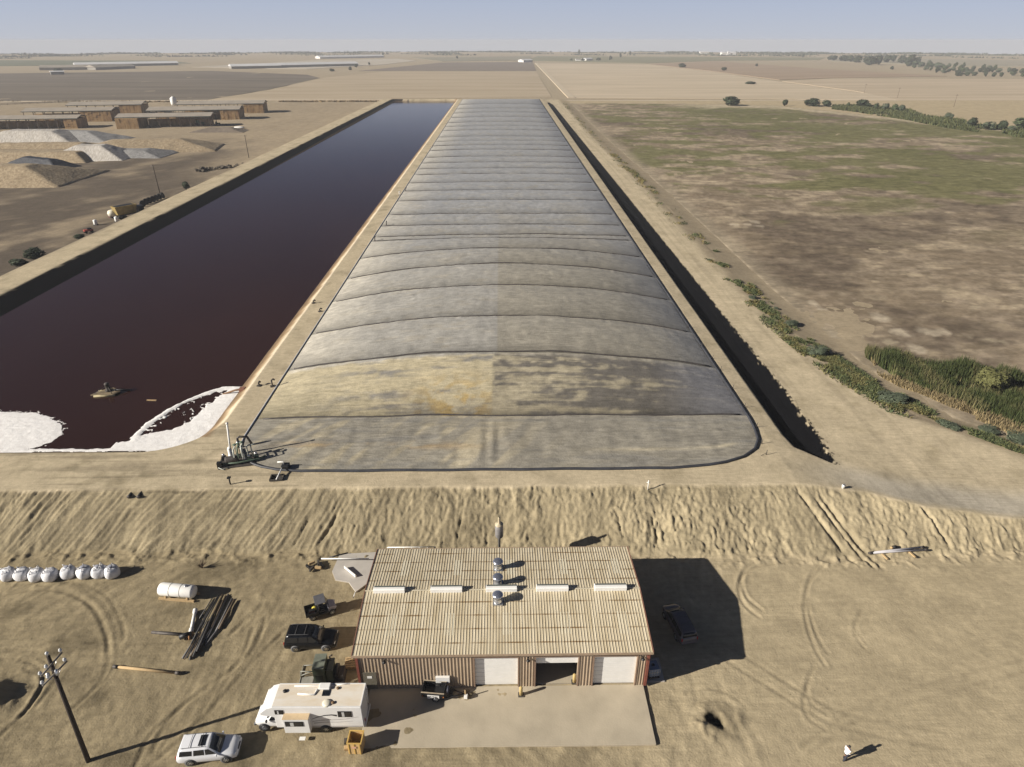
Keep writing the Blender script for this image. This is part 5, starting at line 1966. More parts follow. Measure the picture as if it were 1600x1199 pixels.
for i, (px, py) in enumerate(((1096, 542), (1113, 561), (1126, 579), (1145, 608), (1163, 637), (1182, 668), (1190, 694), (1197, 711), (1075, 513))):
    p = deck(px, py)
    o = thing('anchor_stake', 'short steel anchor stake along the right edge of the cover', 'stake', p, R(random.uniform(-30, 30)), 'anchor stakes along the cover')
    MB().tube([(0, 0, -.1), (.05, 0, .75)], .045, 6).build('stake', m_dsteel, o)
    MB().tube([(.0, 0, .3), (-.8, .1, .05)], .03, 5).build('tie', m_dsteel, o)
for i, (px, py, lab) in enumerate(((405, 603, 'dark valve box on the left path, nearest the lagoon corner'), (426, 604, 'dark vent riser on the cover edge below the second seam'), (490, 474, 'small dark clump on the left path beside the third rib'),
                              (500, 487, 'curved dark pipe end on the left path by the cover'), (586, 377, 'dark vent riser at the double seam, left edge of the cover'), (604, 353, 'dark vent riser on the left edge one rib beyond the double seam'),
                              (624, 305, 'pale pipe post on the left path halfway along the cover'), (634, 299, 'dark vent riser halfway along the left edge of the cover'), (676, 231, 'farthest dark vent riser on the left edge of the cover'))):
    p = deck(px, py)
    t = thing('vent_riser', lab, 'vent riser', p, R(random.uniform(0, 90)))
    h = .5 if i in (0, 2, 3) else 1.1
    MB().tube([(0, 0, -.1), (0, 0, h), (.25, 0, h + .15), (.45, 0, h - .05)], .14, 8).build('pipe', m_white if 'pale' in lab else m_dsteel, t)
    MB().box((0, 0, .05), (.7, .6, .14)).build('base', m_dsteel, t, .02)
for px, py, lab in ((203, 776, 'left of two dark pipe ends poking out of the bank top'), (218, 776, 'right of two dark pipe ends poking out of the bank top')):
    p = on_ground(px, py, 3.4)
    t = thing('drain_pipe', lab, 'drain pipe', p, group='drain pipe ends in the bank')
    MB().tube([(0, .8, .12), (0, -.25, .12)], .19, 10).build('pipe', m_black, t)
    MB().tube([(0, -.2, .12), (0, -.28, .12)], .24, 10).build('collar', m_dsteel, t)

# ------------------------------------------------------------------ on the lagoon
p = P(166, 616, WZ)
t = thing('floating_aerator', 'rusty timber raft with a pump motor floating on the dark lagoon', 'aerator raft', p, R(4))
mb = MB()
mb.prism([(-2.0, -.7), (1.4, -.9), (2.1, .3), (.6, 1.5), (-.4, 1.3)], .14, .34, axis='z')
mb.build('raft_deck', mat('raft_wood', (.20, .155, .095), rough=.8, var=.3, scale=2), t)
for y in (-.75, .9):
    MB().tube([(-1.5, y, .06), (1.6, y, .06)], .22, 8).build('float', mat('float_tan', (.33, .28, .16), rough=.7, var=.2, scale=2), t)
MB().lathe([(.45, .3), (.5, .5), (.34, .7), (.34, 1.5), (.4, 1.55), (.3, 1.75), (.05, 1.8)], 14, (.3, .4, 0)).build('motor', m_dsteel, t)
mb = MB()
for a in ((-1.6, -.5), (1.3, -.7), (1.6, .3), (-.2, 1.2)):
    mb.tube([(a[0], a[1], .3), (.3, .4, 1.3)], .05, 6)
mb.build('brace', m_dsteel, t)
MB().tube([(1.2, .3, .5), (2.4, .6, .4), (3.4, .7, .1)], .16, 8).build('discharge_pipe', m_black, t)
p = P(237, 626, WZ)
o = MB().box((0, 0, .05), (1.5, .2, .12), R(-4)).build('plank', m_wood)
o.location = p
tag(o, 'floating timber plank on the lagoon right of the raft', 'plank')
p = P(373, 607, 3.3)
p.z = gz(p.x, p.y)
t = thing('inlet_pipe', 'rusty inlet pipe with a brick coloured head pouring into the lagoon', 'inlet pipe', p)
MB().tube([(.6, .1, .5), (-.6, 0, .35), (-2.4, -.1, -.25), (-3.2, -.15, -.7)], .16, 8).build('pipe', mat('rust_brown', (.22, .13, .07), rough=.8, var=.3, scale=4), t)
MB().box((.5, .1, .35), (.9, .9, .7)).build('head_box', mat('brick_red', (.23, .11, .07), rough=.8, var=.25, scale=4), t, .05)
# ------------------------------------------------------------------ plants
m_leaf_d = mat('leaf_dark', (.035, .048, .022), rough=.8, var=.45, scale=.7)
m_leaf_m = mat('leaf_mid', (.060, .080, .035), rough=.8, var=.45, scale=.8)
m_leaf_g = mat('leaf_grey', (.085, .105, .065), rough=.8, var=.35, scale=1.2)
m_leaf_y = mat('leaf_yellow', (.105, .105, .035), rough=.8, var=.35, scale=1.0)
m_bark = mat('bark', (.07, .05, .035), rough=.9, var=.3, scale=3)
RNG = np.random.default_rng(11)


def crown_mesh(name, w_, d_, h_, n_, leaf, m_, seed, z0=0.0, lobes=7):
    """leaf clumps scattered through several overlapping lobes"""
    g = np.random.default_rng(seed)
    cs = []
    for _ in range(lobes):
        a = g.uniform(0, 2 * math.pi)
        r = g.uniform(0, .62)
        cs.append((r * math.cos(a), r * math.sin(a), g.uniform(.3, .72), g.uniform(.28, .5)))
    mb = MB()
    for i in range(n_):
        c = cs[g.integers(len(cs))]
        v = g.normal(size=3)
        v /= np.linalg.norm(v)
        k = c[3] * g.uniform(.6, 1.0) ** .5
        p_ = np.array([(c[0] + v[0] * k) * w_ / 2, (c[1] + v[1] * k) * d_ / 2, z0 + max(.02, c[2] + v[2] * k * .8) * h_])
        s_ = leaf * g.uniform(.6, 1.3)
        q1 = g.normal(size=3)
        q1 -= v * q1.dot(v) * .7
        q1 /= np.linalg.norm(q1)
        q2 = np.cross(v, q1)
        q2 /= np.linalg.norm(q2) + 1e-6
        tip = p_ + q1 * s_
        mb.add([p_ - q2 * s_ * .45, p_ + q2 * s_ * .45 + v * s_ * .15, tip + v * s_ * .2, p_ - q1 * s_ * .6], [(0, 1, 2), (0, 3, 1)])
    return mb.mesh(name, m_, fix=False)


CROWNS = {}


def crown(kind, i):
    key = (kind, i)
    if key not in CROWNS:
        m_, n_, leaf = {'dark': (m_leaf_d, 700, .12), 'mid': (m_leaf_m, 700, .12), 'grey': (m_leaf_g, 1500, .065), 'yellow': (m_leaf_y, 2600, .05)}[kind]
        CROWNS[key] = crown_mesh('crown', 1.0, 1.0, 1.0, n_, leaf, m_, 100 + i * 7 + len(kind), lobes=8)
    return CROWNS[key]


def trunk_mesh():
    if 'trunk' not in CROWNS:
        mb = MB()
        mb.tube([(0, 0, -.05), (.01, 0, .25), (.02, .01, .55)], [.045, .035, .015], 6)
        for a in range(4):
            mb.tube([(.01, 0, .2 + .06 * a), (.2 * math.cos(a * 1.7), .2 * math.sin(a * 1.7), .48 + .05 * a)], [.02, .008], 5)
        CROWNS['trunk'] = mb.mesh('trunk', m_bark)
    return CROWNS['trunk']


def tree(name, label, cat, p_, w_, h_, kind='dark', group=None, seed=0):
    t = thing(name, label, cat, p_, R((seed * 67) % 360), group)
    o = link('crown', crown(kind, seed % 4), t)
    o.scale = (w_, w_ * (1 + .2 * math.sin(seed)), h_)
    tr = link('trunk', trunk_mesh(), t)
    tr.scale = (h_ * .9, h_ * .9, h_)
    return t


def far_tree(name, label, cat, px, py, wpx, hpx, kind='dark', group=None, seed=0, z=0.3):
    p_ = on_ground(px, py, z)
    dist = math.hypot(p_.x, p_.y)
    dep = dist * math.cos(PITCH) + (CAM_H - p_.z) * math.sin(PITCH)
    k = dep / F * math.cos(math.atan2(p_.x, p_.y))
    return tree(name, label, cat, p_, wpx * k * 1.15, hpx * k / .93, kind, group, seed)


# bushes along the canal behind the pasture
bush = [(1143, 165, 30, 13, 'dark'), (1226, 166, 9, 9, 'dark'), (1268, 166, 24, 11, 'dark'), (1292, 167, 17, 9, 'dark'), (1325, 168, 8, 7, 'mid'), (1345, 168, 28, 11, 'dark'), (1368, 172, 11, 9, 'mid'),
        (1384, 173, 13, 10, 'grey'), (1397, 174, 14, 10, 'mid'), (1408, 175, 11, 10, 'grey'), (1482, 186, 14, 9, 'grey'), (1516, 199, 20, 13, 'dark'), (1540, 203, 24, 12, 'grey'), (1566, 204, 19, 14, 'dark'), (1592, 202, 26, 16, 'mid'), (1175, 132, 16, 4, 'mid'), (1580, 206, 14, 9, 'grey')]
blab = ['broad dark bush standing alone at the far left corner of the pasture', 'small round dark bush right of the broad lone bush', 'wide dark bush, left one of a pair behind the pasture', 'dark bush, right one of the pair behind the pasture', 'tiny green bush at the start of the canal bushes',
        'broadest dark bush in the canal bushes', 'small green bush right of the broadest canal bush', 'grey-green bush in the middle of the canal row', 'green bush second from the right end of the canal row', 'grey-green bush at the right end of the canal row',
        'grey bush alone on the yellow grass by the small pool', 'dark bush, first of the clump at the right picture edge', 'low grey-green bush in the clump at the right picture edge', 'tall dark bush in the clump at the right picture edge', 'tallest bush touching the right picture edge beyond the pasture', 'low brush strip alone in the sandy field', 'low grey bush in front of the tallest bush at the picture edge']
for i, (b_, lb) in enumerate(zip(bush, blab)):
    far_tree('bush', lb, 'bush', *b_, 'bushes along the canal', i)

# far trees on the plain
ft = [(1066, 106, 14, 6, 'dark', 'dark clump of trees on the edge of the sandy field'), (1131, 111, 9, 5, 'dark', 'small dark tree right of the sandy field edge'), (1182, 104, 4, 4, 'dark', 'tiny lone tree in the brown strip right of centre'),
      (905, 86, 4, 7, 'dark', 'tall narrow tree on the skyline right of centre'), (985, 87, 4, 6, 'dark', 'narrow lone tree on the skyline, rightmost of three'), (969, 90, 5, 6, 'dark', 'round tree between the two narrow skyline trees'), (954, 94, 5, 6, 'dark', 'dark tree at the right end of the far farmyard'),
      (92, 115, 12, 7, 'dark', 'round tree beside the far white sheds at the left'), (547, 110, 6, 5, 'dark', 'dark tree at the left end of the far dark track'), (557, 106, 5, 5, 'dark', 'dark tree in the middle of the far dark track'), (577, 102, 4, 4, 'dark', 'small tree at the top of the far dark track'), (598, 88, 4, 5, 'dark', 'lone skyline tree left of centre'), (714, 92, 4, 4, 'dark', 'lone far tree above the brown strip'), (1255, 90, 6, 5, 'dark', 'small tree on the skyline left of the grove'),
      (1393, 109, 5, 5, 'dark', 'small tree between grove and orchard'), (520, 112, 8, 4, 'mid', 'low scrub left of the far dark track'), (893, 95, 6, 3, 'mid', 'small tree at the left end of the far farmyard'), (912, 95, 8, 4, 'mid', 'low tree in the middle of the far farmyard'), (935, 95, 9, 4, 'dark', 'wide low tree right of the middle of the far farmyard')]
for i, (px, py, w_, h_, k_, lb) in enumerate(ft):
    far_tree('tree', lb, 'tree', px, py, w_, h_, k_, 'scattered trees on the plain', i)
grove = [(1296, 94, 8, 5), (1303, 95, 9, 7), (1318, 96, 14, 8), (1329, 97, 12, 9), (1341, 98, 16, 10), (1352, 100, 14, 10), (1362, 102, 18, 12), (1373, 101, 12, 12), (1385, 98, 12, 10), (1395, 97, 8, 9), (1410, 99, 14, 10), (1421, 101, 16, 13), (1432, 99, 10, 9)]
for i, (px, py, w_, h_) in enumerate(grove):
    far_tree('tree', f'dark tree of the far grove, {ordinal(i)} from its left end', 'tree', px, py, w_ * 1.1, h_, 'dark', 'dark trees of the far grove', i)
rr = random.Random(5)
rows_or = [(1412, 1470, 103, 5), (1425, 1510, 106, 8), (1438, 1560, 110, 11), (1455, 1600, 114, 13), (1490, 1600, 119, 8)]
rn = ['back', 'second', 'middle', 'fourth', 'front']
for r_, (x0, x1, y0, n_) in enumerate(rows_or):
    for k in range(n_):
        px = x0 + (x1 - x0) * (k + rr.uniform(.2, .8)) / n_
        far_tree('tree', f'olive tree in the {rn[r_]} row of the right-hand orchard, {ordinal(k)} from the left', 'tree', px, y0 + rr.uniform(-1, 1.5), rr.uniform(6, 13), rr.uniform(4.5, 8), rr.choice(('mid', 'grey', 'dark')), 'orchard trees at the right', k + r_ * 5)


# ------------------------------------------------------------------ pasture
px_ = np.array(spread(48, .45, 4.0, 1.012, 470))
py_ = np.array(spread(58, .40, 4.0, 1.011, 640))
PX, PY = np.meshgrid(px_, py_)
back = np.interp(px_, [48, 55, 232, 284, 325, 480], [628, 628, 608, 498, 426, 300])
lim = back[None, :] + 6 * (fbm(PX * .05, PY * .05, 403, 3) - .5)
ledge_ = road_edge(PY) + 9.0
inside = (PX > ledge_ - 1.5) & (PY < lim)
PZ = PASTURE_Z + .06 + .18 * (fbm(PX * .06, PY * .06, 401, 5) - .3) + .06 * (fbm(PX * .8, PY * .8, 402, 3) - .5)
a1 = fbm(PX * .022, PY * .03, 411, 6, .55)
a2 = fbm(PX * .09, PY * .13, 421, 6, .6)
a3 = fbm(PX * .5, PY * .6, 431, 5, .6)
pc = np.zeros(PX.shape + (3,)) + C3(.215, .170, .118)
pc = mixc(pc, np.zeros_like(pc) + C3(.29, .235, .17), sm(.42, .62, a2 * .6 + a3 * .4))
dark = sm(.50, .56, a1 * .65 + a2 * .35 + .06 * np.exp(-((PY - 205) / 18) ** 2) + .05 * sm(125, 95, PY) - .03)
pc = mixc(pc, np.zeros_like(pc) + C3(.110, .085, .063), dark * .75)
grn = sm(.47, .56, .5 * fbm(PX * .018, PY * .035, 441, 6, .55) + .5 * fbm(PX * .07, PY * .12, 451, 5) + .10 * sm(190, 330, PY) - .09 + .05 * sm(120, 190, PX)) * sm(150, 250, PY + 60 * (a1 - .5))
pc = mixc(pc, np.zeros_like(pc) + C3(.135, .135, .055), grn * .8)
tn = sm(.51, .60, a2 * .5 + fbm(PX * .2, PY * .25, 461, 5) * .5) * (1 - grn) * (1 - .7 * dark)
pc = mixc(pc, np.zeros_like(pc) + C3(.38, .31, .215), tn * .75)
bare = sm(30, 6, np.abs(PY - (lim - 16)) + 40 * (a2 - .5)) * sm(120, 190, PX)
pc = mixc(pc, np.zeros_like(pc) + C3(.44, .37, .26), bare * .85)
pale = sm(.64, .69, fbm(PX * .13, PY * .16, 471, 4)) * sm(150, 110, PY)
pc = mixc(pc, np.zeros_like(pc) + C3(.40, .34, .24), pale * .8)
for qx, qy, qr in ((1147, 352, 7), (1168, 352, 8), (1180, 347, 9), (1186, 354, 8), (1270, 475, 8), (1285, 485, 9), (1295, 495, 7), (1377, 497, 14), (1405, 520, 16), (1430, 545, 16), (1300, 522, 10), (1450, 520, 14), (1475, 520, 12)):
    c_ = P(qx, qy, PASTURE_Z)
    k_ = np.hypot(c_.x, c_.y) / 1020 * qr
    dd = np.hypot((PX - c_.x) / k_, (PY - c_.y) / (k_ * 1.2)) + 1.1 * (a3 - .5) + .8 * (a2 - .5)
    pc = mixc(pc, np.zeros_like(pc) + C3(.47, .40, .30), sm(1.0, .6, dd) * .75)
vrg = sm(6, 0, PX - ledge_ - 1 + 4 * (a3 - .5))
pc = mixc(pc, np.zeros_like(pc) + C3(.30, .25, .18), vrg * .8)
pc = pc * (.8 + .4 * a3)[..., None]
cell = inside[:-1, :-1] & inside[1:, 1:] & inside[1:, :-1] & inside[:-1, 1:]
pz = np.where(PX < ledge_, PZ - .2, PZ)
o = np_grid('pasture', PX, PY, pz, surface_mat('pasture_soil', .97, .04, (.8, .16), [(0, 1.0, (.16, .5, 1), .16, .03), (12, 1.0, (.12, .35, 1), .16, .02)], .03, .5, (.30, (.7, 1.2, 1), .17)), pc, keep=cell)
tag(o, 'flat brown pasture streaked with green grass and dark damp mud', kind='structure')

# ------------------------------------------------------------------ fields
F_ = [
    ('field', [(-260, 165), (-260, 118), (330, 111), (480, 117), (500, 122), (420, 140), (318, 157)], .55, (.11, .092, .072), (.19, .16, .125), 'broad dark brown ploughed field at the left'),
    ('field', [(322, 157), (425, 140), (505, 122), (600, 112), (838, 112), (862, 152)], .55, (.33, .265, .18), (.45, .37, .265), 'sandy field behind the lagoon'),
    ('field', [(560, 111), (690, 98), (832, 97), (838, 111)], .6, (.17, .14, .115), (.22, .185, .15), 'brown strip field beyond the sandy one'),
    ('field', [(894, 153), (842, 99), (1012, 101), (1110, 112), (1205, 126), (1330, 143), (1455, 159), (1380, 157), (1200, 154.5)], .55, (.40, .33, .23), (.54, .45, .335), 'large pale sandy field right of the straight track'),
    ('field', [(1222, 127), (1300, 123), (1700, 124), (1700, 214), (1600, 201), (1470, 172), (1420, 160), (1340, 143)], .55, (.36, .29, .20), (.50, .41, .30), 'tan field at the right edge'),
    ('field', [(1010, 100), (1120, 96), (1290, 108), (1480, 119), (1300, 122), (1218, 125), (1110, 111)], .6, (.25, .19, .135), (.36, .27, .19), 'brown weedy field in front of the grove'),
    ('field', [(820, 95), (840, 88), (1290, 90), (1280, 94), (1120, 95), (1010, 99)], .5, (.17, .17, .10), (.22, .20, .13), 'green strip of far crops'),
    ('field', [(-100, 104), (-100, 94), (260, 95), (300, 99), (160, 102)], .5, (.12, .135, .085), (.16, .16, .10), 'green far field at the left'),
    ('field', [(300, 105), (480, 95), (620, 92), (650, 95), (600, 101), (480, 108)], .5, (.36, .31, .24), (.47, .43, .36), 'pale bare field left of centre'),
    ('field', [(1330, 160), (1440, 160), (1600, 200), (1640, 214), (1600, 205), (1440, 188)], .6, (.36, .28, .13), (.42, .34, .18), 'strip of dry yellow grass by the canal'),
    ('field', [(640, 90), (830, 88), (830, 94), (690, 96)], .5, (.20, .19, .13), (.27, .24, .18), 'dull olive far field'),
    ('field', [(1290, 90), (1700, 96), (1700, 106), (1480, 103), (1300, 96)], .5, (.24, .22, .16), (.32, .28, .21), 'far field behind the grove'),
]
for i, (nm, pxs, z, c1, c2, lb) in enumerate(F_):
    z += .03 * i
    poly = [tuple(P(a, b_, z)[:2]) for a, b_ in pxs]
    m_ = mat('field_soil_' + 'abcdefghijklmnop'[i], c1, rough=.95, var=0, col2=c2, scale=.011, stretch=(.45, 2.6, 1), spec=.1, detail=12)
    mb = MB()
    mb.prism(poly, z - 4, z, axis='z')
    tag(mb.build(nm, m_), lb, kind='structure')
m_road = mat('track_dust', (.48, .40, .29), rough=.95, var=.08, scale=.1)


def road(px0, px1, wd, z, lab):
    a, b_ = P(*px0, z), P(*px1, z)
    d = (b_ - a).normalized()
    nrm = Vector((-d.y, d.x, 0)) * wd / 2
    mb = MB()
    mb.prism([tuple((a + nrm)[:2]), tuple((a - nrm)[:2]), tuple((b_ - nrm)[:2]), tuple((b_ + nrm)[:2])], z - 4, z, axis='z')
    tag(mb.build('dirt_road', m_road), lab, kind='structure')


road((893, 152.5), (838, 98.5), 7, 1.05, 'pale straight dirt track between two far fields')
road((868, 157.5), (1330, 157), 9, 1.1, 'pale dirt road along the back of the pasture')
road((-100, 159.5), (610, 155), 9, 1.1, 'pale dirt road along the far end of the lagoon')
p = [tuple(P(a, b_, 1.1)[:2]) for a, b_ in ((1482, 166), (1492, 164), (1503, 165), (1497, 169), (1486, 170.5))]
MBp = MB()
MBp.prism(p, .2, 1.1, axis='z')
tag(MBp.build('pool', mat('pool_water', (.03, .05, .10), rough=.08, var=.1, scale=.2)), 'small blue pool in the dry grass', kind='structure')


# ------------------------------------------------------------------ reeds, weeds, lines of brush: uncountable
def blades(name, label, pts_, hts, wd, cols, lean=.25):
    """thin upright blades; cols per blade"""
    n_ = len(pts_)
    g = np.random.default_rng(3)
    a = g.uniform(0, 2 * math.pi, n_)
    V = np.zeros((n_, 3, 3))
    w_ = wd * g.uniform(.6, 1.4, n_)
    V[:, 0] = pts_ + np.stack([np.cos(a) * w_, np.sin(a) * w_, 0 * a], -1)
    V[:, 1] = pts_ - np.stack([np.cos(a) * w_, np.sin(a) * w_, 0 * a], -1)
    b_ = g.uniform(0, 2 * math.pi, n_)
    V[:, 2] = pts_ + np.stack([np.cos(b_) * lean * hts, np.sin(b_) * lean * hts, hts], -1)
    me = bpy.data.meshes.new(name)
    me.vertices.add(n_ * 3)
    me.vertices.foreach_set('co', V.reshape(-1).astype(np.float32))
    me.loops.add(n_ * 3)
    me.loops.foreach_set('vertex_index', np.arange(n_ * 3, dtype=np.int32))
    me.polygons.add(n_)
    me.polygons.foreach_set('loop_start', np.arange(0, n_ * 3, 3, dtype=np.int32))
    me.update(calc_edges=True)
    at = me.color_attributes.new('Col', 'FLOAT_COLOR', 'POINT')
    c4 = np.ones((n_, 3, 4), np.float32)
    c4[:, :, :3] = cols[:, None, :]
    at.data.foreach_set('color', c4.ravel())
    me.materials.append(mat('plant_blades', None, rough=.8, var=.2, scale=1.5, spec=.15, attr='Col'))
    o = link(name, me)
    return tag(o, label, kind='stuff')


def in_poly(x, y, poly):
    r_ = np.zeros(x.shape, bool)
    n_ = len(poly)
    for i in range(n_):
        (x0, y0), (x1, y1) = poly[i], poly[(i + 1) % n_]
        c_ = ((y0 > y) != (y1 > y)) & (x < (x1 - x0) * (y - y0) / (y1 - y0 + 1e-12) + x0)
        r_ ^= c_
    return r_


def scatter_poly(pix, n_, z=2.2):
    poly = [tuple(P(a, b_, z)[:2]) for a, b_ in pix]
    xs_ = [q[0] for q in poly]
    ys_ = [q[1] for q in poly]
    x = RNG.uniform(min(xs_), max(xs_), n_ * 3)
    y = RNG.uniform(min(ys_), max(ys_), n_ * 3)
    k = in_poly(x, y, poly)
    return x[k][:n_], y[k][:n_]


# tall reeds in the wet corner
rx, ry = scatter_poly([(1350, 549), (1368, 556), (1398, 556), (1440, 573), (1470, 577), (1500, 572), (1525, 580), (1545, 590), (1560, 582), (1620, 600), (1700, 640), (1700, 700), (1640, 680), (1590, 672), (1560, 655), (1525, 648), (1500, 632), (1470, 622), (1440, 610), (1408, 598), (1380, 578), (1352, 560)], 30000)
rn_ = fbm(rx * .18, ry * .18, 501, 4)
edge_ = fbm(rx * .5, ry * .5, 511, 3)
rz_ = np.zeros_like(rx) + PASTURE_Z
hts = (.5 + 3.2 * np.clip(.6 * rn_ + .4 * edge_, .2, .8) ** 1.2) * RNG.uniform(.6, 1.2, len(rx))
kk = (edge_ * .5 + rn_ * .5 > .40) | (RNG.uniform(0, 1, len(rx)) < .25)
rx, ry, rz_, hts, rn_, edge_ = rx[kk], ry[kk], rz_[kk], hts[kk], rn_[kk], edge_[kk]
gcol = mixc(np.zeros((len(rx), 3)) + C3(.040, .055, .020), np.zeros((len(rx), 3)) + C3(.095, .105, .035), RNG.uniform(0, 1, len(rx)) ** 2 * .8)
fr_ = sm(.50, .62, fbm(rx * .35, ry * .2, 651, 4)) * .75
gcol = mixc(gcol, np.zeros_like(gcol) + C3(.20, .17, .085), fr_ * RNG.uniform(0, 1, len(rx)))
blades('reeds', 'thick stand of tall green reeds in the wet pasture corner', np.stack([rx, ry, rz_], -1), hts, .09, gcol, .16)
rx, ry = scatter_poly([(1360, 562), (1378, 576), (1408, 594), (1440, 605), (1480, 622), (1520, 640), (1560, 655), (1600, 670), (1600, 690), (1560, 672), (1520, 655), (1480, 636), (1440, 618), (1405, 606), (1372, 588)], 9000)
kk = fbm(rx * .3, ry * .3, 641, 4) > .44
rx, ry = rx[kk], ry[kk]
tcol = mixc(np.zeros((len(rx), 3)) + C3(.30, .23, .12), np.zeros((len(rx), 3)) + C3(.16, .13, .075), RNG.uniform(0, 1, len(rx)))
blades('dry_reeds', 'fringe of dry straw coloured reeds along the near side of the green reeds', np.stack([rx, ry, 0 * rx + PASTURE_Z], -1), .9 * RNG.uniform(.4, 1.3, len(rx)), .08, tcol, .3)

# weeds on the road shoulder
yy = np.concatenate([RNG.uniform(62, 110, 60000), RNG.uniform(105, 170, 22000), RNG.uniform(165, 330, 9000), RNG.uniform(330, 610, 4000)])
ee = road_edge(yy)
off = RNG.normal(2.4, 1.9, len(yy)) + np.interp(yy, [60, 80, 110, 400], [3.4, 2.0, .6, .4])
wn = fbm(ee * 0 + off * .25 + 50, yy * .16, 521, 4)
wn2 = fbm((off + 50) * .5, yy * .35, 531, 4)
dens = np.interp(yy, [60, 105, 130, 170, 250, 700], [.53, .51, .45, .41, .42, .46])
keepw = (wn * .65 + wn2 * .35 < dens * 1.0) & (off > -1.2) & (off < np.interp(yy, [60, 80, 110, 300], [10, 8, 5.6, 5]))
yy, ee, off, wn, wn2 = yy[keepw], ee[keepw], off[keepw], wn[keepw], wn2[keepw]
xx = ee + off
zz = ground_z(xx, yy, False)
zz = np.maximum(zz, PASTURE_Z) - .05
big = np.interp(yy, [60, 130, 250, 600], [1, .8, 1.0, 1.4])
wcol = mixc(np.zeros((len(yy), 3)) + C3(.06, .082, .038), np.zeros((len(yy), 3)) + C3(.15, .155, .065), RNG.uniform(0, 1, len(yy)) ** 1.5)
gold = sm(.47, .56, wn2 + .12 * sm(120, 190, yy)) * np.interp(yy, [60, 100, 150, 260, 600], [.5, .35, .8, .9, .6])
wcol = mixc(wcol, np.zeros_like(wcol) + C3(.30, .22, .085), gold * RNG.uniform(.2, 1, len(yy)))
blades('weeds', 'ragged strip of green and straw coloured weeds along the haul road shoulder', np.stack([xx, yy, zz], -1), .5 * big * RNG.uniform(.3, 1.4, len(yy)), .13, wcol, .8)
# individual bushes along that shoulder
sh = [(1233, 415, 16, 8), (1108, 404, 12, 6), (1121, 425, 14, 6), (1175, 462, 18, 9), (1205, 485, 26, 14), (1228, 512, 28, 16), (1252, 538, 30, 16), (1278, 560, 34, 18), (1310, 580, 38, 20), (1345, 604, 44, 20), (1385, 628, 50, 20), (1430, 645, 54, 20), (1480, 662, 58, 20), (1535, 674, 56, 18), (1590, 690, 60, 20), (1002, 272, 12, 5), (1030, 304, 14, 6)]
sr = random.Random(21)
for i, (px, py, w_, h_) in enumerate([q for j, q in enumerate(sh[1:15]) if j not in (1, 5, 8, 10)]):
    p_ = on_ground(px + 4 + sr.uniform(-6, 12), py + 3 + sr.uniform(-8, 4))
    k_ = sr.uniform(.5, 1.15)
    w_, h_ = w_ * k_, h_ * k_ * sr.uniform(.6, 1.1)
    dep = math.hypot(p_.x, p_.y) * math.cos(PITCH) + CAM_H * math.sin(PITCH)
    k = dep / F
    tree('weed_bush', f'low grey-green bush on the haul road shoulder, {ordinal(i)} in line from the far end', 'bush', Vector((p_.x, p_.y, p_.z - .1)), w_ * k * .95, h_ * k * .62, 'grey', 'low bushes along the haul road', i + 3)
p_ = P(1545, 612, PASTURE_Z)
tree('willow_bush', 'yellow-green willow bush rising out of the green reeds', 'bush', p_, 6.5, 4.4, 'yellow', None, 2)
p_ = on_ground(316, 888)
t = thing('dead_bush', 'dry brown bush casting a long shadow at the bank foot', 'bush', p_)
mb = MB()
g = random.Random(3)
for k in range(26):
    a = g.uniform(0, 6.28)
    r_ = g.uniform(.2, .8)
    mb.tube([(0, 0, 0), (r_ * .4 * math.cos(a), r_ * .4 * math.sin(a), .5), (r_ * math.cos(a + .3), r_ * math.sin(a + .3), g.uniform(.6, 1.1))], [.04, .025, .008], 4)
mb.build('twigs', mat('dry_twig', (.09, .06, .04), rough=.9, var=.3, scale=5), t)
p_ = on_ground(492, 887)
t = thing('scrap_heap', 'dark scrap heap in a hollow at the bank foot by the pad', 'scrap heap', p_)
for k in range(7):
    a = k * 1.1
    MB().box((.7 * math.cos(a), .5 * math.sin(a), .2 + .06 * (k % 3)), (.7, .22, .3), a * 1.7).build('scrap', (m_black, m_dsteel, m_wood)[k % 3], t, .03)

# brush line beside the roads at the back
n_ = 5000
bx = RNG.uniform(-560, 420, n_)
by = np.where(bx > 45, 655, 668) + RNG.normal(0, 1.6, n_) + 3
kk = (vn(bx * .05, by * 0, 601) > .42) & ~((bx > 40) & (bx < 62))
bx, by = bx[kk], by[kk]
blades('roadside_brush', 'thin line of dry brown brush along the far dirt road', np.stack([bx, by, 0 * bx + .4], -1), RNG.uniform(.5, 1.6, len(bx)), .7, np.zeros((len(bx), 3)) + C3(.19, .13, .06) * RNG.uniform(.5, 1.2, (len(bx), 1)), .3)
# canal vegetation
cx, cy_ = scatter_poly([(1300, 166), (1345, 165), (1420, 172), (1445, 182), (1500, 188), (1560, 198), (1660, 210), (1660, 222), (1560, 212), (1480, 201), (1420, 189), (1340, 176), (1300, 171)], 14000)
kk = fbm(cx * .05, cy_ * .05, 611, 3) > .36
cx, cy_ = cx[kk], cy_[kk]
ccol = mixc(np.zeros((len(cx), 3)) + C3(.05, .062, .026), np.zeros((len(cx), 3)) + C3(.11, .11, .045), RNG.uniform(0, 1, len(cx)) ** 1.6)
blades('canal_reeds', 'dark green band of reeds along the canal behind the pasture', np.stack([cx, cy_, 0 * cx + PASTURE_Z - .1], -1), RNG.uniform(.8, 2.4, len(cx)), .5, ccol, .3)
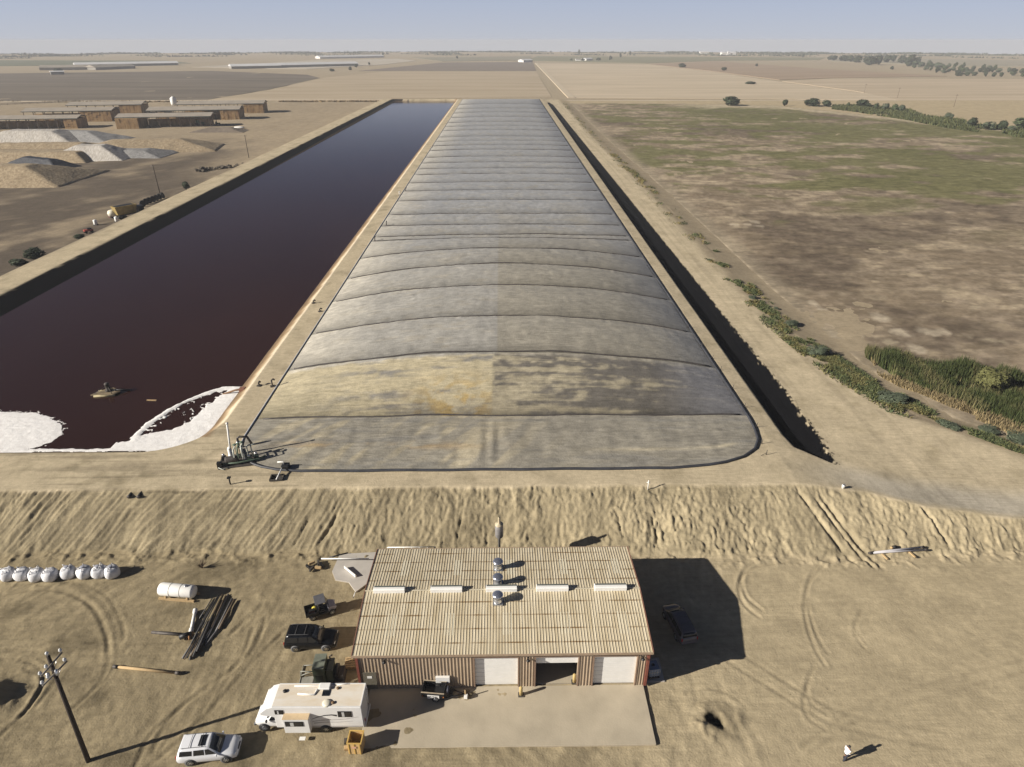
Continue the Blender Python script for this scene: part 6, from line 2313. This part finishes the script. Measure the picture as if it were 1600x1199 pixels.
# distant woods on the skyline
n_ = 26000
ang = RNG.uniform(-.80, .80, n_)
dst = RNG.choice([2800, 3050, 3300, 3500, 3750], n_, p=[.10, .18, .24, .26, .22]) + RNG.normal(0, 20, n_)
wx_, wy_ = np.sin(ang) * dst, np.cos(ang) * dst
kk = fbm(ang * 26 + dst * .01, dst * .004, 621, 4) > .54 - .05 * np.abs(ang)
wx_, wy_, dst = wx_[kk], wy_[kk], dst[kk]
wz_ = ground_z(wx_, wy_, False) - .5
hh = RNG.uniform(2, 8, len(wx_)) * (.3 + 1.1 * fbm(wx_ * .01, wy_ * .01, 631, 3))
blades('distant_woods', 'faint blue-grey line of far trees on the skyline', np.stack([wx_, wy_, wz_], -1), hh, 5.0, np.zeros((len(wx_), 3)) + C3(.045, .055, .035), .25)
# ------------------------------------------------------------------ the barnyard beyond the levee
m_broof = mat('barn_roof', (.33, .29, .24), rough=.6, var=.12, scale=.15)
m_hay = mat('hay_bales', (.20, .115, .055), rough=.9, var=0, col2=(.46, .31, .15), scale=.45, stretch=(1, 1, .25))
m_post = mat('barn_post', (.12, .09, .065), rough=.8, var=.2, scale=1)
m_fascia = mat('fascia_green', (.06, .075, .065), rough=.6, var=.2, scale=.5)


def barn(label, corner, deg, L, w_, h_, left_hay, right_hay, mid_hay=True):
    """open pole barn; near left corner, heading, length; w_ = depth, h_ = eave height; hay stacks fill the ends"""
    rz = R(deg)
    A = Vector((corner[0], corner[1], gz(*corner) - .1))
    t = thing('hay_barn', label, 'barn', A, rz)
    rise = h_ + w_ * .10
    mb = MB()
    mb.prism([(-.8, h_ - .12), (w_ / 2, rise), (w_ + .8, h_ - .12), (w_ + .8, h_ + .06), (w_ / 2, rise + .2), (-.8, h_ + .06)], -.6, L + .6, axis='x')
    ro = mb.build('roof', m_broof, t)
    mb = MB()
    mb.box((L / 2, -.86, h_ - .05), (L + 1.2, .1, .45))
    mb.build('fascia', m_fascia, ro)
    n_ = max(3, int(L / 6))
    for k in range(n_ + 1):
        x = .4 + (L - .8) * k / n_
        for y in (.2, w_ - .2):
            MB().box((x, y, h_ / 2), (.35, .35, h_)).build('post', m_post, t)

    def stack(x0, x1, y0, y1, hh):
        nz_ = max(2, int(hh / 1.2))
        nx_ = max(1, int((x1 - x0) / 2.4))
        mb = MB()
        for i in range(nx_):
            for j in range(nz_):
                jt = random.uniform(-.12, .12)
                mb.box((x0 + (x1 - x0) * (i + .5) / nx_, (y0 + y1) / 2 + jt, hh * (j + .5) / nz_), ((x1 - x0) / nx_ - .12, y1 - y0, hh / nz_ - .05))
        mb.box(((x0 + x1) / 2, (y0 + y1) / 2, hh / 2), (x1 - x0 - .2, y1 - y0 - .6, hh - .1))
        mb.build('hay_stack', m_hay, t)
    if left_hay:
        stack(.3, left_hay, -3.4, w_ - .5, h_ - .35)
    if right_hay:
        stack(L - right_hay, L - .3, -.6, w_ - .5, h_ - .35)
    if mid_hay:
        stack((left_hay or 0) + 2, L - (right_hay or 0) - 2, w_ * .66, w_ - .5, h_ * .62)
    return t


barn('front row hay barn on the right with a hay block at its left corner', (-250, 458), 8, 58, 16, 6.6, 14, 0)
barn('long hay barn behind the front right one, tall hay stack at its right end', (-250, 500), 8, 62, 17, 7.0, 0, 13)
barn('farthest right hay barn ending nearest the lagoon', (-250, 548), 8, 64, 17, 7.2, 0, 15)
barn('front left hay barn with one tall hay stack at its right end', (-352, 447), 7, 78, 15, 6.2, 0, 8)
barn('hay barn of the middle left row with hay showing along its front', (-331, 491), 8, 57, 16, 7.0, 0, 20)
barn('back left hay barn, half hidden by the other roofs', (-331, 543), 8, 53, 17, 7.0, 0, 16)
p = P(273, 168, 1)
p.z = gz(p.x, p.y)
t = thing('feed_silo', 'small white feed silo standing behind the hay barns', 'silo', p)
MB().lathe([(2.0, 1.5), (2.4, 3), (2.4, 7), (.5, 8.6)], 16).build('bin', m_white, t)
for a in range(4):
    MB().tube([(2 * math.cos(a * 1.57), 2 * math.sin(a * 1.57), 0), (2 * math.cos(a * 1.57), 2 * math.sin(a * 1.57), 3)], .12, 6).build('leg', m_steel, t)
for (px, py, lab) in ((312, 196, 'green tractor parked under the front right barn'), (340, 195, 'smaller dark green wagon under the front right barn')):
    p = P(px, py, 1)
    p.z = gz(p.x, p.y)
    t = thing('farm_vehicle', lab, 'farm vehicle', p, R(30))
    mgv = mat('farm_green', (.03, .08, .03), rough=.5, var=.2, scale=1)
    k = 1.0 if px < 320 else .6
    MB().box((1.5 * k, 0, 1.5 * k), (3.2 * k, 1.3 * k, 1.2 * k)).build('hood', mgv, t, .1)
    MB().box((-1.0 * k, 0, 2.2 * k), (2.0 * k, 1.8 * k, 2.2 * k)).build('cab', mgv, t, .1)
    for x, r_ in ((-1.4, .95), (2.2, .6)):
        for y in (-1.1, 1.1):
            mb = MB()
            mb.lathe([(r_ * .4, -.25), (r_, -.25), (r_, .25), (r_ * .4, .25)], 14)
            mb.v = [(x * k + q[0] * k, y * k + q[2] * k, (r_ + q[1]) * k) for q in mb.v]
            mb.build('wheel', m_rubber, t)


def mound(name, label, cat, ridge, half_l, half_r, h_, m_, seed, end=6.0, flat=.35, group=None):
    """long heap: ridge as two world points, half widths to either side, sloped ends; returns the object"""
    a, b_ = Vector(ridge[0]), Vector(ridge[1])
    c = (a + b_) / 2
    d = b_ - a
    L = d.length
    rz = math.atan2(d.y, d.x)
    us = np.linspace(-L / 2 - end, L / 2 + end, 70)
    vs = np.linspace(-half_l, half_r, 46)
    U, V = np.meshgrid(us, vs)
    eu = np.clip((L / 2 + end - np.abs(U)) / end, 0, 1)
    ev = np.where(V < 0, 1 + V / half_l, 1 - V / half_r)
    s_ = np.minimum(eu, ev)
    z = h_ * np.minimum(1, s_ / (1 - flat)) + .5 * (fbm(U * .25 + seed, V * .25, 700 + seed, 4) - .5) * np.minimum(1, s_ * 5)
    z = np.where(s_ <= 0.001, -.4, z)
    base_z = gz(c.x, c.y)
    o = np_grid(name, U, V, z, m_)
    o.location = (c.x, c.y, base_z - .1)
    o.rotation_euler = (0, 0, rz)
    return tag(o, label, cat, group)


m_sil = mat('silage_tan', (.20, .145, .085), rough=.9, var=0, col2=(.40, .32, .21), scale=.9, bump=.2, bscale=1.2)
m_silw = mat('silage_sheet', (.30, .265, .215), rough=.6, var=0, col2=(.58, .55, .51), scale=.9, bump=.2, bscale=.8, stretch=(2.2, .4, 1))
m_silg = mat('silage_shade_grey', (.22, .215, .21), rough=.8, var=.35, scale=.9, bump=.2, bscale=1.5)  # grey of the feed pile sides that lie in shade
m_tarp = mat('black_tarp', (.018, .020, .027), rough=.5, var=.3, scale=.6, bump=.15, bscale=1)
m_dirt = mat('dark_dirt', (.155, .125, .095), rough=.95, var=.2, scale=.3, bump=.2, bscale=1)


def wp(px, py, z=1.0):
    p_ = P(px, py, z)
    return (p_.x, p_.y, 0)


mound('silage_pile', 'large tan feed pile cut straight at the front, nearest at the left edge', 'feed pile', (wp(-90, 268, 5), wp(34, 268, 5)), 13, 26, 6.5, m_sil, 1, 22, .15)
mound('silage_pile', 'white sheeted feed pile with ribbed face', 'feed pile', (wp(140, 236, 4), wp(150, 236, 4)), 12, 12, 6.0, m_silw, 2, 19, .25)
mound('silage_pile', 'grey mound standing for the shaded tyre-weighted right side of the white sheeted pile', 'feed pile', (wp(185, 240, 2), wp(215, 240, 2)), 10, 16, 3.0, m_silg, 3, 16, .3)  # shaded side with tyres, made as a separate grey mound
mound('silage_pile', 'long tan feed pile between the white sheeted and the far piles', 'feed pile', (wp(190, 226, 4), wp(268, 224, 4)), 12, 15, 5.2, m_sil, 4, 24, .2)
mound('silage_pile', 'low tan feed pile running off the left edge', 'feed pile', (wp(-60, 240, 4), wp(110, 240, 4)), 9, 14, 4.2, m_sil, 5, 12, .4)
mound('silage_pile', 'pale grey sheeted feed pile below the front left barn', 'feed pile', (wp(30, 212, 4), wp(72, 212, 4)), 12, 24, 6.0, m_silw, 6, 22, .25)
mound('silage_pile', 'dark grey mound standing for the shaded right side of the pale grey feed pile', 'feed pile', (wp(100, 208, 4), wp(130, 209, 4)), 12, 12, 4.6, m_silg, 7, 26, .2)  # shade on the pale pile's right side, put in as a darker mound
mound('silage_pile', 'thin tan feed strip before the pale grey pile', 'feed pile', (wp(-60, 229, 2), wp(120, 227, 2)), 6, 7, 2.4, m_sil, 8, 8, .4)
mound('tarp_heap', 'black tarpaulin heap behind the large tan feed pile', 'tarp heap', (wp(45, 248, 4), wp(75, 251, 4)), 5, 8, 4.0, m_tarp, 9, 13, .2)
mound('dirt_heap', 'low dark dirt heap with white sacks below the hay barns', 'dirt heap', (wp(335, 203, 2), wp(352, 203, 2)), 7, 7, 2.2, m_dirt, 10, 14, .3)
for px, py, lab in ((352, 206, 'white sack at the left toe of the low dirt heap'), (374, 201, 'white sack at the right toe of the low dirt heap')):
    p = P(px, py, 1)
    p.z = gz(p.x, p.y)
    o = MB().lathe([(.6, 0), (2.2, .2), (2.0, .9), (.4, 1.2)], 12).build('sack', m_white)
    o.location = p
    o.scale = (1.6, .6, 1)
    tag(o, lab, 'sack', 'white sacks by the dirt heap')


def yp(px, py):
    p_ = P(px, py, 1)
    p_.z = gz(p_.x, p_.y)
    return P(px, py, p_.z)


# rocks
c = yp(352, 263)
g = random.Random(9)
mb = MB()
for k in range(60):
    u_, v_ = g.uniform(-1, 1), g.gauss(0, .3)
    s_ = g.uniform(.5, 1.3)
    q = Vector((u_ * 9.5, u_ * 9 + v_ * 5, .3 * s_ + max(0, .9 * (1 - abs(v_) * 2)) * g.random()))
    a, b_ = g.uniform(0, 3), g.uniform(0, 3)
    M2 = Matrix.Rotation(a, 3, 'X') @ Matrix.Rotation(b_, 3, 'Y')
    pts_ = [q + M2 @ Vector((x, y, z)) * s_ for x, y, z in ((-.5, -.5, -.5), (.5, -.45, -.5), (.55, .5, -.4), (-.5, .5, -.5), (-.4, -.4, .4), (.45, -.4, .5), (.4, .4, .45), (-.4, .45, .4))]
    mb.hexa(pts_)
o = mb.build('rock_heap', mat('rubble', (.12, .10, .075), rough=.9, var=.35, scale=.8))
o.location = c
tag(o, 'heap of dark broken rubble behind the levee', kind='stuff')


def hauler():
    t = thing('mixer_truck', 'rusty yellow feed mixer truck with open hopper behind the levee', 'truck', yp(200, 340), R(52))
    my = mat('rust_yellow', (.30, .22, .08), rough=.6, var=.3, scale=.8)
    mb = MB()
    mb.hexa([(-3.2, -1.1, 1.4), (2.6, -1.1, 1.4), (2.6, 1.1, 1.4), (-3.2, 1.1, 1.4), (-3.8, -1.6, 4.0), (3.0, -1.6, 4.0), (3.0, 1.6, 4.0), (-3.8, 1.6, 4.0)])
    hp = mb.build('hopper', my, t)
    MB().box((-.4, 0, 4.02), (5.8, 2.5, .06)).build('opening_dark', m_black, hp)  # black slab laid on top for the dark inside of the hopper
    MB().box((4.4, 0, 2.1), (1.8, 2.3, 2.2)).build('cab', m_black, t, .15)
    MB().box((.6, 0, 1.1), (8.6, 1.2, .4)).build('chassis', m_dsteel, t)
    for x in (4.2, -1.4, -2.7):
        for y in (-1.15, 1.15):
            wheel(t, x, y, .62, .5, m_dsteel)


hauler()
t = thing('tank_wagon', 'small rounded cream tank wagon in front of the mixer truck', 'tank wagon', yp(178, 342), R(50))
MB().lathe([(.4, .8), (1.3, 1.0), (1.5, 1.8), (1.2, 2.6), (.3, 2.9)], 14).build('tank', mat('cream_plastic', (.68, .64, .52)), t)
for y in (-1, 1):
    wheel(t, 0, y, .5, .3, m_dsteel)
MB().box((0, 0, .75), (2.6, 1.4, .2)).build('frame', mat('dull_red', (.12, .04, .035)), t)
for px, py, lab in ((183, 347, 'white drum standing on the levee rim beside the tank wagon'), (150, 352, 'white drum on a dark stand, left of the tank wagon'), (213, 332, 'small white drum on the levee rim right of the mixer truck')):
    t = thing('drum', lab, 'drum', yp(px, py), group='white drums behind the levee')
    MB().lathe([(.5, .2), (.55, .3), (.55, 1.5), (.4, 1.65)], 12).build('barrel', m_white, t)
    MB().box((0, 0, .1), (1.2, 1.2, .2)).build('stand', m_dsteel, t)
t = thing('red_cart', 'low red cart with dark load behind the levee', 'cart', yp(139, 364), R(48))
MB().box((0, 0, .8), (2.4, 1.3, .5)).build('tray', mat('cart_red', (.30, .05, .035), rough=.6, var=.2, scale=2), t, .05)
MB().box((.3, 0, 1.2), (1.2, .9, .4)).build('load', m_black, t, .1)
for x in (-.8, .8):
    for y in (-.7, .7):
        wheel(t, x, y, .35, .2, m_dsteel)
# old tyres lined up
for i, (px, py) in enumerate(((224, 323), (229, 320), (234, 318), (240, 316), (245, 314), (250, 312), (255, 310))):
    o_ = thing('old_tyre', f'old black tractor tyre leaning behind the levee, {ordinal(i)} from the left', 'tyre', yp(px, py), R(40 + 9 * i), 'old tyres behind the levee')
    mb = MB()
    r_ = 1.05
    mb.lathe([(r_ * .55, -.25), (r_ * .9, -.3), (r_, -.15), (r_, .15), (r_ * .9, .3), (r_ * .55, .25)], 18)
    mb.v = [(q[0], q[2] + q[1] * .25, q[1] + r_) for q in mb.v]
    mb.build('tread', m_rubber, o_)
    mb = MB()
    mb.lathe([(r_ * .5, -.1), (r_ * .56, 0), (r_ * .5, .1)], 14)
    mb.v = [(q[0], q[2] + q[1] * .25, q[1] + r_) for q in mb.v]
    mb.build('rim', m_dsteel, o_)
tree('bush', 'small dark bush at the levee toe beyond the old tyres', 'bush', yp(291, 297), 3.0, 3.2, 'dark', None, 1)
for i, (px, py, w_, h_, lab) in enumerate(((58, 402, 6.5, 2.6, 'dark brush heap at the levee toe near the left edge, larger one'), (28, 416, 5.0, 1.8, 'dark brush heap at the levee toe near the left edge, smaller one'), (125, 372, 3.5, 1.2, 'low dark brush patch at the levee toe by the red cart'))):
    tree('brush_heap', lab, 'brush heap', yp(px, py), w_, h_, 'dark', None, i)

# low corral fences in front of the left barns
a_, b_ = yp(0, 165), yp(125, 160)
t = thing('corral_fence', 'long low corral fence running behind the left barns', 'fence', a_, math.atan2(b_.y - a_.y, b_.x - a_.x))
L = (b_ - a_).length
mb = MB()
for z in (.5, 1.0, 1.5):
    mb.box((L / 2, 0, z), (L, .1, .16))
mb.build('rail', m_dsteel, t)
for k in range(12):
    MB().box((L * k / 11, 0, .8), (.25, .25, 1.7)).build('post', m_post, t)

# ------------------------------------------------------------------ far sheds and houses
m_fw = mat('far_roof_white', (.62, .62, .62), rough=.5, var=.06, scale=.05)
m_fg = mat('far_roof_tan', (.30, .265, .215), rough=.6, var=.1, scale=.05)
m_fwall = mat('far_wall', (.26, .245, .22), rough=.8, var=.15, scale=.1)
sheds = [((118, 105), (279, 102), 'w', 'longest white roofed cattle shed far off at the left'), ((62, 110), (150, 109), 't', 'tan roofed cattle shed, leftmost of the far dairy'), ((150, 109.5), (212, 107), 't', 'tan roofed cattle shed in front of the longest white shed'),
         ((80, 117), (101, 116.5), 'w', 'low white shed beside the round tree'), ((362, 108), (440, 106.5), 'w', 'grey-white shed left of centre, nearer one'), ((440, 106), (560, 103), 'w', 'long pale shed left of centre, farther one'),
         ((500, 92), (600, 90), 'w', 'very far pale shed left of centre'), ((818, 97.5), (832, 97), 'w', 'white farmhouse at the top of the straight track'), ((899, 95), (908, 95), 't', 'tan farm building in the far farmyard'), ((916, 95), (926, 94.6), 'w', 'white farm building in the far farmyard'),
         ((1094, 84.5), (1107, 84.5), 'w', 'far white mill building on the skyline, smaller one'), ((1128, 86), (1150, 86), 'w', 'far white mill building on the skyline, wide one')]
for (a, b_, kd, lab) in sheds:
    zf = .5
    A, B_ = P(*a, zf), P(*b_, zf)
    A.z = gz(A.x, A.y) + .2
    d = B_ - A
    d.z = 0
    L = d.length
    hh = 4.5 if a[1] > 90 else 7.0
    wd = min(28, L * .5)
    t = thing('far_shed', lab, 'shed', A, math.atan2(d.y, d.x))
    MB().box((L / 2, wd / 2, hh / 2), (L, wd, hh)).build('wall', m_white if a[1] < 98 else m_fwall, t)
    mb = MB()
    mb.prism([(-1.5, hh), (wd / 2, hh + wd * .14), (wd + 1.5, hh)], -1, L + 1, axis='x')
    mb.build('roof', m_fw if kd == 'w' else m_fg, t)
p = P(1137, 86, .5)
p.z = gz(p.x, p.y)
t = thing('grain_tower', 'pale tower rising above the far white mill', 'tower', p)
MB().lathe([(3, 0), (3, 11), (1, 13)], 10).build('shaft', m_fw, t)
MB().box((6, 0, 4), (7, 8, 8)).build('annex', m_fw, t)
for i, (px, py, lab) in enumerate(((1350, 147, 'thin far power pole on the tan field boundary, left one'), (1402, 154, 'thin far double power pole on the tan field boundary'), (1490, 168, 'thin far power pole beside the small pool'))):
    t = thing('utility_pole', lab, 'utility pole', yp(px, py), group='far power poles')
    MB().tube([(0, 0, 0), (0, 0, 10)], .16, 6).build('shaft', m_post, t)
    MB().tube([(-1.2, 0, 9.2), (1.2, 0, 9.2)], .1, 5).build('crossarm', m_post, t)
HAZE = 0.00018
# ------------------------------------------------------------------ hazy valley air
mb = MB()
mb.box((0, 2400, -0.5 * (160 - 53.5)), (10600, 5400, 213.5))
hz = mb.build('haze')
tag(hz, 'pale dusty air over the plain', kind='stuff')
hm = bpy.data.materials.new('haze')
hm.use_nodes = True
n, l = hm.node_tree.nodes, hm.node_tree.links
n.remove(n['Principled BSDF'])
pv = n.new('ShaderNodeVolumePrincipled')
pv.inputs['Color'].default_value = (.67, .70, .765, 1)
pv.inputs['Density'].default_value = HAZE
pv.inputs['Anisotropy'].default_value = 0.0
l.new(pv.outputs['Volume'], n['Material Output'].inputs['Volume'])
hm.volume_intersection_method if hasattr(hm, 'volume_intersection_method') else None
hz.data.materials.append(hm)
